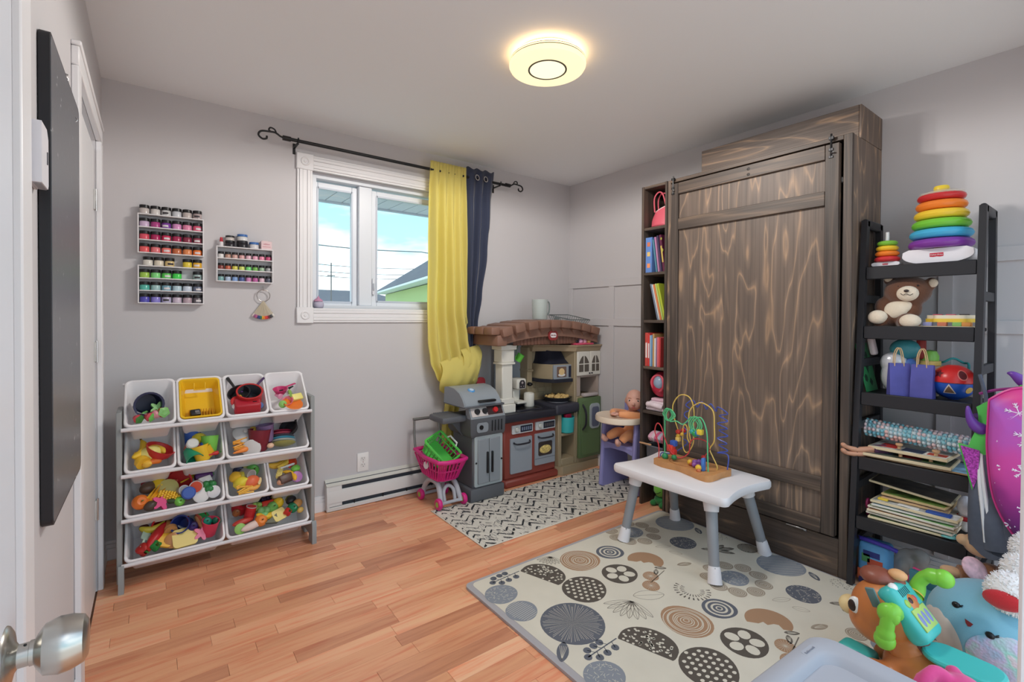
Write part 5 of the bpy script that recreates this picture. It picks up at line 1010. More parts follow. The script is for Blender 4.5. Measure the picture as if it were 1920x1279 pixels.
# ================================================================== toy kitchen corner
YZX = Matrix(((0, 0, 1, 0), (1, 0, 0, 0), (0, 1, 0, 0), (0, 0, 0, 1)))      # (a, b, c) -> (c, a, b): profile in y/z extruded along x
def kitchen():
    t = T('toy_kitchen', 'plastic toy kitchen with brown pergola roof, brick red oven and green fridge', 'toy kitchen', (2.5, -.2, 0))
    red = mat((142, 66, 56), .45); tan = mat((164, 148, 120), .45); blk = mat((46, 46, 54), .35); wht = mat((226, 222, 212), .45); gry = mat((154, 160, 168), .4); brn = mat((140, 104, 88), .5); grn = mat((98, 120, 82), .42); lgt = mat((206, 206, 206), .35)
    def P(nm, b, m, par=t, **k): return O(nm, b, m, par, wd=True, **k)
    def bx(nm, a, c, m, bev=.006, par=t): return P(nm, B().box(a, c, bev=bev), m, par)
    ov = bx('oven_cabinet', (2.075, -.322, .045), (2.548, -.03, .445), red, .012)
    bx('plinth', (2.07, -.352, 0), (2.552, -.03, .05), red, .012, ov)
    bx('side_rib', (2.06, -.30, .30), (2.076, -.20, .34), red, .004, ov); bx('side_rib', (2.06, -.30, .16), (2.076, -.20, .20), red, .004, ov)
    # counter with sink
    c = B().rbox((2.045, -.372, .445), (2.72, -.03, .500), .014, 3); co = P('counter', c, blk)
    P('sink_rim', B().tube([(x, y, .503) for x, y in rrect(.235, .175, .03, 4, 2.315, -.225)], .0075, 8, True), blk, co)
    P('sink_basin', B().prism(rrect(.215, .155, .03, 4, 2.315, -.225), .4995, .5012), mat((22, 22, 26), .3), co)
    P('faucet_ridge', B().rbox((2.20, -.12, .50), (2.50, -.06, .525), .01, 2), blk, co)
    bx('splash_ledge', (2.06, -.10, .50), (2.45, -.03, .535), mat((138, 112, 98), .5), .006)
    P('stove_top', B().rbox((2.50, -.382, .452), (2.735, -.10, .525), .018, 3), mat((60, 60, 70), .4), co)
    for r in (.05, .075): P('burner_ring', B().lathe([(r-.005, 0), (r, .005), (r+.005, 0)], 28, TR(2.625, -.25, .525)), mat((120, 120, 126), .4), co)
    # control panels, doors
    def panel(x0, x1, k):
        o = P('control_panel', B().prism(rrect(x1-x0, .058, .006, 3, (x0+x1)/2, .384), .0, .010, TR(0, -.322, 0, PI/2)), lgt, ov)
        P('screen', B().box((x0+.072, -.3335, .362), (x1-.008, -.3318, .406)), mat((44, 48, 62), .3), o)
        P('knob', B().lathe([(0, .016), (.012, .015), (.018, .008), (.018, 0)], 18, TR(x0+.04, -.332, .384, PI/2)), mat((196, 196, 190), .35), o)
        bt = B()
        for i in range(5): bt.box((x0+.082+i*.018, -.3345, .372), (x0+.094+i*.018, -.3334, .396), bev=.0004)
        P('buttons', bt, mat((120, 130, 150) if k else (90, 84, 84), .4), o, kind='stuff')
    panel(2.14, 2.322, 1); panel(2.348, 2.532, 0)
    def handle(x0, x1, z, y, par): P('handle', B().tube(bez([(x0, y, z+.010), (x0+.02, y-.020, z), (x1-.02, y-.020, z), (x1, y, z+.010)], 16), .006, 8), blk, par)
    d = P('dishwasher_door', B().prism(rrect(.188, .240, .008, 3, 2.221, .205), 0, .010, TR(0, -.322, 0, PI/2)), gry, ov); handle(2.152, 2.292, .287, -.334, d)
    d = P('oven_door', B().prism(rrect(.188, .224, .008, 3, 2.437, .218), 0, .010, TR(0, -.322, 0, PI/2)), gry, ov); handle(2.368, 2.508, .300, -.334, d)
    P('oven_window', B().prism(rrect(.128, .098, .012, 4, 2.437, .218), 0, .003, TR(0, -.332, 0, PI/2)), mat((70, 60, 56), .3), d)
    P('pizza_print', B().lathe([(0, .0008), (.052, .0006), (.054, 0)], 24, TR(2.437, -.335, .212, PI/2, 0, 0, (1, 1, 1)) @ Matrix.Diagonal((1, .55, 1, 1))), mat((214, 182, 112), .5, var=.25, vs=120), d)
    bx('drawer_line', (2.345, -.3335, .150), (2.529, -.332, .153), mat((110, 114, 120), .5), 0, d)
    # tan cabinet on the right
    tn = P('corner_cabinet', B().box((2.552, -.345, .06), (2.585, -.03, .45), bev=.004).box((2.712, -.345, .06), (2.736, -.03, .92), bev=.004).box((2.736, -.345, .06), (2.975, -.03, .56), bev=.004).box((2.585, -.345, .06), (2.712, -.03, .115), bev=.004).box((2.585, -.345, .280), (2.712, -.03, .300), bev=.004).box((2.585, -.06, .115), (2.712, -.03, .45)), tan)
    P('plinth', B().prism([(2.55, -.34), (2.575, -.372), (2.968, -.352), (2.968, -.03), (2.55, -.03)], 0, .062), tan, tn)
    P('pillar', B().box((2.736, -.345, .56), (2.775, -.03, .92), bev=.004).box((2.95, -.345, .56), (2.975, -.03, .92), bev=.004).box((2.775, -.345, .700), (2.95, -.03, .92), bev=.003).box((2.775, -.10, .56), (2.95, -.03, .70)), mat((182, 166, 156), .45), tn)
    P('dispenser_tray', B().rbox((2.79, -.372, .555), (2.94, -.33, .580), .008, 2), mat((196, 186, 184), .4), tn)
    fd = P('fridge_door', B().rbox((2.740, -.372, .095), (2.972, -.343, .548), .008, 2), grn, tn)
    P('fridge_panel', B().prism(rrect(.19, .40, .01, 3, 2.856, .32), 0, .003, TR(0, -.372, 0, PI/2)), mat((104, 128, 86), .42), fd)
    P('dispenser', B().prism(rrect(.105, .19, .03, 5, 2.895, .405), 0, .010, TR(0, -.373, 0, PI/2)), mat((176, 184, 190), .35), fd)
    P('dispenser_well', B().prism(rrect(.075, .15, .02, 5, 2.897, .40), 0, .0025, TR(0, -.3835, 0, PI/2)), mat((100, 106, 130), .35), fd)
    P('handle', B().tube(bez([(2.772, -.372, .50), (2.770, -.405, .46), (2.770, -.412, .41), (2.770, -.405, .35), (2.772, -.372, .31)], 16), .0075, 8), blk, fd)
    # white window cupboard
    def wdoor(x0, x1):
        o = bx('cupboard_door', (x0, -.362, .716), (x1, -.346, .898), wht, .004, tn); w = x1-x0; g = mat((96, 88, 80), .3)
        for i in (0, 1):
            xa = x0+.014+i*(w/2-.010); xb = xa+w/2-.022
            P('pane', B().box((xa, -.3635, .745), (xb, -.3615, .800)), g, o); n = 8
            arc = [(xa+(xb-xa)*k/n, .815+.050*(math.sin(PI/2*(k/n if i == 0 else 1-k/n)))) for k in range(n+1)]
            P('pane', B().prism([(xa, .808), (xb, .808)]+arc[::-1], -.3615, -.3635, Matrix(((1, 0, 0, 0), (0, 0, 1, 0), (0, 1, 0, 0), (0, 0, 0, 1)))), g, o)
        P('knob', B().sph(((x1-.012 if x0 < 2.8 else x0+.012), -.366, .732), (.008, .006, .006), 10, 6), blk, o)
    wdoor(2.727, 2.862); wdoor(2.864, 2.974)
    # back splash, hood and microwave
    bs = P('back_wall_panel', B().box((2.45, -.09, .50), (2.715, -.03, .92), bev=.004), tan)
    for r in range(3):
        for k in range(3): bx('splash_tile', (2.462+.084*k+.02*(r % 2), -.094, .535+.042*r), (2.538+.084*k+.02*(r % 2)-.004*(k == 2)*5, -.09, .572+.042*r), tan, .002, bs)
    bx('pilaster', (2.43, -.135, .50), (2.478, -.03, .93), tan, .006); bx('pilaster_band', (2.425, -.142, .745), (2.483, -.03, .765), tan, .004)
    P('hood', B().prism([(2.505, -.09), (2.505, -.19), (2.55, -.275), (2.735, -.30), (2.735, -.09)], .695, .805), tan)
    P('chimney', B().add([(2.515, -.09, .80), (2.515, -.20, .80), (2.556, -.27, .80), (2.735, -.292, .80), (2.735, -.09, .80), (2.545, -.09, .918), (2.545, -.15, .918), (2.565, -.19, .918), (2.69, -.20, .918), (2.69, -.09, .918), (2.532, -.09, .835), (2.532, -.172, .835), (2.56, -.225, .835), (2.712, -.24, .835), (2.712, -.09, .835)],
      [(0, 1, 11, 10), (1, 2, 12, 11), (2, 3, 13, 12), (3, 4, 14, 13), (10, 11, 6, 5), (11, 12, 7, 6), (12, 13, 8, 7), (13, 14, 9, 8), (0, 1, 2, 3, 4), (5, 6, 7, 8, 9)]), mat((40, 42, 56), .4))
    P('hood_shelf', B().prism([(2.485, -.09), (2.485, -.205), (2.545, -.305), (2.74, -.33), (2.74, -.09)], .672, .697), mat((40, 42, 52), .35))
    a = math.atan2(-.025, .185); Mm = TR(2.6425, -.2885, .748, PI/2, 0, 0) @ TR(0, 0, 0, 0, -a*-1, 0)
    Mm = Matrix.Translation((2.6425, -.2885, .748)) @ Matrix.Rotation(a, 4, 'Z') @ Matrix.Rotation(PI/2, 4, 'X')
    mw = O('microwave_face', B().prism(rrect(.178, .105, .006, 3), 0, .008), gry, t, wd=True); mw.matrix_basis = Mm
    O('microwave_window', B().prism(rrect(.085, .078, .006, 3, -.015, 0), .008, .0095), mat((120, 96, 84), .4), mw); O('burger_print', B().lathe([(0, .0004), (.026, 0)], 20, TR(-.015, .002, .0100)), mat((226, 194, 140), .5), mw); O('plate_print', B().prism(ell(.032, .012, 18, -.015, -.022), .0096, .0100), mat((226, 226, 224), .5), mw)
    O('keypad', B().prism(rrect(.030, .085, .004, 3, .064, 0), .008, .0095), mat((36, 42, 64), .4), mw)
    # crown, post, roof
    P('crown', B().add([(x, y, z) for z, k in ((.900, 0), (.915, .010), (.930, .012), (.940, .026), (.948, .026)) for x, y in ((2.45-k*.3, -.03), (2.45-k*.3, -.16-k), (2.60, -.20-k), (2.712, -.352-k), (2.9745, -.350-k), (2.9745, -.03))],
      [(j*6+i, j*6+(i+1) % 6, (j+1)*6+(i+1) % 6, (j+1)*6+i) for j in range(4) for i in range(6)]+[tuple(range(6)), tuple(range(24, 30))]), mat((170, 150, 122), .45))
    P('post', B().box((2.078, -.300, .545), (2.168, -.215, .93), bev=.006).box((2.062, -.318, .500), (2.184, -.20, .56), bev=.006).box((2.068, -.31, .56), (2.178, -.207, .60), bev=.005).box((2.066, -.312, .83), (2.180, -.205, .845), bev=.003).box((2.070, -.306, .845), (2.176, -.21, .93), bev=.004).box((2.058, -.320, .93), (2.188, -.197, .965), bev=.005), wht)
    bx('grey_back', (2.19, -.045, .50), (2.44, -.035, .95), mat((150, 156, 164), .5), .002)
    zt = lambda x: 1.045+.066*(1-((x-2.46)/.47)**2); zb = lambda x: .968+.052*(1-((x-2.47)/.44)**2)
    xs = [1.985+i*(2.935-1.985)/28 for i in range(29)]
    pts = [(x, zt(x)) for x in xs]+[(x, max(.962, zb(x))) for x in reversed(xs)]
    XZ = Matrix(((1, 0, 0, 0), (0, 0, 1, 0), (0, 1, 0, 0), (0, 0, 0, 1)))
    rf = P('roof_beam', B().prism(pts, -.365, -.345, XZ), brn); P('roof_slab', B().prism([(x, zt(x)) for x in xs]+[(x, zt(x)-.03) for x in reversed(xs)], -.347, -.06, XZ), brn, rf)
    P('roof_beam_rear', B().prism(pts, -.09, -.06, XZ), brn, rf)
    x = 2.14
    while x < 2.72:
        P('slat', B().box((x, -.342, .960), (x+.028, -.332, max(.966, zb(x)+.012)), bev=.003), mat((118, 82, 68), .55), rf); x += .0305
    for x in (2.045, 2.15, 2.262, 2.366, 2.468, 2.570, 2.672, 2.774, 2.870):
        ang = -math.atan(-2*.066*(x-2.46)/.47**2); z = zt(x)
        P('rafter', B().rbox((-.043, -.412, -.032), (.043, -.06, .026), .010, 2, TR(x, 0, z, 0, ang, 0)), brn, rf)
        P('rafter_wedge_block', B().add([(x-.035, -.365, z-.03), (x+.035, -.365, z-.03), (x, -.365, z-.072), (x-.03, -.388, z-.032), (x+.03, -.388, z-.032), (x, -.372, z-.062)], [(0, 1, 2), (3, 4, 5), (0, 3, 5, 2), (1, 4, 5, 2), (0, 1, 4, 3)]), brn, rf)  # brown wedge narrowing downward below each rafter
    for y in (-.33, -.22, -.11): P('rafter_end', B().rbox((1.935, y-.05, 1.035), (2.005, y+.05, 1.088), .011, 2), brn, rf)
    P('corner_block', B().rbox((1.978, -.385, .962), (2.06, -.06, 1.035), .012, 2), brn, rf)
    lg = P('badge', B().prism(rrect(.085, .068, .026, 6), 0, .008, TR(2.470, -.366, 1.025, PI/2)), mat((150, 56, 56), .4), rf)
    P('badge_inset', B().prism(rrect(.056, .034, .016, 6), 0, .0025, TR(2.470, -.374, 1.027, PI/2)), mat((236, 226, 226), .4), lg)
    text('little tikes', .0125, mat((120, 40, 44), .5), lg, TR(2.470, -.3772, 1.027, PI/2), wd=True)
    # coffee maker and cup moulded into the ledge
    cm = P('coffee_maker', B().rbox((2.275, -.21, .632), (2.362, -.10, .710), .014, 3).box((2.285, -.15, .53), (2.345, -.10, .64), bev=.006).rbox((2.275, -.215, .530), (2.362, -.10, .548), .006, 2), wht)
    P('coffee_panel', B().prism([(-.026, -.028), (.026, -.028), (.026, .012), (.014, .030), (-.014, .030), (-.026, .012)], 0, .002, TR(2.320, -.2105, .670, PI/2)), mat((52, 48, 54), .4), cm)
    P('coffee_button', B().cyl((2.32, -.2135, .682), (2.32, -.2125, .682), .009, seg=12).cyl((2.308, -.2135, .655), (2.308, -.2125, .655), .004, seg=8).cyl((2.332, -.2135, .655), (2.332, -.2125, .655), .004, seg=8), mat((180, 170, 170), .4), cm, kind='stuff')
    P('canister', B().lathe([(0, 0), (.036, 0), (.038, .004), (.038, .092), (.034, .098), (.030, .094), (.030, .085), (0, .085)], 24, TR(2.400, -.19, .502)), wht)
    P('tap_knob', B().cyl((2.44, -.135, .655), (2.44, -.16, .655), .014, seg=12).sph((2.44, -.162, .655), (.018, .008, .010), 10, 6), M_BLACK)
    # loose things of the kitchen
    p = T('popcorn_pan', 'round black toy pan of golden popcorn on the toy stove', 'pan', (2.628, -.245, .5325))
    O('pan', B().lathe([(0, 0), (.085, 0), (.105, .028), (.112, .03), (.098, .028), (.08, .006), (0, .006)], 28), blk, p)
    r = random.Random(2); pc = B()
    for i in range(70):
        a = r.random()*6.28; q = .086*math.sqrt(r.random()); pc.sph((q*math.cos(a), q*math.sin(a), .026+.010*r.random()-(q/.09)**2*.006), r.uniform(.009, .014), 7, 5)
    O('popcorn', pc, mat((222, 186, 120), .7), p, kind='stuff')
    p = T('teal_pail', 'teal toy pail hanging under the toy stove', 'pail', (2.648, -.330, .302))
    O('pail', B().lathe([(0, 0), (.042, 0), (.052, .006), (.058, .118), (.054, .118), (.048, .010), (0, .008)], 24), mat((58, 176, 178), .4), p)
    tag(O('red_scoop', B().rbox((2.625, -.345, .372), (2.690, -.315, .442), .012, 2), mat((196, 36, 76), .4)), 'red toy scoop standing in the teal pail', 'scoop')
    p = T('green_mug', 'bright green toy mug hanging beside the white kitchen post', 'mug', (2.275, -.235, .866))
    O('mug', B().lathe([(0, -.028), (.022, -.028), (.026, .028), (.023, .028), (.019, -.022), (0, -.022)], 20, TR(0, 0, 0, .3, .35, 0)), mat((108, 206, 76), .4), p); O('handle', B().tube([(-.024-.012*math.sin(a), 0, .018*math.cos(a)) for a in [PI*i/8 for i in range(9)]], .004, 6), mat((108, 206, 76), .4), p); O('hook', B().tube([(-.034, 0, .0), (-.03, 0, .05), (-.01, 0, .10)], .003, 6), mat((60, 100, 60), .4), p)
    p = T('water_jug', 'clear frosted plastic jug with handle on the toy kitchen roof', 'jug', (2.452, -.245, 1.1385))
    m, n, l, bs_ = nodemat('frosted_clear'); tr = n.new('ShaderNodeBsdfTransparent'); mx = n.new('ShaderNodeMixShader'); mx.inputs[0].default_value = .42; bs_.inputs['Base Color'].default_value = rgb((206, 216, 212)); bs_.inputs['Roughness'].default_value = .25
    l.new(tr.outputs[0], mx.inputs[1]); l.new(bs_.outputs[0], mx.inputs[2]); l.new(mx.outputs[0], n['Material Output'].inputs[0])
    O('body', B().lathe([(0, 0), (.052, 0), (.055, .003), (.059, .145), (.057, .145), (.052, .006), (0, .006)], 26), m, p); O('handle', B().tube(bez([(.056, 0, .135), (.088, 0, .125), (.092, 0, .08), (.084, 0, .045), (.056, 0, .025)], 14), .006, 8), mat((128, 138, 136), .35), p); O('water_line', B().lathe([(0, .008), (.0515, .008), (.0525, .03), (0, .03)], 24), m, p)
    p = T('wire_basket', 'flat grey wire basket lying on the right of the toy kitchen roof', 'basket', (2.745, -.24, 1.104), (0, .16, 0)); mb_ = mat((112, 120, 120), .4)
    O('rim', B().tube([(x, y, .052) for x, y in rrect(.235, .215, .012, 3)], .0035, 6, True), mb_, p); O('base_ring', B().tube([(x, y, .0) for x, y in rrect(.19, .17, .012, 3)], .003, 6, True), mb_, p)
    for i in range(11):
        f = i/10-.5
        for s in (-1, 1): O('wire', B().tube([(f*.19, s*.085, 0), (f*.235, s*.1075, .052)], .0017, 5), mb_, p); O('wire', B().tube([(s*.095, f*.17, 0), (s*.1175, f*.215, .052)], .0017, 5), mb_, p)
        if i % 2 == 0: O('wire', B().tube([(f*.19, -.085, 0), (f*.19, .085, 0)], .0017, 5), mb_, p)
    O('grip_plate', B().box((-.055, .100, .008), (-.005, .110, .052), bev=.003), mat((126, 134, 136), .4), p)
    p = T('egg_tray', 'pink toy egg tray with pastel eggs on the kitchen crown', 'tray', (2.80, -.335, .9485))
    O('tray', B().rbox((-.095, -.032, 0), (.095, .032, .014), .006, 2), mat((226, 84, 116), .4), p)
    for i, (cc, k) in enumerate(((BK, 0), ((232, 176, 206), 1), ((236, 182, 196), 1), ((236, 208, 130), 1))):
        O('egg', B().sph((-.062+.042*i, 0, .026), (.019, .019, .022 if k else .012), 12, 8), mat(cc, .45), p)
kitchen()
def grill():
    t = T('toy_grill', 'grey plastic toy barbecue grill with rounded lid and double doors', 'toy grill', (1.87, -.3, .0065))
    dk = mat((92, 94, 99), .5); md = mat((140, 146, 152), .42); lt = mat((168, 176, 178), .38); z0 = .0065
    def P(nm, b, m, par=t, **k): return O(nm, b, m, par, wd=True, **k)
    P('base', B().rbox((1.745, -.440, z0), (2.002, -.165, .088), .012, 2), dk)
    bd = P('body', B().box((1.768, -.420, .085), (1.992, -.175, .415), bev=.008), dk)
    P('door_frame', B().prism(rrect(.212, .315, .012, 3, 1.884, .252), 0, .008, TR(0, -.420, 0, PI/2)), lt, bd)
    for x0, x1, hx in ((1.800, 1.882, 1.866), (1.886, 1.968, 1.902)):
        d = P('door', B().box((x0, -.437, .112), (x1, -.427, .390), bev=.003), md, bd)
        P('handle', B().rbox((hx-.006, -.452, .175), (hx+.006, -.436, .310), .005, 2), M_BLACK, d)
    for x in (1.790, 1.982): P('screw', B().cyl((x, -.431, .245), (x, -.427, .245), .006, seg=10), M_BLACK, bd)
    P('firebox', B().add([(x, y, z) for z, k in ((.405, 0), (.43, .018), (.525, .022)) for x, y in ((1.758-k, -.165), (1.758-k, -.425-k), (1.998, -.425-k), (1.998, -.165))], [(j*4+i, j*4+(i+1) % 4, (j+1)*4+(i+1) % 4, (j+1)*4+i) for j in range(2) for i in range(4)]+[(0, 1, 2, 3), (8, 9, 10, 11)]), dk)
    v = P('ignition_panel', B().prism(rrect(.085, .06, .018, 5, 1.822, .468), 0, .004, TR(0, -.447, 0, PI/2)), md, bd); P('ignition_button', B().cyl((1.812, -.456, .470), (1.812, -.450, .470), .014, seg=16), M_BLACK, v)
    for i in range(4): P('vent_slot', B().rbox((1.892+.024*i, -.4495, .436), (1.902+.024*i, -.4465, .505), .003, 2), mat((34, 36, 40), .6), bd)
    cp = P('control_panel', B().prism([(-.445, .525), (-.405, .600), (-.38, .600), (-.38, .525)], 1.742, 1.998, YZX), md)
    M = Matrix.Translation((1.87, -.4262, .5630)) @ Matrix.Rotation(math.atan2(.04, .075), 4, 'X').inverted() @ Matrix.Rotation(PI/2, 4, 'X')
    o = O('dial_plate', B().prism(rrect(.235, .060, .004, 2), 0, .0015), mat((206, 196, 192), .4), cp, wd=True); o.matrix_basis = M
    O('dark_plate', B().prism(rrect(.115, .056, .004, 2, .058, 0), .0015, .0025), mat((60, 44, 44), .4), o)
    for x, c in ((-.075, (36, 36, 40)), (-.018, (36, 36, 40)), (.060, (200, 44, 48))): O('dial', B().lathe([(0, .016), (.016, .015), (.019, .002), (.019, .0015)], 18, TR(x, 0, 0)), mat(c, .35), o)
    prof = [(-.430, .600), (-.432, .612), (-.408, .648), (-.370, .680), (-.31, .702), (-.23, .708), (-.185, .700), (-.175, .600)]
    ld = P('lid', B().prism(prof, 1.712, 1.975, YZX), lt if 0 else mat((148, 155, 162), .38), ang=50)
    P('lid_end', B().prism([(y*.995-.001, z) for y, z in prof], 1.700, 1.712, YZX), md, ld, ang=50)
    P('lid_base', B().rbox((1.700, -.438, .592), (1.998, -.170, .604), .004, 2), dk, ld)
    P('lid_handle', B().rbox((1.800, -.452, .622), (1.925, -.424, .636), .005, 2), M_BLACK, ld)
    th = P('thermometer', B().lathe([(0, .006), (.018, .005), (.024, 0)], 20, TR(1.80, -.352, .689, .45)), mat((86, 150, 206), .35), ld); P('gauge_face', B().lathe([(0, .0015), (.012, .001), (.014, 0)], 16, TR(1.80, -.3546, .6945, .45)), mat((196, 216, 236), .4), th)
    sh = P('side_shelf', B().rbox((1.572, -.395, .505), (1.742, -.215, .545), .012, 2), dk)
    for i in range(9): P('grip_bump', B().sph((1.60+.0125*i, -.23, .545), (.006, .008, .005), 8, 5), dk, sh)
    P('bracket', B().prism([(1.742, .510), (1.66, .510), (1.755, .40), (1.768, .40)], -.32, -.29, Matrix(((1, 0, 0, 0), (0, 0, 1, 0), (0, 1, 0, 0), (0, 0, 0, 1)))), dk, sh)
    tag(O('red_paddle', B().prism(rrect(.07, .14, .03, 5), -.006, .006, TR(2.035, -.10, .66, PI/2, 0, 0)).box((2.025, -.106, .50), (2.045, -.094, .60)), mat((150, 44, 52), .45)), 'dark red toy paddle standing behind the grill', 'paddle')
grill()
def cart():
    t = T('toy_shopping_cart', 'pink toy shopping cart with silver frame and pink wheels by the heater', 'toy cart', (1.62, -.29, 0))
    pk = mat((214, 40, 128), .4); sv = mat((178, 178, 184), .35); gn = mat((150, 190, 80), .45); hd = mat((120, 118, 116), .35, .3)
    z0, z1 = .165, .285
    def ring(f): # basket outline at height fraction f
        a = .075+.028*f; y0 = -.385-.062*f+.0; y1 = -.165+.06*f
        return [(1.625-a*.9, y1), (1.625-a, (y0+y1)/2), (1.625-a*.9, y0+.02), (1.625-a*.5, y0), (1.625+a*.5, y0), (1.625+a*.9, y0+.02), (1.625+a, (y0+y1)/2), (1.625+a*.9, y1)]
    b = B()
    for f in (0, .5): b.tube([(x, y, z0+(z1-z0)*f) for x, y in ring(f)], .005, 6, True)
    R0, R1 = ring(0), ring(1)
    bk = O('basket', b, pk, t, wd=True)
    def lerp(R, s):
        i = int(s) % 8; k = s-int(s); a, c = R[i], R[(i+1) % 8]; return (a[0]+(c[0]-a[0])*k, a[1]+(c[1]-a[1])*k)
    for i in range(32):
        s = i/4; p0, p1 = lerp(R0, s), lerp(R1, s)
        O('slat', B().tube([(*p0, z0), ((p0[0]+p1[0])/2, (p0[1]+p1[1])/2, (z0+z1)/2), (*p1, z1)], [.0055, .0045, .0055], 6), pk, bk, wd=True)
    O('basket_floor', B().prism(R0, z0-.004, z0+.002), pk, bk, wd=True)
    O('rim', B().tube([(*p, z1+(.018 if p[1] > -.2 else .004)) for p in R1], .0135, 10, True), pk, bk, wd=True)
    O('tag_plate', B().prism(ell(.030, .022, 18), 0, .003, TR(1.528, -.27, .242, PI/2, 0, -PI/2+.0) @ TR(0, 0, 0, -.15)), mat((236, 226, 232), .5), bk, wd=True)
    # frame
    for s in (-1, 1):
        O('side_frame', B().tube(bez([(1.625+s*.070, -.175, .035), (1.625+s*.064, -.185, .085), (1.625+s*.058, -.235, .135), (1.625+s*.055, -.30, .145), (1.625+s*.058, -.36, .125), (1.625+s*.068, -.41, .03)], 18), [.016]*19, 10), sv, t, wd=True)
        for y in (-.175, -.41):
            w = O('wheel', B().lathe([(.010, -.012), (.030, -.012), (.034, -.006), (.034, .006), (.030, .012), (.010, .012)], 22, TR(1.625+s*.085, y, .034 if y > -.3 else .0407, 0, PI/2, 0)), pk, t, wd=True)
            O('hub', B().lathe([(0, -.014), (.016, -.013), (.017, .013), (0, .014)], 16, TR(1.625+s*.085, y, .034 if y > -.3 else .0407, 0, PI/2, 0)), gn, w, wd=True)
    O('cross_frame', B().rbox((1.57, -.34, .135), (1.68, -.22, .163), .012, 3).tube([(1.56, -.41, .04), (1.69, -.41, .04)], .010, 8).tube([(1.56, -.175, .034), (1.69, -.175, .034)], .010, 8), sv, t, wd=True)
    O('front_plate', B().tube(bez([(1.590, -.395, .035), (1.592, -.375, .10), (1.625, -.365, .125), (1.658, -.375, .10), (1.660, -.395, .035)], 16), .011, 8), sv, t, wd=True)
    for s in (-1, 1): O('handle_leg', B().tube(bez([(1.625+s*.090, -.105, .30), (1.625+s*.090, -.088, .40), (1.625+s*.088, -.082, .49)], 10), .008, 8), hd, t, wd=True)
    O('handle_bar', B().tube([(1.53, -.082, .490), (1.72, -.082, .490)], .0095, 10), hd, t, wd=True)
    # green basket tipped into the cart
    g = T('green_shopping_basket', 'lime green toy shopping basket tipped inside the pink cart', 'basket', (1.618, -.255, .285), (.75, -.25, .35)); gm = mat((92, 200, 84), .4)
    w, l, h = .075, .10, .085
    for z, k in ((0, .85), (.05, .93), (h, 1.0)): O('hoop', B().tube([(x*k, y*k, z) for x, y in rrect(2*w, 2*l, .015, 3)], .0045 if z < h else .008, 6, True), gm, g)
    for i in range(26):
        s = i/26*24; R = rrect(2*w, 2*l, .015, 5); j = int(s) % 24; p = R[j]
        pass
    for i in range(7):
        f = i/6*2-1
        for s in (-1, 1): O('bar', B().tube([(f*w*.8*.85, s*l*.85, 0), (f*w*.8, s*l, h)], .0036, 5), gm, g); O('bar', B().tube([(s*w*.85, f*l*.8*.85, 0), (s*w, f*l*.8, h)], .0036, 5), gm, g)
    O('floor', B().box((-w*.85, -l*.85, -.003), (w*.85, l*.85, .002), bev=.001), gm, g)
    O('carry_handle', B().tube([(w, -.04, h+.002), (w+.012, -.03, h+.02), (w+.012, .03, h+.02), (w, .04, h+.002)], .006, 6), mat((232, 232, 226), .4), g)
cart()
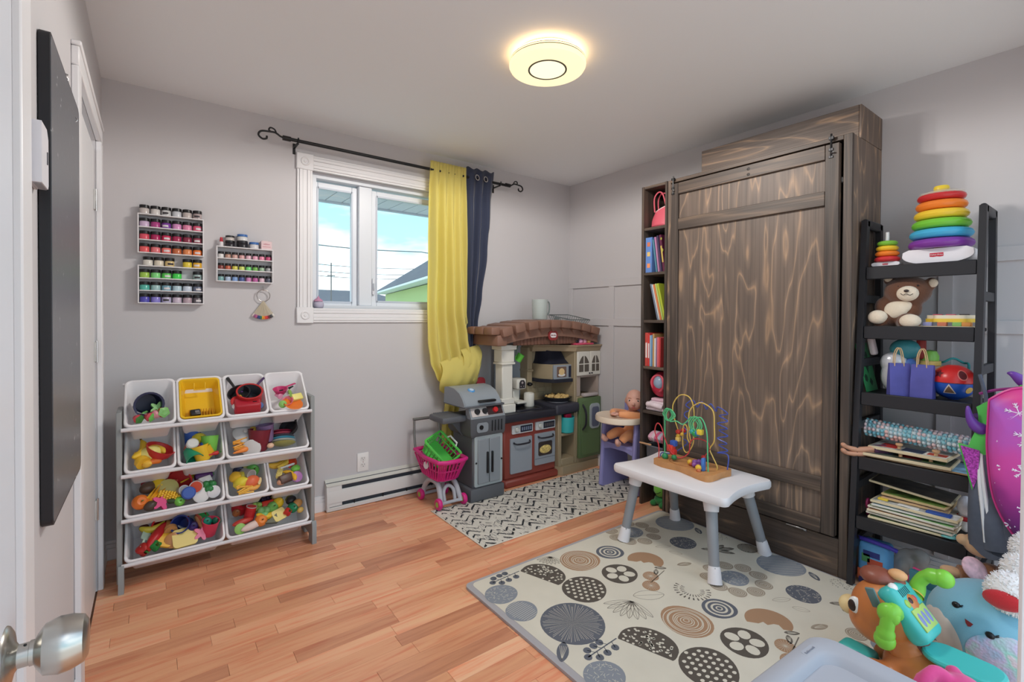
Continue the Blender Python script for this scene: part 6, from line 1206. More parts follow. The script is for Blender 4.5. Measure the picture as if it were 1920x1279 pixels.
def high_chair():
    t = T('doll_high_chair', 'lavender plastic doll high chair with cream tray beside the cubby tower', 'high chair', (2.8, -.82, .0065)); lv = mat((150, 148, 204), .42); cr = mat((236, 218, 196), .4)
    yc = -.815
    for y in (yc-.135, yc+.135):
        O('side_panel', B().prism([(2.640, .0065), (2.915, .0065), (2.870, .47), (2.675, .47)], y-.014, y+.014, Matrix(((1, 0, 0, 0), (0, 0, 1, 0), (0, 1, 0, 0), (0, 0, 0, 1)))), lv, t, wd=True)
        O('panel_flange', B().tube([(2.640, y, .016), (2.672, y, .47)], .015, 8), lv, t, wd=True)
    O('seat', B().rbox((2.650, yc-.125, .288), (2.89, yc+.125, .315), .008, 2), lv, t, wd=True)
    O('seat_apron', B().prism([(yc-.125, .295), (yc+.125, .295), (yc+.12, .262), (yc+.06, .278), (yc-.06, .278), (yc-.12, .262)], 2.652, 2.668, YZX), lv, t, wd=True)
    O('backrest', B().rbox((2.855, yc-.12, .31), (2.88, yc+.12, .575), .012, 2), lv, t, wd=True)
    n = 36; outer = [(2.665+(.150 if math.cos(a) < 0 else .15)*math.cos(a), yc+.162*math.sin(a)) for a in [2*PI*i/n for i in range(n)]]; inner = [(2.735+.085*math.cos(a), yc+.085*math.sin(a)) for a in [2*PI*i/n for i in range(n)]]
    rows = [(outer, .468, .94), (outer, .474, 1), (outer, .498, 1.0), (outer, .508, .97), (outer, .505, .92), (inner, .505, 1.0), (inner, .46, 1.0), (outer, .468, .90)]
    vs = []
    for R, z, k in rows:
        cx = sum(p[0] for p in R)/n; cy = sum(p[1] for p in R)/n; vs += [(cx+(x-cx)*k, cy+(y-cy)*k, z) for x, y in R]
    O('tray', B().add(vs, [(j*n+i, j*n+(i+1) % n, (j+1)*n+(i+1) % n, (j+1)*n+i) for j in range(len(rows)-1) for i in range(n)]), cr, t, wd=True)
    # baby doll seated in it
    d = T('baby_doll', 'bald baby doll in peach sleepsuit sitting in the lavender high chair', 'doll', (2.77, yc, .316)); sk = mat((224, 172, 154), .5); pe = mat((240, 164, 112), .8, sheen=.3)
    def P(nm, b, m, **k): return O(nm, b, m, d, wd=True, **k)
    s = B()
    s.sph((2.765, yc-.03, .40), (.050, .058, .09), 16, 12).sph((2.765, yc-.035, .50), (.045, .062, .04), 16, 10)
    for sg, ft in ((1, (2.612, -.752, .352)), (-1, (2.602, -.872, .345))):
        s.tube(bez([(2.765, yc-.03+sg*.03, .345), (2.70, yc-.02+sg*.052, .385), (2.645, yc-.015+sg*.055, .375), (ft[0]+.02, ft[1], ft[2]+.005)], 12), [.036, .037, .036, .035, .034, .033, .032, .031, .030, .029, .028, .026, .024], 12)
    for sg in (-1, 1): s.tube(bez([(2.765, yc-.035+sg*.055, .500), (2.71, yc-.035+sg*.085, .512), (2.64, yc-.03+sg*.060, .526), (2.600, yc-.03+sg*.022, .528)], 10), [.027, .028, .028, .027, .027, .026, .025, .024, .022, .02, .018], 10)
    o = P('sleepsuit', s, pe); soft(o, .006, 3)
    h = B().sph((2.745, yc-.062, .610), (.058, .058, .068), 20, 14).sph((2.712, yc-.066, .588), (.040, .048, .042), 16, 10).sph((2.757, yc-.048, .545), (.025, .028, .03), 12, 8).sph((2.672, yc-.066, .592), (.016, .011, .010), 10, 6).sph((2.752, yc-.004, .600), (.014, .008, .02), 10, 6).sph((2.752, yc-.120, .600), (.014, .008, .02), 10, 6)
    ho = P('head', h, sk); soft(ho, .004, 3)
    for yy in (-.022, .026):
        e = O('eye', B().sph((2.6885+abs(yy+.0)*.18, yc-.066+yy*1.1, .610), (.0055, .009, .0075), 10, 6), mat((232, 226, 222), .3), ho, wd=True); O('iris', B().sph((2.6845+abs(yy)*.18, yc-.067+yy*1.1, .610), (.003, .0062, .0068), 8, 6), mat((40, 34, 36), .3), ho, wd=True)
        O('eyebrow', B().tube([(2.692+abs(yy)*.3, yc-.066+yy*1.45, .627), (2.6875, yc-.066+yy*.65, .627)], .0016, 5), mat((170, 116, 98), .6), ho, wd=True)
    O('mouth', B().sph((2.6735, yc-.066, .569), (.006, .013, .0045), 10, 6), mat((176, 88, 84), .5), ho, wd=True)
    hc = Vector((2.745, yc-.062, .60)); ho.matrix_basis = Matrix.Translation(hc) @ Matrix.Rotation(math.radians(30), 4, 'Z') @ Matrix.Translation(-hc)
    for sg, ft in ((1, (2.605, -.750, .345)), (-1, (2.594, -.870, .338))):
        f = B().sph((ft[0], ft[1], ft[2]), (.022, .018, .019), 12, 8).sph((ft[0]-.014, ft[1]+sg*.004, ft[2]+.012), (.016, .016, .022), 12, 8)
        for k in range(5): f.sph((ft[0]-.020+.002*abs(k-1), ft[1]+sg*(.012-.006*k), ft[2]+.032-.002*k), .0055-.0004*k, 8, 5)
        soft(P('foot', f, sk), .003, 2)
    for sg in (-1, 1):
        f = B().sph((2.592, yc-.03+sg*.014, .530), (.014, .012, .010), 10, 7)
        for k in range(4): f.tube([(2.585, yc-.03+sg*(.004+.005*k), .533), (2.574, yc-.03+sg*(.003+.005*k), .530), (2.572, yc-.03+sg*(.003+.005*k), .523)], .0034, 6)
        f.tube([(2.592, yc-.03+sg*.0, .536), (2.582, yc-.03-sg*.004, .540)], .0038, 6)
        P('hand', f, sk)
high_chair()
# ================================================================== things on table, cubbies and ladder shelf
FX = -PI/2     # local -y faces the room (-x), local +x runs to the right (-y)
def bead_maze():
    t = T('bead_maze', 'wooden bead maze toy with curly coloured wires on the white play table', 'bead maze', (2.365, -1.535, .3855), (0, 0, FX+.0))
    # local x: along the table (to the right), local y: away from the room
    poly = bez([(-.165, -.075, 0), (-.10, -.09, 0), (-.02, -.080, 0), (.06, -.098, 0), (.13, -.115, 0), (.168, -.100, 0), (.170, 0, 0), (.165, .085, 0), (0, .092, 0), (-.16, .085, 0), (-.172, 0, 0)], 60)
    wood = mat((196, 140, 88), .5, var=.08, vs=14)
    O('base', B().prism([(p.x, p.y) for p in poly], 0, .030), wood, t)
    O('carved_groove', B().tube([(-.02+.085*math.cos(a), -.012+.06*math.sin(a), .0303) for a in [2*PI*i/30 for i in range(30)]], .0022, 6, True), mat((160, 106, 62), .5), t)
    def wire(nm, pts, col, n=70): return O(nm, B().tube(bez(pts, n), .0030, 7), mat(col, .35), t)
    z = .03
    yl = [(-.085, .02, .18), (-.115, .02, .26), (-.115, .02, .315), (-.075, .02, .365), (-.02, .02, .360), (.005, .02, .30), (.003, .02, .20), (.003, .02, .13), (-.03, .02, .075), (-.055, .02, .10), (-.055, .02, .20), (-.04, .02, .215), (-.03, .02, .19), (-.03, .02, .15), (-.005, .01, .13), (-.008, 0, .20), (-.008, 0, .29), (.03, 0, .335), (.07, 0, .345), (.12, 0, .315), (.128, 0, .24), (.128, 0, .17), (.10, .01, .125), (.115, .01, .09), (.138, .01, .05), (.138, .01, z)]
    wire('yellow_wire', yl, (222, 188, 96), 150)
    gr = [(-.130, -.03, z), (-.130, -.03, .15), (-.132, -.03, .24)]
    for k in range(3):
        cx = -.118+.012*k; gr += [(cx-.025, -.03-.004*k, .265), (cx+.0, -.03-.004*k, .295), (cx+.03, -.03-.004*k, .265), (cx+.0, -.03-.004*k, .232)]
    gr += [(-.055, -.04, .24), (-.02, -.04, .23), (.01, -.04, .255), (.03, -.04, .275)]
    for k in range(3):
        cx = .045+.012*k; gr += [(cx+.025, -.045-.003*k, .245), (cx, -.045-.003*k, .205), (cx-.025, -.045-.003*k, .245), (cx+.005, -.045-.003*k, .282)]
    gr += [(.100, -.05, .27), (.120, -.05, .21), (.125, -.05, .10), (.128, -.05, z)]
    wire('green_wire', gr, (96, 200, 140), 190)
    rd = [(-.152, -.05, z), (-.152, -.05, .09), (-.165, -.05, .13), (-.178, -.05, .17), (-.165, -.05, .21), (-.14, -.05, .20), (-.115, -.05, .14), (-.09, -.04, .08), (-.05, -.02, .05), (-.01, 0, .08), (.0, 0, .14), (.03, .01, .16), (.085, .01, .155), (.10, .01, .12), (.075, .01, .085), (.065, .01, .06), (.065, .01, z)]
    wire('red_wire', rd, (196, 66, 70), 110)
    bl = [(-.165, -.02, z), (-.16, -.01, .05), (-.12, .02, .05)]
    for k in range(11):
        a = k*2.1; s = k/10; bl.append((-.08+.02*math.cos(a)+.02*s, .065, .11+.2*s)); 
    for k in range(9):
        s = k/8; bl.append((-.03+.14*s, .065+.01*math.sin(k*2), .32+.02*math.cos(k*2.2)))
    for k in range(12):
        s = k/11; bl.append((.135+.024*math.cos(k*PI), .065+.008*math.sin(k*1.5), .30-.20*s))
    bl += [(.165, .06, .10), (.166, .055, z)]
    wire('blue_wire', bl, (74, 92, 178), 220)
    def bead(x, y, zz, r, c, sq=False): O('bead', B().rbox((x-r, y-r, zz-r), (x+r, y+r, zz+r), r*.3, 2, None) if sq else B().sph((x, y, zz), r, 12, 8), mat(c, .35), t)
    for x, y, zz, r, c, sq in ((-.085, .02, .172, .013, (206, 60, 50), 0), (-.082, .015, .152, .011, (226, 180, 70), 0), (-.078, .01, .136, .011, (236, 200, 110), 1), (-.09, -.01, .115, .015, (60, 96, 180), 1), (-.098, -.02, .090, .017, (214, 70, 56), 1), (-.085, -.02, .072, .014, (206, 54, 50), 1), (-.062, .02, .163, .010, (226, 180, 70), 0), (-.06, .03, .182, .013, (206, 50, 60), 0), (-.07, -.035, .050, .014, (50, 130, 80), 0), (-.128, -.03, .042, .017, (50, 140, 90), 0),
                              (.055, -.05, .198, .015, (50, 150, 80), 0), (.070, -.05, .204, .014, (60, 130, 180), 0), (.084, -.05, .212, .013, (232, 200, 70), 1), (.04, -.05, .206, .013, (60, 160, 150), 0), (.018, -.03, .046, .014, (226, 180, 60), 0), (.028, -.035, .040, .010, (190, 90, 60), 0), (.045, -.03, .052, .014, (130, 80, 150), 0), (.060, -.02, .055, .014, (120, 70, 140), 0), (.052, -.045, .044, .013, (150, 90, 160), 0), (.070, -.04, .042, .014, (120, 66, 130), 0), (.092, -.075, .045, .015, (232, 186, 60), 0), (.10, -.085, .034, .011, (196, 110, 70), 0), (.066, .01, .075, .011, (206, 60, 60), 0)):
        bead(x, y, zz, r, c, sq)
    O('blue_track', B().box((.100, -.07, z), (.114, -.045, .092), bev=.003), mat((70, 120, 196), .4), t)
bead_maze()
# ---------------------------------------------------------------- books
def book(name, label, loc, th, h, d, col, lean=0, group=None, cat='book', band=None):
    """upright book, spine towards -x, thickness along -y"""
    t = T(name, label, cat, loc, (lean, 0, 0), group); m = mat(col, .5)
    O('cover', B().box((0, -.0016, 0), (d, 0, h), bev=.0005).box((0, -th, 0), (d, -th+.0016, h), bev=.0005).box((-.001, -th+.0004, 0), (.0016, -.0004, h), bev=.0005), m, t)
    O('pages', B().box((.0016, -th+.0016, .002), (d-.003, -.0016, h-.002)), mat((228, 220, 204), .8), t)
    if band: O('spine_print', B().box((-.0014, -th*.8, h*.25), (-.0009, -th*.2, h*.7)), mat(band, .5), t)
    return t
def cubbies():
    X = 2.625; gp = 'books in the cubby tower'
    # second cubby
    b = T('boxed_game', 'light blue boxed set standing in the second cubby', 'box', (X, -1.048, 1.4305)); O('carton', B().box((0, -.045, 0), (.2, 0, .215), bev=.001), mat((104, 140, 204), .5), b)
    for z, c in ((.16, (206, 120, 90)), (.10, (226, 190, 120)), (.03, (240, 150, 100))): O('picture', B().box((-.001, -.034, z), (0, -.012, z+.026)), mat(c, .5), b)
    for i, (y, th, h, c, l) in enumerate(((-1.105, .008, .20, (90, 140, 160), 'thin teal'), (-1.118, .009, .215, (190, 130, 170), 'thin lilac'), (-1.132, .010, .222, (70, 60, 90), 'dark violet'), (-1.146, .016, .225, (96, 36, 66), 'plum coloured'))):
        book('picture_book', '%s picture book leaning in the second cubby' % l, (X+.004*i, y-.020, 1.4305), th, h, .19, c, -.14, gp, band=(200, 180, 90) if i == 3 else None)
    O('picture_print', B().sph((X+.011, -1.152, 1.63), (.0008, .006, .008), 10, 6).sph((X+.011, -1.162, 1.56), (.0008, .006, .010), 10, 6), mat((170, 170, 70), .5), bpy.data.objects['picture_book.003'], wd=True)
    for i, (y, th, h, c, l) in enumerate(((-1.085, .007, .225, (120, 130, 150), 'grey blue'), (-1.0935, .007, .222, (206, 214, 216), 'pale grey'), (-1.102, .009, .222, (226, 130, 80), 'orange'), (-1.113, .009, .226, (190, 206, 120), 'pale green'), (-1.124, .014, .226, (176, 190, 60), 'yellow green'))):
        book('thin_book', '%s thin book leaning in the third cubby' % l, (X+.003*i, y-.052, 1.1405), th, h, .19, c, -.245, gp)
    y = -1.050
    for th, h, c, l, bd in ((.020, .205, (206, 80, 72), 'coral red', (236, 226, 220)), (.013, .20, (214, 66, 62), 'red checkered', (236, 236, 232)), (.012, .19, (150, 180, 206), 'pale blue', None), (.007, .192, (90, 140, 190), 'sky blue', None), (.012, .20, (196, 150, 96), 'tan', None), (.010, .172, (230, 226, 222), 'white', None), (.009, .178, (150, 120, 150), 'mauve', None), (.012, .180, (226, 110, 120), 'rose pink', None), (.011, .176, (200, 70, 70), 'brick red', None)):
        book('small_book', '%s small book upright in the fourth cubby' % l, (X, y, .8565), th, h, .15, c, 0, gp, band=bd); y -= th+.0008
    # top cubby : pink purse
    p = T('pink_purse', 'pink zipped toy purse with two handles in the top cubby', 'purse', (2.67, -1.122, 1.7035), (0, 0, 0)); m = mat((216, 96, 112), .5)
    def pf(u, v):
        a = 2*PI*u; w = .058*(1-.15*v)+.008*math.sin(PI*v); return (.035*math.cos(a)*(1-.35*v)+.02*v, w*math.sin(a)*1.05, .010+.105*v+.018*math.sin(a)*(-1)*v)
    O('pouch', B().grid(pf, 26, 10, .003, wrap=True), m, p); O('base', B().sph((0, 0, .014), (.036, .060, .014), 18, 8), m, p)
    O('white_zip', B().tube([(.023*math.cos(a)+.02, .052*math.sin(a), .115-.018*math.sin(a)) for a in [2*PI*i/24 for i in range(24)]], .003, 6, True), mat((236, 206, 206), .5), p)
    for s in (-1, 1): O('handle', B().tube(bez([(.02+s*.02, .042, .10), (.012+s*.02, .040, .18), (.012+s*.02, .012, .215), (.012+s*.02, -.020, .20), (.02+s*.02, -.038, .125)], 20), .0045, 7), m, p)
    # fifth cubby: hat-like helmet and blanket
    h = T('toy_helmet', 'shiny red toy helmet with clear front in the fifth cubby', 'helmet', (2.70, -1.125, .660)); O('shell', B().sph((0, 0, .085), (.075, .066, .080), 22, 14), mat((196, 46, 72), .3), h); O('visor', B().sph((-.042, -.012, .098), (.040, .040, .045), 18, 10), mat((150, 168, 190), .15), h); O('trim', B().tube([(-.062-.006*math.cos(2*a), -.012+.043*math.cos(a), .098+.048*math.sin(a)) for a in [2*PI*i/28 for i in range(28)]], .007, 7, True), mat((222, 90, 106), .35), h)
    bl = T('folded_blanket', 'folded white and pink baby blanket in the fifth cubby', 'blanket', (2.69, -1.122, .586)); mb = mat((232, 214, 220), .9, var=.06, vs=30, sheen=.3)
    for i in range(4):
        o = O('fold', B().rbox((-.065+.006*i, -.068+.004*i, .001+.018*i), (.12, .066-.008*i, .022+.018*i), .0095, 3), mb if i % 2 == 0 else mat((226, 190, 204), .9), bl)
    O('rolled_edge', B().tube(bez([(-.06, .055, .035), (-.066, .02, .04), (-.066, -.02, .036), (-.062, -.058, .03)], 12), [.014, .018, .017, .018, .016, .017, .018, .016, .017, .016, .017, .015, .013], 10), mb, bl)
    g = T('grey_bin', 'grey fabric bin hanging in the bottom cubby under pink socks', 'bin', (2.72, -1.122, .16)); mg = mat((112, 116, 124), .7)
    rows = [(.050, .16), (.062, .175), (.068, .36), (.072, .365), (.072, .372), (.066, .372), (.062, .36), (.055, .18)]
    vs = []; n = 24
    for w, z in rows: vs += [(2.725+x, -1.122+y, z) for x, y in rrect(.16+2*(w-.05), 2*w-.002, .02, 5)]
    O('tub', B().add(vs, [(j*n+i, j*n+(i+1) % n, (j+1)*n+(i+1) % n, (j+1)*n+i) for j in range(len(rows)-1) for i in range(n)]+[tuple(range(n)), tuple(range((len(rows)-1)*n, len(rows)*n))]), mg, g, wd=True)
    r = random.Random(4)
    for i, (c, l) in enumerate((((232, 176, 196), 'pale pink baby sock'), ((226, 204, 212), 'white baby sock'), ((214, 96, 140), 'hot pink baby bootie'), ((190, 190, 206), 'grey baby sock'), ((222, 120, 150), 'rose baby sock'))):
        y = -1.078-.022*i
        tag(O('baby_sock', B().tube(bez([(2.665, y, .400), (2.645, y-.006, .420), (2.670, y-.012, .44), (2.72, y-.004, .425), (2.76, y, .40)], 12), [.013, .017, .018, .018, .017, .017, .017, .018, .018, .018, .017, .016, .014], 9), mat(c, .9, sheen=.3)), '%s bunched on top of the grey bin' % l, 'sock', 'socks on the grey bin')
    tag(O('wooden_stick', B().box((2.600, -1.115, .377), (2.612, -1.03, .386), bev=.002), mat((206, 160, 120), .6)), 'short wooden stick across the front of the grey bin', 'stick')
    d = T('green_frog', 'green plush frog on the floor under the cubby tower', 'plush', (2.70, -1.135, 0)); lg = mat((116, 190, 70), .85, sheen=.3); dg = mat((44, 126, 64), .85, sheen=.3)
    O('head', B().sph((-.02, 0, .105), (.045, .042, .050), 18, 12), lg, d); O('body', B().sph((.0, 0, .035), (.055, .050, .035), 16, 10), dg, d)
    for s in (-1, 1): O('leg', B().sph((-.045, s*.032, .018), (.03, .020, .018), 12, 8), dg, d); O('eye', B().sph((-.045, s*.020, .140), (.012, .012, .013), 10, 7), mat((36, 60, 36), .3), d)
    O('smile', B().tube(bez([(-.060, .028, .100), (-.070, 0, .085), (-.060, -.028, .100)], 10), .002, 5), mat((30, 60, 36), .5), d)
cubbies()
# ---------------------------------------------------------------- ladder shelf
def stacker(name, label, x, y, z, bw, bd, bh, rings, r0, postc, s, logo):
    t = T(name, label, 'stacking toy', (x, y, z), (0, 0, FX)); wh = mat((236, 232, 236), .35)
    # rocking base
    n = 20; pr = [(bw/2*math.sin(a), bh*(1-math.cos(a*.62))*1.6) for a in [-1.5+3.0*i/n for i in range(n+1)]]
    top = max(p[1] for p in pr); pr = [(px, pz/top*bh*.55) for px, pz in pr]
    poly = pr+[(bw/2*.98, bh*.85), (bw/2*.80, bh), (-bw/2*.80, bh), (-bw/2*.98, bh*.85)]
    O('rocking_base', B().prism(poly, -bd/2, bd/2, Matrix(((1, 0, 0, 0), (0, 0, 1, 0), (0, 1, 0, 0), (0, 0, 0, 1)))), wh, t, ang=50)
    zz = bh; 
    tot = sum(2*rr for rr, R, c in rings)
    O('post', B().lathe([(0, 0), (.20*r0, 0), (.14*r0, tot*1.02), (.13*r0, tot*1.0+s), (0, tot*1.0+s)], 16, TR(0, 0, zz-.002)), mat(postc, .4), t)
    for i, (rr, R, c) in enumerate(rings):
        k = 12; O('ring', B().lathe([(R-rr*1.25+rr*1.25*math.cos(2*PI*j/k), rr*.98*math.sin(2*PI*j/k)) for j in range(k+1)], 32, TR(0, 0, zz+rr)), mat(c, .3, coat=.2), t)
        zz += 2*rr
    if logo:
        w = bw*.19; lb = O('badge', B().prism([(-w/2, -w*.16), (-w*.25, -w*.20), (0, -w*.16), (w*.25, -w*.20), (w/2, -w*.16), (w/2, w*.18), (-w/2, w*.18)], 0, .001, TR(0, -bd/2, bh*.58, PI/2)), mat((196, 44, 66), .4), t)
        text('Fisher-Price', w*.19, mat((240, 236, 236), .5), lb, TR(0, -bd/2-.0012, bh*.58, PI/2))
    return t, zz
def ladder_things():
    S1, S2, S3, S4, S5 = 1.3752, 1.1182, .8322, .5562, .3052
    stacker('ring_stacker', 'small rainbow ring stacker with bare white post on the top shelf', 2.735, -2.238, S1, .100, .05, .022, [(.0125, .046, (206, 52, 58)), (.0115, .043, (238, 128, 44)), (.0115, .040, (238, 196, 52)), (.0105, .037, (124, 186, 64))], .05, (236, 236, 236), .040, True)
    t, zz = stacker('ring_stacker', 'giant rainbow ring stacker with yellow knob on the top shelf', 2.765, -2.408, S1, .222, .12, .062, [(.0205, .104, (128, 60, 158)), (.0200, .101, (70, 172, 214)), (.0195, .094, (118, 196, 62)), (.0190, .087, (238, 200, 60)), (.0185, .082, (238, 130, 50)), (.0160, .077, (196, 48, 52))], .10, (236, 200, 50), .03, True)
    m, n, l, p = nodemat('clear_dome'); tr = n.new('ShaderNodeBsdfTransparent'); mx = n.new('ShaderNodeMixShader'); mx.inputs[0].default_value = .35; p.inputs['Base Color'].default_value = rgb((236, 230, 210)); p.inputs['Roughness'].default_value = .1
    l.new(tr.outputs[0], mx.inputs[1]); l.new(p.outputs[0], mx.inputs[2]); l.new(mx.outputs[0], n['Material Output'].inputs[0])
    O('clear_top', B().lathe([(.074, zz-.012), (.070, zz+.002), (.045, zz+.012), (.024, zz+.014)], 28), m, t); O('knob', B().lathe([(0, zz+.032), (.022, zz+.031), (.025, zz+.026), (.025, zz+.008), (.02, zz+.004), (0, zz+.004)], 20), mat((238, 206, 60), .4), t)
    # teddy bear
    t = T('teddy_bear', 'brown teddy bear with cream muzzle and paws sitting on the second shelf', 'teddy bear', (2.755, -2.285, S2), (0, 0, FX)); br = mat((104, 66, 46), .95, bump=.5, bs=260, sheen=.4); cr = mat((226, 210, 188), .95, bump=.4, bs=260, sheen=.4)
    b = B().sph((.02, .0, .150), (.082, .066, .066), 22, 14).sph((-.01, .0, .060), (.068, .055, .062), 20, 12).sph((-.06, -.01, .085), (.032, .036, .045), 14, 10).sph((.045, -.01, .080), (.028, .034, .045), 14, 10).tube(bez([(-.03, 0, .03), (-.055, -.04, .032), (-.062, -.055, .035)], 6), [.036]*7, 12).tube(bez([(.01, 0, .025), (.03, -.045, .022), (.040, -.065, .025)], 6), [.034]*7, 12).sph((-.042, .0, .205), (.024, .016, .024), 14, 8).sph((.098, .0, .182), (.022, .016, .026), 14, 8)
    bo = O('body', b, br, t); soft(bo, .006, 4)
    O('muzzle', B().sph((.034, -.056, .140), (.038, .024, .032), 18, 12), cr, bo); O('nose', B().sph((.036, -.082, .150), (.009, .006, .006), 12, 8), mat((50, 34, 30), .4), bo)
    O('smile', B().tube(bez([(.016, -.078, .140), (.026, -.083, .133), (.036, -.083, .138), (.048, -.081, .132), (.056, -.075, .138)], 14), .0012, 5), mat((50, 36, 32), .6), bo)
    soft(O('belly_patch', B().sph((-.008, -.045, .072), (.042, .018, .038), 16, 10).sph((.018, -.038, .09), (.03, .016, .03), 12, 8), cr, bo), .005, 3)
    for c, r in (((-.066, -.062, .042), (.036, .026, .030)), ((.048, -.074, .026), (.037, .026, .028))): O('paw_pad', B().sph(c, r, 16, 10), cr, bo)
    for c in ((-.044, -.014, .212), (.106, -.012, .182)): O('inner_ear', B().sph(c, (.016, .008, .018), 12, 8), cr, bo)
    for c in ((.004, -.058, .170), (.066, -.050, .172)): O('eye', B().sph(c, (.004, .003, .004), 8, 6), mat((30, 24, 24), .3), bo)
    # toy piano-like board
    t = T('activity_board', 'wooden activity board with yellow edged flower top and coloured blocks', 'toy', (2.755, -2.430, S2), (0, 0, FX)); O('base_board', B().box((-.12, -.07, 0), (.092, .05, .006), bev=.001), mat((222, 206, 176), .6), t)
    O('yellow_rim', B().prism([((.072+.008*math.cos(6*a))*math.cos(a)*1.05+.022, (.052+.006*math.cos(6*a))*math.sin(a)-.008) for a in [2*PI*i/48 for i in range(48)]], .022, .036), mat((236, 200, 70), .45), t); O('cream_top', B().prism([((.068+.008*math.cos(6*a))*math.cos(a)*1.05+.022, (.049+.006*math.cos(6*a))*math.sin(a)-.008) for a in [2*PI*i/48 for i in range(48)]], .036, .050), mat((232, 220, 196), .5), t)
    for x, c in ((-.085, (214, 120, 90)), (-.045, (150, 150, 190)), (.0, (206, 120, 90)), (.045, (140, 190, 110)), (.072, (222, 150, 80))): O('block', B().box((x-.014, -.066, .006), (x+.014, -.040, .022), bev=.002), mat(c, .5), t)
    for x, c in ((-.02, (190, 80, 100)), (.02, (206, 100, 120)), (.06, (70, 60, 60))): O('key', B().box((x-.014, -.035, .050), (x+.014, -.010, .054), bev=.001), mat(c, .5), t)
    # shelf three
    t = T('green_stencil_board', 'green plastic stencil board leaning on the left of the third shelf', 'stencil', (2.70, -2.192, S3+.001), (0, 0, FX)); gm = mat((40, 130, 74), .45)
    Mx = TR(-.004, 0, 0, 0, -.22, 0)
    O('sheet', B().box((0, -.03, 0), (.004, .11, .215), bev=.001), gm, t, Mx)
    for yy, zz2, r, k in ((.0, .06, .018, 6), (.04, .10, .022, 3), (.0, .14, .017, 8), (.06, .16, .018, 5), (.05, .04, .018, 4)): O('cut_shape', B().prism([(r*math.cos(2*PI*i/k), r*math.sin(2*PI*i/k)) for i in range(k)], .0, .0006, Mx @ TR(.0041, yy, zz2, 0, PI/2, 0)), mat((16, 50, 32), .6), t)
    # foil wrapped plush bundle (plain)
    t = T('wrapped_bundle', 'shiny white and blue plastic wrapped bundle behind the paper bags', 'bundle', (2.775, -2.262, S3), (0, 0, FX)); foil = mat((216, 216, 222), .22, .15, bump=.8, bs=40); bl = mat((84, 120, 190), .35, bump=.5, bs=40); te = mat((70, 150, 160), .35, bump=.5, bs=40)
    soft(O('white_side', B().sph((.005, -.02, .075), (.052, .045, .075), 18, 12).sph((.0, -.02, .13), (.05, .04, .05), 16, 10).sph((.03, -.02, .02), (.03, .03, .02), 10, 8), foil, t), .005, 2)
    soft(O('blue_side', B().sph((.055, -.015, .085), (.03, .036, .07), 16, 10), bl, t), .005, 2); soft(O('teal_top', B().sph((.035, -.01, .19), (.055, .036, .045), 16, 10), te, t), .005, 2)
    O('red_fold', B().rbox((.07, -.01, .15), (.10, .03, .24), .012, 2), mat((150, 50, 46), .5), t); O('pale_fold', B().rbox((-.055, -.02, .17), (-.03, .02, .25), .010, 2, TR(0, 0, 0, 0, -.2, 0)), mat((226, 206, 206), .4), t)
    for i, (y, rot, l) in enumerate(((-2.298, .55, 'left'), (-2.376, -.06, 'right'))):
        t = T('paper_bag', 'small indigo paper bag with twine handles, the %s one of the pair' % l, 'paper bag', (2.685, y, S3), (0, 0, FX+rot)); mp = mat((84, 84, 158), .7, var=.05, vs=20, bump=.2, bs=25)
        w, d, h = .036, .022, .135; n = 8
        vs = [(sx*w*k, sy*d*kk, z) for z, k, kk in ((.0, 1, 1), (.06, 1.0, .85), (h, .98, .35)) for sx, sy in ((-1, -1), (1, -1), (1, 1), (-1, 1))]
        O('bag', B().add(vs, [(j*4+i2, j*4+(i2+1) % 4, (j+1)*4+(i2+1) % 4, (j+1)*4+i2) for j in range(2) for i2 in range(4)]+[(0, 1, 2, 3)]), mp, t, ang=20)
        for s in (-1, 1): O('twine_handle', B().tube(bez([(-.018, s*.008, h-.012), (-.016, s*.010, h+.035), (-.006, s*.010, h+.062), (.004, s*.010, h+.058), (.012, s*.010, h+.02), (.014, s*.008, h-.012)], 18), .0020, 6), mat((206, 172, 128), .8), t)
    t = T('baby_bottle', 'clear toy bottle with green dome top behind the paper bags', 'bottle', (2.80, -2.372, S3), (0, 0, FX)); O('bottle', B().lathe([(0, 0), (.030, 0), (.032, .01), (.028, .06), (.032, .11), (.034, .125), (0, .125)], 18), mat((206, 196, 176), .3), t); O('collar', B().lathe([(.034, .125), (.037, .128), (.037, .145), (.030, .147), (0, .147)], 18), mat((226, 196, 110), .4), t); O('dome', B().lathe([(.030, .147), (.031, .165), (.022, .186), (0, .192)], 18), mat((136, 200, 90), .35), t)
    tag(O('teal_ring', B().tube([(2.86+.01*math.cos(3*a), -2.435+.05*math.cos(a), .955+.028*math.sin(a)+.006*math.sin(5*a)) for a in [2*PI*i/36 for i in range(36)]], .0045, 7, True).box((2.855, -2.437, .8322), (2.865, -2.433, .93)), mat((50, 150, 150), .45)), 'wavy teal plastic ring at the back of the third shelf', 'toy')
    t = T('shape_sorter_ball', 'red and blue shape sorter ball with star and triangle holes', 'shape sorter', (2.742, -2.458, S3+.002), (0, 0, FX)); R = .071
    def cap(a0, a1, m, nm): return O(nm, B().lathe([(R*math.cos(a0+(a1-a0)*i/10)*1.0, R*.96+R*.97*math.sin(a0+(a1-a0)*i/10)) for i in range(11)], 36), m, t)
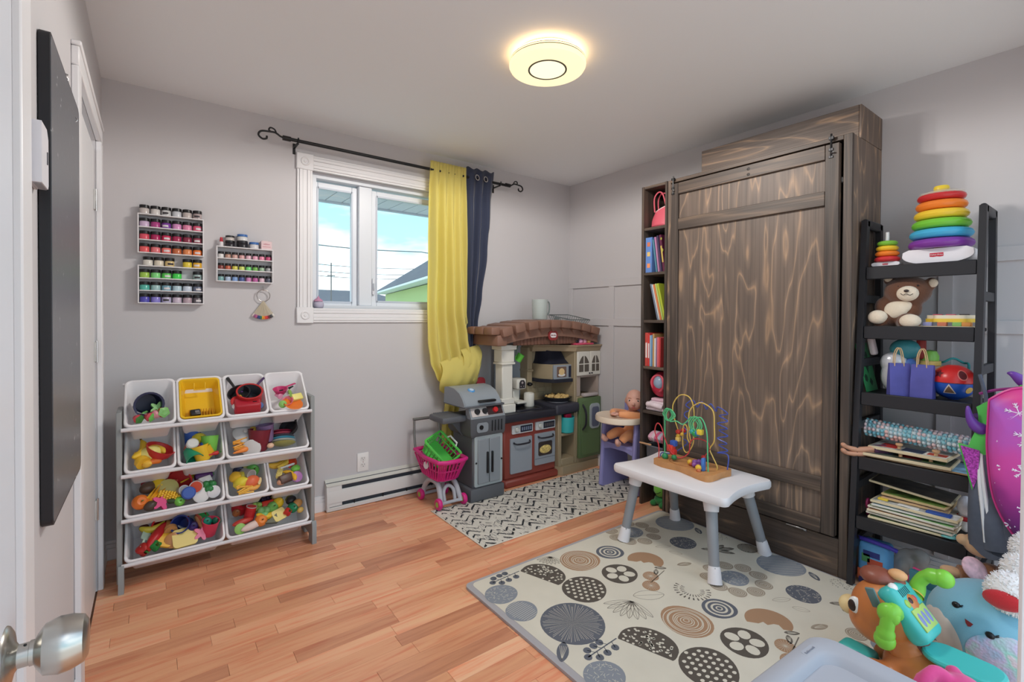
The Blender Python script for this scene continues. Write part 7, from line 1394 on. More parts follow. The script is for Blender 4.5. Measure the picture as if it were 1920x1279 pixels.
    rd = cap(.02, PI/2-.25, mat((206, 44, 44), .3), 'red_half'); bu = cap(-PI/2+.25, -.02, mat((36, 84, 176), .3), 'blue_half'); O('seam', B().lathe([(R*1.0, R*.965), (R*1.008, R*.96), (R*1.0, R*.955)], 36), mat((226, 120, 120), .4), t); O('base_cap', B().lathe([(0, 0), (R*.25, .0), (R*.26, .006)], 24), mat((36, 84, 176), .3), bu); O('rim_top', B().lathe([(0, R*1.90), (R*.2, R*1.90), (R*.27, R*1.885), (R*.25, R*1.87)], 24), mat((232, 96, 80), .4), rd)
    def onball(poly, az, el, m, nm, par, off=.0006):
        P = []; n0 = len(poly)
        for (x0, y0), (x1, y1) in zip(poly, poly[1:]+poly[:1]):
            k = 1 if n0 > 12 else 5
            P += [(x0+(x1-x0)*i/k, y0+(y1-y0)*i/k) for i in range(k)]
        n = len(P); vs = []; fs = []
        def pt(x, y):
            a = az+x/R; e = el+y/R; return ((R+off)*math.cos(e)*math.sin(a), -(R+off)*math.cos(e)*math.cos(a), R*.96+(R+off)*.97*math.sin(e))
        for j in range(1, 7): vs += [pt(x*j/6, y*j/6) for x, y in P]
        vs.append(pt(0, 0)); fs = [(n*6, i, (i+1) % n) for i in range(n)]+[(j*n+i, j*n+(i+1) % n, (j+1)*n+(i+1) % n, (j+1)*n+i) for j in range(5) for i in range(n)]
        O(nm, B().add(vs, fs), m, par, ang=0)
    dk = mat((92, 20, 26), .5); star = [((.019 if i % 2 == 0 else .0085)*math.sin(PI*i/5), (.019 if i % 2 == 0 else .0085)*math.cos(PI*i/5)) for i in range(10)]
    onball(star, -.55, .50, dk, 'star_hole', rd, .0012); onball(ell(.018, .023, 20), .62, .50, mat((226, 120, 110), .4), 'oval_rim', rd, .0008); onball(ell(.014, .019, 20), .62, .50, dk, 'oval_hole', rd, .0014)
    onball([(-.024, -.018), (.024, -.018), (0, .024)], -.0, -.38, mat((206, 196, 190), .5), 'triangle_rim', bu, .0008); onball([(-.018, -.014), (.018, -.014), (0, .016)], -.0, -.38, mat((110, 84, 60), .5), 'triangle_hole', bu, .0014); onball(ell(.014, .014, 16), .95, -.38, mat((206, 170, 90), .5), 'round_hole', bu, .0012)
    # shelf four
    def board(name, label, x, y, z, w, d, h, edge, top, rz=0, parts=(), cat='puzzle', tilt=0):
        t = T(name, label, cat, (x, y, z), (0, tilt, FX+rz), 'wooden puzzle boards on the ladder shelf')
        O('board', B().box((-w/2, -d/2, 0), (w/2, d/2, h), bev=.0015), mat(edge, .6), t); O('picture', B().box((-w/2+.006, -d/2+.006, h), (w/2-.006, d/2-.006, h+.0008)), mat(top, .5, var=.35, vs=22), t)
        for nm, a, c, col, bev in parts: O(nm, B().box(a, c, bev=bev), mat(col, .5), t)
        return t
    WO = (222, 202, 166)
    board('puzzle_board', 'wide thin wooden board with a blue picture, lowest on the fourth shelf', 2.735, -2.355, S4+.004, .35, .19, .006, (196, 160, 120), (110, 150, 180))
    def knobs(t, pts, h):
        for x, y in pts: O('peg_knob', B().lathe([(.007, 0), (.006, .006), (.007, .010), (.013, .016), (.012, .022), (0, .024)], 14, TR(x, y, h)), mat((206, 160, 118), .55), t)
    t = board('knob_puzzle', 'knobbed wooden puzzle with dark green picture, middle of the fourth shelf stack', 2.725, -2.330, S4+.0112, .285, .19, .012, WO, (84, 90, 80), .04, [('red_piece', (-.03, -.05, .0128), (.04, .03, .0145), (178, 44, 44), .001), ('green_piece', (.05, -.07, .0128), (.12, .0, .0145), (70, 110, 60), .001), ('blue_piece', (-.12, -.05, .0128), (-.05, .02, .0145), (60, 80, 110), .001)]); knobs(t, ((-.02, -.06), (.075, -.055)), .0145)
    t = board('knob_puzzle', 'knobbed wooden puzzle with red and blue picture under the rolled pop mat', 2.735, -2.335, S4+.039, .262, .17, .012, WO, (200, 190, 180), -.03, [('red_piece', (-.10, -.06, .0128), (-.04, .02, .0145), (190, 50, 44), .001), ('dark_piece', (-.02, -.07, .0128), (.05, -.01, .0145), (50, 56, 80), .001), ('red_piece', (.06, -.06, .0128), (.12, -.02, .0145), (200, 80, 60), .001)]); knobs(t, ((-.03, -.055), (.09, -.06)), .0145)
    t = T('rolled_pop_mat', 'rolled up pastel pop bubble mat on top of the knobbed puzzles', 'pop mat', (2.735, -2.340, S4+.108), (0, -.0, FX)); pal = [(150, 206, 216), (236, 206, 206), (222, 230, 232), (130, 196, 210), (240, 196, 188), (206, 222, 226)]
    core = O('roll', B().tube([(-.170, 0, .008), (.185, 0, -.008)], .031, 18), mat((150, 190, 200), .5), t)
    bb = {c: B() for c in pal}; r = random.Random(6)
    for i in range(23):
        for k in range(12):
            a = 2*PI*k/12; x = -.165+.0156*i; c = pal[(i//3+int(3*abs(math.sin(a*1.0+i*.21)))+r.randint(0, 1)) % 6]
            bb[c].sph((x, .032*math.cos(a), .007-.016*(i/23)+.032*math.sin(a)), (.0075, .0082, .0082), 8, 5)
    for c, b in bb.items(): O('bubble_rows', b, mat(c, .4), core, kind='stuff')
    for i in range(14): O('ridge', B().tube([(-.159+.0264*i, .0335*math.cos(a), .0075-.0158*(i/14)+.0335*math.sin(a)) for a in [2*PI*j/20 for j in range(20)]], .0017, 5, True), mat((206, 206, 206), .5), core)
    d = T('fashion_doll', 'fashion doll lying on the fourth shelf with its legs sticking out left', 'doll', (2.66, -2.20, S4+.012), (0, 0, 0)); sk = mat((206, 150, 120), .5)
    for k, (dy, dz) in enumerate(((0, .0), (.004, .018))): O('leg', B().tube(bez([(2.72, -2.26, S4+.020+dz), (2.66, -2.215, S4+.018+dz), (2.622, -2.170, S4+.012+dz), (2.600, -2.140, S4+.014+dz*1.4), (2.583, -2.128, S4+.030+dz*1.3)], 14), [.014, .014, .0135, .013, .012, .0125, .013, .012, .011, .010, .009, .009, .010, .009, .005], 10), sk, d, wd=True)
    O('dress', B().tube([(2.70, -2.25, S4+.032), (2.665, -2.215, S4+.030)], [.026, .022], 12), mat((80, 44, 70), .7), d, wd=True)
    # shelf five: pile of boards
    z = S5+.0045
    pile = [((236, 220, 180), (90, 110, 80), .265, .20, .009, .05, 'tree', 0), ((228, 222, 208), (150, 190, 180), .28, .19, .008, -.03, 'mint', 0), ((232, 216, 190), (206, 150, 110), .285, .20, .009, .02, 'orange farm', 0), ((230, 222, 206), (120, 170, 110), .28, .20, .008, -.05, 'green garden', 0), ((226, 224, 214), (110, 160, 196), .275, .19, .008, .04, 'blue sea', 0), ((232, 214, 176), (200, 206, 190), .28, .20, .010, -.02, 'car', 1), ((214, 178, 130), (180, 150, 140), .215, .19, .009, .03, 'small brown', 0), ((206, 180, 130), (110, 140, 70), .21, .19, .009, -.06, 'leaf green', 0)]
    for i, (e, tp, w, dd, h, rz, l, c) in enumerate(pile):
        pr = []
        if c: pr = [('blue_car', (.04, -.09, .0108), (.115, -.055, .018), (50, 90, 176), .002), ('yellow_block', (-.12, -.08, .0108), (-.085, -.06, .020), (232, 200, 70), .002), ('white_block', (-.05, -.09, .0108), (.02, -.07, .016), (232, 230, 226), .002)]
        elif i in (2, 4): pr = [('picture_piece', (-.09, -.085, h+.001), (-.04, -.06, h+.006), (100, 160, 180), .001), ('picture_piece', (.03, -.085, h+.001), (.08, -.06, h+.006), (206, 110, 70) if i == 2 else (110, 150, 180), .001)]
        board('puzzle_board', 'flat wooden puzzle board with %s picture in the fifth shelf pile' % l, 2.715+(.03 if i > 5 else 0), -2.345-.004*i+(.012 if i > 5 else 0), z, w, dd, h, e, tp, rz, pr); z += h+.0052
    board('puzzle_board', 'dark pictured wooden board tilted on top of the fifth shelf pile', 2.745, -2.338, z+.016, .27, .17, .009, (214, 196, 160), (70, 62, 54), .02, (), 'puzzle', .10)
    t = T('white_plush', 'small white plush ball with red scarf at the right of the fifth shelf', 'plush', (2.715, -2.505, S5)); soft(O('fluff', B().sph((0, 0, .118), (.03, .026, .042), 14, 10).sph((.01, .0, .06), (.028, .024, .045), 12, 8), mat((226, 226, 230), .95, bump=.5, bs=200), t), .005, 2); O('scarf', B().tube([(.026*math.cos(a), .024*math.sin(a), .075) for a in [2*PI*i/20 for i in range(20)]], .009, 8, True), mat((150, 30, 40), .8), t)
    for x, y, l in ((2.625, -2.472, 'front'), (2.665, -2.500, 'rear')): tag(O('doll_shoe', B().sph((x, y, S5+.0105), (.012, .024, .0055), 12, 7).sph((x, y-.012, S5+.014), (.008, .010, .008), 10, 6), mat((130, 206, 206), .35)), 'tiny aqua doll shoe, the %s one on the fifth shelf' % l, 'shoe')
    tag(O('magenta_ring', B().tube([(2.66+.014*math.cos(a), -2.203, S5+.0505+.018*math.sin(a)) for a in [2*PI*i/20 for i in range(20)]], .005, 7, True).cyl((2.66, -2.203, S5+.001), (2.66, -2.203, S5+.035), .005, seg=8), mat((150, 40, 90), .4)), 'magenta toy ring at the left of the fifth shelf pile', 'toy')
    # below the shelves
    t = T('blue_backpack', 'light blue printed toddler backpack with purple trim under the ladder shelf', 'backpack', (2.70, -2.225, .001), (0, 0, FX))
    O('body', B().rbox((-.058, -.045, 0), (.055, .045, .185), .02, 3), mat((104, 172, 224), .6), t); O('purple_trim', B().tube([(-.055, -.03, .19), (-.02, -.045, .197), (.055, -.04, .19), (.08, -.03, .18)], .009, 8), mat((84, 70, 190), .5), t)
    for a, c, col in (((-.04, -.0465, .10), (-.01, -.045, .135), (90, 160, 100)), ((-.02, -.0465, .09), (.035, -.045, .118), (190, 84, 60)), ((-.035, -.0465, .125), (.025, -.045, .15), (50, 60, 130)), ((-.055, -.0465, .02), (-.015, -.045, .065), (206, 100, 60)), ((-.05, -.0468, .005), (.0, -.045, .03), (60, 60, 110))): O('printed_patch', B().rbox(a, c, .0007, 1), mat(col, .6), t)
    t = T('clear_toy_bag', 'clear plastic bag of small toys beside the light blue backpack', 'plastic bag', (2.76, -2.325, .001), (0, 0, FX)); m, n, l, p = nodemat('clear_film'); tr = n.new('ShaderNodeBsdfTransparent'); mx = n.new('ShaderNodeMixShader'); mx.inputs[0].default_value = .45; p.inputs['Base Color'].default_value = rgb((206, 206, 202)); p.inputs['Roughness'].default_value = .2
    l.new(tr.outputs[0], mx.inputs[1]); l.new(p.outputs[0], mx.inputs[2]); l.new(mx.outputs[0], n['Material Output'].inputs[0])
    soft(O('film', B().sph((0, 0, .085), (.062, .045, .09), 16, 12).sph((.03, 0, .15), (.04, .035, .035), 12, 8), m, t), .008, 2)
    for c, r_, col in (((-.02, 0, .045), .025, (196, 100, 60)), ((.025, -.01, .04), .024, (60, 60, 90)), ((.03, -.01, .11), .02, (150, 90, 80)), ((-.02, -.005, .10), .025, (190, 190, 180)), ((.02, -.008, .145), .014, (90, 110, 80))): O('small_toy', B().sph(c, r_, 12, 8), mat(col, .5), t)
ladder_things()
# ---------------------------------------------------------------- corner floor things
def ride_on():
    z0 = .0125
    t = T('ride_on_deer', 'orange plastic ride-on deer toy with green handles and teal dashboard', 'ride-on toy', (2.06, -2.435, z0), (0, 0, math.radians(86))); og = mat((200, 122, 66), .35, coat=.15); te = mat((74, 190, 184), .35); gn = mat((132, 206, 70), .32); bn = mat((140, 78, 60), .4); cr = mat((240, 216, 160), .45)
    b = B().sph((0, 0, .205), (.098, .082, .095), 22, 14).sph((.02, 0, .165), (.085, .075, .070), 20, 12).sph((-.055, 0, .12), (.055, .055, .06), 16, 10)
    h = O('head', b, og, t); soft(h, .007, 4)
    soft(O('body', B().sph((-.13, 0, .065), (.14, .082, .068), 22, 12).tube([(-.06, 0, .12), (-.09, 0, .06)], [.05, .065], 14).sph((-.02, .06, .035), (.08, .032, .035), 14, 8).sph((-.02, -.06, .035), (.08, .032, .035), 14, 8), og, t), .008, 4)
    O('neck_seam', B().tube([(-.075+.048*math.cos(a), .048*math.sin(a), .092+.012*math.cos(a)) for a in [2*PI*i/28 for i in range(28)]], .0035, 6, True), mat((150, 84, 44), .5), t)
    soft(O('snout', B().sph((.104, 0, .175), (.032, .036, .030), 16, 10), cr, h), .004, 2)
    for s in (-1, 1):
        e = O('eye_white', B().sph((.066, s*.058, .210), (.020, .010, .027), 14, 9), mat((240, 238, 232), .3), h); O('pupil', B().sph((.072, s*.064, .208), (.013, .007, .019), 12, 8), mat((52, 36, 30), .25), h)
        O('ear', B().rbox((-.016, -.004, -.025), (.010, .004, .038), .0035, 2, TR(.010, s*.078, .262, -.25*s, .3, 0)), mat((96, 128, 130), .45), h)
        # handles
        O('grip', B().tube(bez([(-.045, s*.065, .240), (-.048, s*.092, .262), (-.050, s*.098, .290) if s < 0 else (-.040, s*.104, .240), (-.070, s*.100, .320) if s < 0 else (-.036, s*.108, .205), (-.105, s*.100, .330) if s < 0 else (-.032, s*.108, .175)], 16), [.020]*4+[.021]*4+[.019]*5+[.024]*4, 14), gn, t)
        O('grip_end', B().sph((-.110, s*.100, .330) if s < 0 else (-.032, s*.108, .170), (.028, .026, .028), 16, 10), gn, t)
    O('grip_lobe', B().sph((-.038, .100, .248), (.030, .022, .032), 16, 10), gn, t)
    O('grip_cap', B().lathe([(0, .006), (.020, .006), (.024, 0)], 18, TR(-.048, -.078, .258, .9, -.3, 0)), mat((236, 186, 80), .4), t)
    soft(O('forelock', B().sph((.03, -.01, .300), (.05, .045, .030), 16, 10).sph((.0, -.03, .295), (.04, .03, .03), 14, 8), bn, h), .005, 2)
    O('tuft', B().sph((-.02, -.02, .325), (.026, .022, .016), 14, 8), mat((222, 168, 116), .45), h)
    DM = TR(-.048, .0, .228, 0, .72, 0)   # slab on the back of the head, outer face along its local -x
    d = O('dashboard', B().rbox((-.040, -.064, -.082), (.02, .064, .080), .022, 3, DM), te, t)
    for i in range(6): O('speaker_slot', B().rbox((-.0412, .030-.010*i, .040), (-.0395, .035-.010*i, .060), .0006, 1, DM), mat((30, 90, 96), .5), d)
    O('white_button', B().sph((-.030, .030, .070), (.012, .016, .014), 14, 8, DM), mat((236, 234, 230), .35), d)
    for (y, z, c, r) in ((.034, .022, (160, 200, 90), .012), (.008, .022, (70, 40, 44), .012), (-.018, .022, (206, 90, 80), .011)): O('round_button', B().sph((-.040, y, z), (.004, r, r), 14, 8, DM), mat(c, .35), d)
    O('picture_panel', B().rbox((-.0435, -.040, -.055), (-.038, .046, .004), .002, 2, DM), mat((176, 206, 110), .4), d)
    for y in (-.022, .003, .028): O('panel_picture', B().sph((-.0435, y, -.026), (.0015, .010, .019), 10, 6, DM), mat((130, 140, 190), .4), d)
    soft(O('mane', B().sph((-.082, 0, .135), (.030, .035, .055), 14, 10), mat((112, 56, 42), .35), t), .005, 2)
    w = O('foot_cover', B().rbox((.02, -.02, .0), (.125, .055, .058), .02, 3), te, t); O('knob_ring', B().lathe([(.010, 0), (.022, .002), (.022, .010), (.010, .012)], 20, TR(.055, .055, .040, -PI/2)), mat((120, 60, 140), .4), w); O('knob', B().sph((.055, .064, .040), (.014, .010, .008), 12, 8), gn, w)
    O('front_hoof', B().rbox((.09, .02, .0), (.14, .08, .022), .008, 2), mat((110, 60, 40), .4), t)
    st = O('seat', B().prism(rrect(.165, .100, .042, 6, -.185, .005), .140, .158), te, t); O('seat_edge', B().tube([(x, y, .149) for x, y in rrect(.165, .100, .042, 6, -.185, .005)], .009, 8, True), te, st); O('seat_stem', B().rbox((-.27, -.03, .08), (-.15, .035, .142), .02, 3), te, t)
ride_on()
def corner_toys():
    t = T('toy_tool_case', 'teal and pink toy case lying open on the floor behind the deer', 'toy case', (2.55, -2.43, .0), (0, 0, FX-.12)); te = mat((86, 160, 176), .4); pk = mat((222, 70, 130), .4)
    O('lower_tray', B().rbox((-.085, -.13, .001), (.085, .13, .055), .012, 2), te, t); O('upper_tray', B().rbox((-.08, -.125, .065), (.08, .02, .115), .012, 2), te, t); O('pink_band', B().rbox((-.083, -.128, .054), (.083, .06, .066), .004, 2), pk, t)
    O('pink_handle', B().tube([(-.085, .06, .10), (-.080, .10, .14), (.08, .10, .12), (.09, .02, .08)], .006, 7), pk, t); O('lid', B().rbox((-.08, .05, .056), (.08, .075, .15), .008, 2), mat((70, 130, 146), .4), t); O('pink_latch', B().rbox((.07, -.02, .10), (.11, .02, .122), .006, 2), pk, t); O('front_panel', B().box((-.06, -.131, .020), (.06, -.1285, .048), bev=.001), pk, t)
    # blue round plush
    t = T('round_blue_plush', 'large round light blue plush with smiling face and shimmering side', 'plush', (2.335, -2.645, .0), (0, 0, FX-.35)); bl = mat((128, 184, 206), .95, sheen=.5, bump=.2, bs=300)
    R = (.178, .15, .150); c = (0, 0, .150)
    def on(az, el, k=1.0): return (c[0]+R[0]*k*math.cos(el)*math.sin(az), c[1]-R[1]*k*math.cos(el)*math.cos(az), c[2]+R[2]*k*math.sin(el))
    o = O('body', B().sph(c, R, 36, 22), bl, t)
    def patch(nm, a0, a1, e0, e1, m, k=1.004, shape=None):
        def f(u, v):
            x, y = u*2-1, v*2-1; q = math.sqrt(max(0, 1-y*y)); return on((a0+a1)/2+(a1-a0)/2*x*q, (e0+e1)/2+(e1-e0)/2*y, k)
        O(nm, B().grid(f, 14, 12), m, o)
    patch('pale_belly', -1.05, -.02, -.75, .34, mat((226, 214, 206), .95, sheen=.4), 1.003)
    sm, n, l, p = nodemat('iridescent_fleece'); tc = n.new('ShaderNodeTexCoord'); vo = n.new('ShaderNodeTexVoronoi'); vo.inputs['Scale'].default_value = 130; l.new(tc.outputs['Object'], vo.inputs['Vector']); nz = n.new('ShaderNodeTexNoise'); nz.inputs['Scale'].default_value = 14; l.new(tc.outputs['Object'], nz.inputs['Vector'])
    r = ramp(n, ((.35, (128, 184, 206)), (.5, (206, 190, 220)), (.62, (160, 214, 200)), (.7, (226, 206, 214)))); l.new(nz.outputs[0], r.inputs[0]); l.new(r.outputs[0], p.inputs['Base Color']); p.inputs['Roughness'].default_value = .35; bp = n.new('ShaderNodeBump'); bp.inputs['Strength'].default_value = .5; bp.inputs['Distance'].default_value = .003; l.new(vo.outputs[0], bp.inputs['Height']); l.new(bp.outputs[0], p.inputs['Normal'])
    patch('shimmer_patch', .02, 1.25, -.65, .45, sm, 1.006)
    for az, el in ((-.28, .62), (.34, .36)):
        e = O('eye', B().sph(on(az, el, 1.0), (.012, .008, .010), 14, 8), mat((28, 26, 30), .3), o)
        for k in (0, 1): a = on(az+.07, el+.02*k, 1.012); q = on(az+.12, el+.03+.03*k, 1.012); O('eyelash', B().tube([a, q], .0014, 5), mat((28, 26, 30), .5), o)
    O('smile', B().add([on(-.04, .46, 1.008), on(.10, .43, 1.008), on(.07, .36, 1.008), on(.03, .345, 1.008), on(-.01, .39, 1.008)], [(0, 1, 2, 3, 4)]), mat((140, 44, 50), .5), o, ang=0)
    # white fluffy plush with red foot
    t = T('white_fluffy_plush', 'white fluffy plush with a red oval pad resting on the blue plush', 'plush', (2.36, -2.69, .26)); fl = mat((236, 232, 230), .98, sheen=.5); r_ = random.Random(8); b = B()
    for cc, rr in (((2.262, -2.688, .322), .060), ((2.34, -2.715, .37), .062), ((2.38, -2.715, .43), .048)):
        b.sph(cc, rr, 18, 12)
        for i in range(800):
            a = r_.random()*6.28; zz = r_.uniform(-1, 1); q = math.sqrt(1-zz*zz); d = Vector((q*math.cos(a), q*math.sin(a), zz)); pp = Vector(cc)+d*rr*.95; e = pp+(d+Vector((r_.uniform(-.7, .7), r_.uniform(-.7, .7), r_.uniform(-.7, .7)))).normalized()*.010
            b.cyl(pp, e, .0030, .0008, 3)
    O('fluff', b, fl, t, wd=True, kind='stuff'); O('red_pad', B().sph((2.207, -2.676, .314), (.016, .046, .028), 18, 10), mat((190, 36, 44), .95, sheen=.4, bump=.4, bs=300), t, wd=True)
    tag(O('green_plush_piece', B().sph((2.36, -2.745, .40), (.02, .022, .03), 12, 8), mat((110, 190, 90), .9)), 'bit of green plush tucked against the white fluffy plush', 'plush')
    # monkey
    t = T('plush_monkey', 'brown plush monkey lying on the toys with tan feet and a pink flowered cloth', 'plush', (2.54, -2.59, .0)); bn = mat((136, 92, 62), .95, sheen=.4, bump=.4, bs=260); tn = mat((206, 164, 124), .9, sheen=.3)
    b = B().sph((2.545, -2.60, .19), (.06, .075, .10), 18, 12).sph((2.56, -2.60, .08), (.08, .09, .08), 18, 10).sph((2.52, -2.655, .27), (.04, .04, .06), 14, 10).tube(bez([(2.53, -2.57, .20), (2.50, -2.54, .235), (2.49, -2.525, .24)], 8), [.034]*9, 12).tube(bez([(2.52, -2.62, .18), (2.48, -2.60, .215), (2.465, -2.585, .222)], 8), [.034]*9, 12)
    o = O('body', b, bn, t, wd=True); soft(o, .007, 3)
    for cc, e in (((2.487, -2.508, .243), .045), ((2.462, -2.565, .226), .045)): soft(O('foot_pad', B().sph(cc, (.024, .034, .018), 14, 8), tn, t, wd=True), .005, 2)
    soft(O('face', B().sph((2.548, -2.575, .345), (.04, .05, .042), 16, 10).sph((2.53, -2.53, .355), (.02, .02, .02), 10, 6), tn, t, wd=True), .005, 2)
    O('pink_cloth', B().sph((0, 0, 0), (.042, .046, .016), 18, 10, TR(2.490, -2.570, .275, .5, -.9, .5)), mat((226, 186, 196), .9, var=.12, vs=40), t, wd=True)
corner_toys()
def hanging_clothes():
    # dark jacket with white stripes
    t = T('dark_jacket', 'charcoal zip jacket with white sleeve stripes hanging beside the ladder shelf', 'jacket', (2.60, -2.62, .95)); dk = mat((84, 89, 102), .9, var=.08, vs=20)
    def f(u, v):
        a = 2*PI*u; z = .72-.38*v; cx = 2.545-.02*v; cy = -2.585-.055*v**1.2; w = .036+.055*v-.03*max(0, v-.8)*3*0
        return (cx+.030*math.cos(a)*(1+.5*v)+.006*math.sin(3*a+v*8), cy+w*math.sin(a), z+.012*math.sin(4*a)*v)
    O('sleeve', B().grid(f, 30, 20, .004, wrap=True), dk, t, wd=True, ang=80); O('sleeve_fill', B().tube([f(0, .0)[:2]+(.70,), (2.54, -2.60, .55), (2.525, -2.635, .36)], [.02, .04, .06], 12), dk, t, wd=True)
    for k in (0, 1): O('stripe', B().tube([(f(.43+.03*k, v)[0]-.003, f(.43+.03*k, v)[1], f(.43+.03*k, v)[2]) for v in [i/14*.85+.02 for i in range(15)]], .0062, 6), mat((226, 226, 228), .8), t, wd=True)
    O('hem', B().rbox((2.47, -2.74, .325), (2.58, -2.60, .40), .03, 3), mat((54, 58, 70), .9), t, wd=True)
    O('hanging_strap', B().tube([(2.600, -2.556, .95), (2.585, -2.575, .88), (2.55, -2.585, .78)], .006, 6), dk, t, wd=True)
    # dragon costume
    t = T('dragon_costume', 'green dragon costume hood with shiny purple horns and scale ears', 'costume', (2.60, -2.60, .9)); gn = mat((84, 190, 84), .85, sheen=.3); pu = mat((104, 58, 150), .35)
    def hood(u, v):
        a = PI*(u*1.0-.0); y = -2.556-.15*u; z = .63+.21*v+.075*u*v+.05*u; x = 2.53-.025*math.sin(PI*v)-.02*math.sin(PI*u); return (x, y+.012*math.sin(6*v), z)
    O('hood', B().grid(hood, 16, 14, .02), gn, t, wd=True, ang=80)
    O('horn', B().tube(bez([(2.515, -2.590, .765), (2.495, -2.567, .775), (2.490, -2.550, .805), (2.495, -2.543, .845)], 14), [.022, .022, .022, .021, .020, .019, .018, .016, .0145, .0125, .011, .0095, .008, .006, .003], 12), pu, t, wd=True)
    O('horn', B().tube(bez([(2.545, -2.695, .93), (2.53, -2.672, .945), (2.525, -2.65, .965), (2.528, -2.635, .968)], 14), [.026, .025, .024, .023, .021, .019, .017, .015, .013, .0115, .010, .008, .006, .004, .002], 12), pu, t, wd=True)
    O('horn', B().tube([(2.60, -2.545, .795), (2.57, -2.60, .800)], [.012, .016], 10), mat((70, 40, 100), .4), t, wd=True)
    ea = O('ear_trim', B().prism([(-2.518, .705), (-2.578, .695), (-2.575, .58), (-2.560, .53)], 2.505, 2.520, YZX), gn, t, wd=True); O('scale_ear', B().prism([(-2.525, .700), (-2.575, .692), (-2.572, .60), (-2.560, .555)], 2.498, 2.506, YZX), mat((170, 70, 170), .25, .3, var=.3, vs=180), ea, wd=True)
    # purple backpack
    t = T('purple_backpack', 'pink and purple backpack printed with white snowflakes at the right edge', 'backpack', (2.50, -2.70, .9)); 
    pm, n, l, p = nodemat('pink_purple_print'); tc = n.new('ShaderNodeTexCoord'); s = n.new('ShaderNodeSeparateXYZ'); l.new(tc.outputs['Object'], s.inputs[0]); nz = n.new('ShaderNodeTexNoise'); nz.inputs['Scale'].default_value = 7; l.new(tc.outputs['Object'], nz.inputs['Vector'])
    mr = n.new('ShaderNodeMapRange'); mr.inputs[1].default_value = .40; mr.inputs[2].default_value = .92; l.new(s.outputs[2], mr.inputs[0]); r = ramp(n, ((.0, (110, 40, 120)), (.3, (150, 44, 130)), (.55, (206, 70, 160)), (.8, (176, 90, 190)), (1, (216, 60, 140)))); l.new(math_n(n, l, 'ADD', mr.outputs[0], math_n(n, l, 'MULTIPLY', math_n(n, l, 'SUBTRACT', nz.outputs[0], .5), .7)), r.inputs[0]); l.new(r.outputs[0], p.inputs['Base Color']); p.inputs['Roughness'].default_value = .5
    pts = bez([(-2.60, .88, 0), (-2.66, .925, 0), (-2.76, .93, 0), (-2.82, .86, 0), (-2.83, .60, 0), (-2.79, .42, 0), (-2.725, .385, 0), (-2.665, .43, 0), (-2.615, .54, 0), (-2.597, .70, 0), (-2.598, .82, 0), (-2.60, .88, 0)], 48)[:-1]
    n_ = len(pts); cy = sum(q.x for q in pts)/n_; cz = sum(q.y for q in pts)/n_; vs = []
    rows = [(2.545, .94), (2.53, 1.0), (2.49, 1.0), (2.462, .95), (2.448, .82), (2.442, .55), (2.440, .25)]
    for x, k in rows: vs += [(x, cy+(q.x-cy)*k, cz+(q.y-cz)*k) for q in pts]
    fs = [(j*n_+i, j*n_+(i+1) % n_, (j+1)*n_+(i+1) % n_, (j+1)*n_+i) for j in range(len(rows)-1) for i in range(n_)]+[tuple(range(n_)), tuple(range((len(rows)-1)*n_, len(rows)*n_))]
    bp = O('body', B().add(vs, fs), pm, t, wd=True, ang=60)
    O('piping', B().tube([(2.475, cy+(q.x-cy)*.985, cz+(q.y-cz)*.985) for q in pts], .005, 6, True), mat((206, 60, 140), .4), bp, wd=True)
    wm = mat((236, 226, 240), .6)
    def flake(y, z, r, x=2.4435):
        d = 0
        b = B()
        for k in range(6):
            a = PI/3*k+.2; e = (x, y+r*math.cos(a), z+r*math.sin(a)); b.tube([(x, y, z), e], .0014, 5)
            for q in (.5, .75):
                for s_ in (-.6, .6): m0 = (x, y+r*q*math.cos(a), z+r*q*math.sin(a)); b.tube([m0, (x, m0[1]+r*.28*math.cos(a+s_), m0[2]+r*.28*math.sin(a+s_))], .0011, 4)
        O('snowflake_print', b, wm, bp, wd=True)
    for y, z, r, x in ((-2.675, .845, .034, 2.446), (-2.705, .77, .042, 2.4405), (-2.652, .545, .020, 2.452), (-2.668, .50, .017, 2.4525), (-2.69, .535, .016, 2.444), (-2.69, .468, .022, 2.4515), (-2.655, .47, .012, 2.462), (-2.715, .60, .018, 2.4405), (-2.70, .435, .014, 2.458), (-2.645, .74, .022, 2.4475), (-2.64, .66, .015, 2.4465), (-2.632, .60, .012, 2.452), (-2.685, .655, .024, 2.4405)): flake(y, z, r, x-.001)
    O('carry_loop', B().tube(bez([(2.53, -2.68, .90), (2.55, -2.66, .915), (2.59, -2.60, .90), (2.605, -2.556, .88)], 12), .005, 7), mat((150, 50, 130), .5), bp, wd=True)
hanging_clothes()
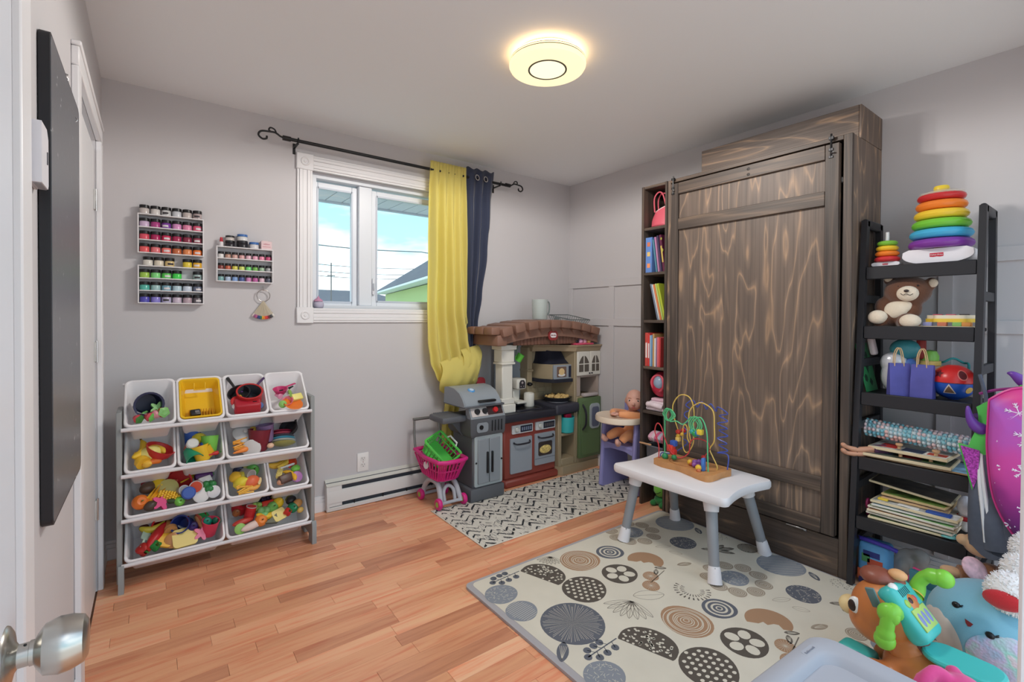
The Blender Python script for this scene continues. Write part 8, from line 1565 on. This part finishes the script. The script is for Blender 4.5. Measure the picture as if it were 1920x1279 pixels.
def near_things():
    t = T('storage_tote', 'grey plastic storage tote with recessed lid in the near foreground', 'tote', (1.228, -2.612, .0), (0, 0, -.05)); g = mat((172, 174, 182), .7)
    w, d, z = .60, .40, .36
    O('tub', B().add([(x*k, y*k, zz) for zz, k in ((.0125, .84), (.06, .86), (z-.05, .94)) for x, y in rrect(w, d, .06, 6)], [(j*28+i, j*28+(i+1) % 28, (j+1)*28+(i+1) % 28, (j+1)*28+i) for j in range(2) for i in range(28)]+[tuple(range(28)), tuple(range(56, 84))]), mat((150, 154, 166), .5), t)
    rows = [(1.0, z-.055), (1.005, z-.02), (.985, z-.006), (.955, z), (.78, z+.002), (.745, z-.003), (.71, z-.018)]
    O('lid', B().add([(x*k if k > .9 else x*(k+.04), y*k, zz) for k, zz in rows for x, y in rrect(w, d, .055, 6)], [(j*28+i, j*28+(i+1) % 28, (j+1)*28+(i+1) % 28, (j+1)*28+i) for j in range(len(rows)-1) for i in range(28)]+[tuple(range(28)), tuple(range(28*(len(rows)-1), 28*len(rows)))]), g, t, ang=50)
    lb = O('embossed_badge', B().prism(rrect(.052, .020, .006, 4), 0, .0014, TR(.195, .168, z+.0002, 0, 0, 0)), g, t); text('Rubbermaid', .0085, mat((150, 154, 166), .5), lb, TR(.195, .168, z+.0018))
    t = T('pink_glove', 'crumpled bright pink glove beside the deer seat', 'glove', (1.80, -2.63, .18)); pk = mat((216, 70, 136), .8, sheen=.3)
    b = B().sph((1.80, -2.66, .225), (.05, .045, .03), 16, 10)
    for k in range(4): b.tube(bez([(1.79, -2.64+.002*k, .235), (1.775-.006*k, -2.615+.006*k, .255-.006*k), (1.745-.008*k, -2.602+.004*k, .245-.012*k), (1.722-.006*k, -2.60-.004*k, .222-.012*k)], 10), [.016, .017, .017, .016, .016, .015, .015, .014, .013, .011, .007], 10)
    b.tube(bez([(1.81, -2.655, .225), (1.84, -2.635, .24), (1.85, -2.62, .22)], 6), [.015, .016, .016, .015, .013, .010, .006], 10)
    soft(O('glove', b, pk, t, wd=True), .005, 2); O('cuff', B().tube([(1.80, -2.685, .215), (1.81, -2.71, .205)], [.034, .038], 14), mat((226, 150, 180), .8), t, wd=True)
    t = T('toy_vacuum_handle', 'black gripped metal handle of a toy leaning in the near corner', 'handle', (1.80, -2.72, .20)); O('shaft', B().tube([(1.62, -2.60, .195), (1.86, -2.735, .225)], .008, 10), mat((170, 170, 172), .25, .9), t, wd=True); O('grip', B().tube([(1.78, -2.69, .2155), (1.95, -2.786, .236)], .014, 12), mat((40, 40, 44), .5), t, wd=True)
    O('support', B().tube([(1.64, -2.611, .197), (1.64, -2.66, .02)], .007, 8), mat((40, 40, 44), .5), t, wd=True)
    t = T('sill_plush', 'small lilac plush with pink mane sitting on the window sill', 'plush', (.985, .03, OZ0)); O('body', B().sph((-.01, 0, .030), (.030, .026, .030), 16, 10), mat((190, 186, 206), .95, sheen=.4), t); O('mane', B().lathe([(0, .085), (.008, .070), (.022, .060), (.028, .050), (.0, .055)], 7, TR(-.012, 0, 0)), mat((206, 150, 180), .8), t)
near_things()
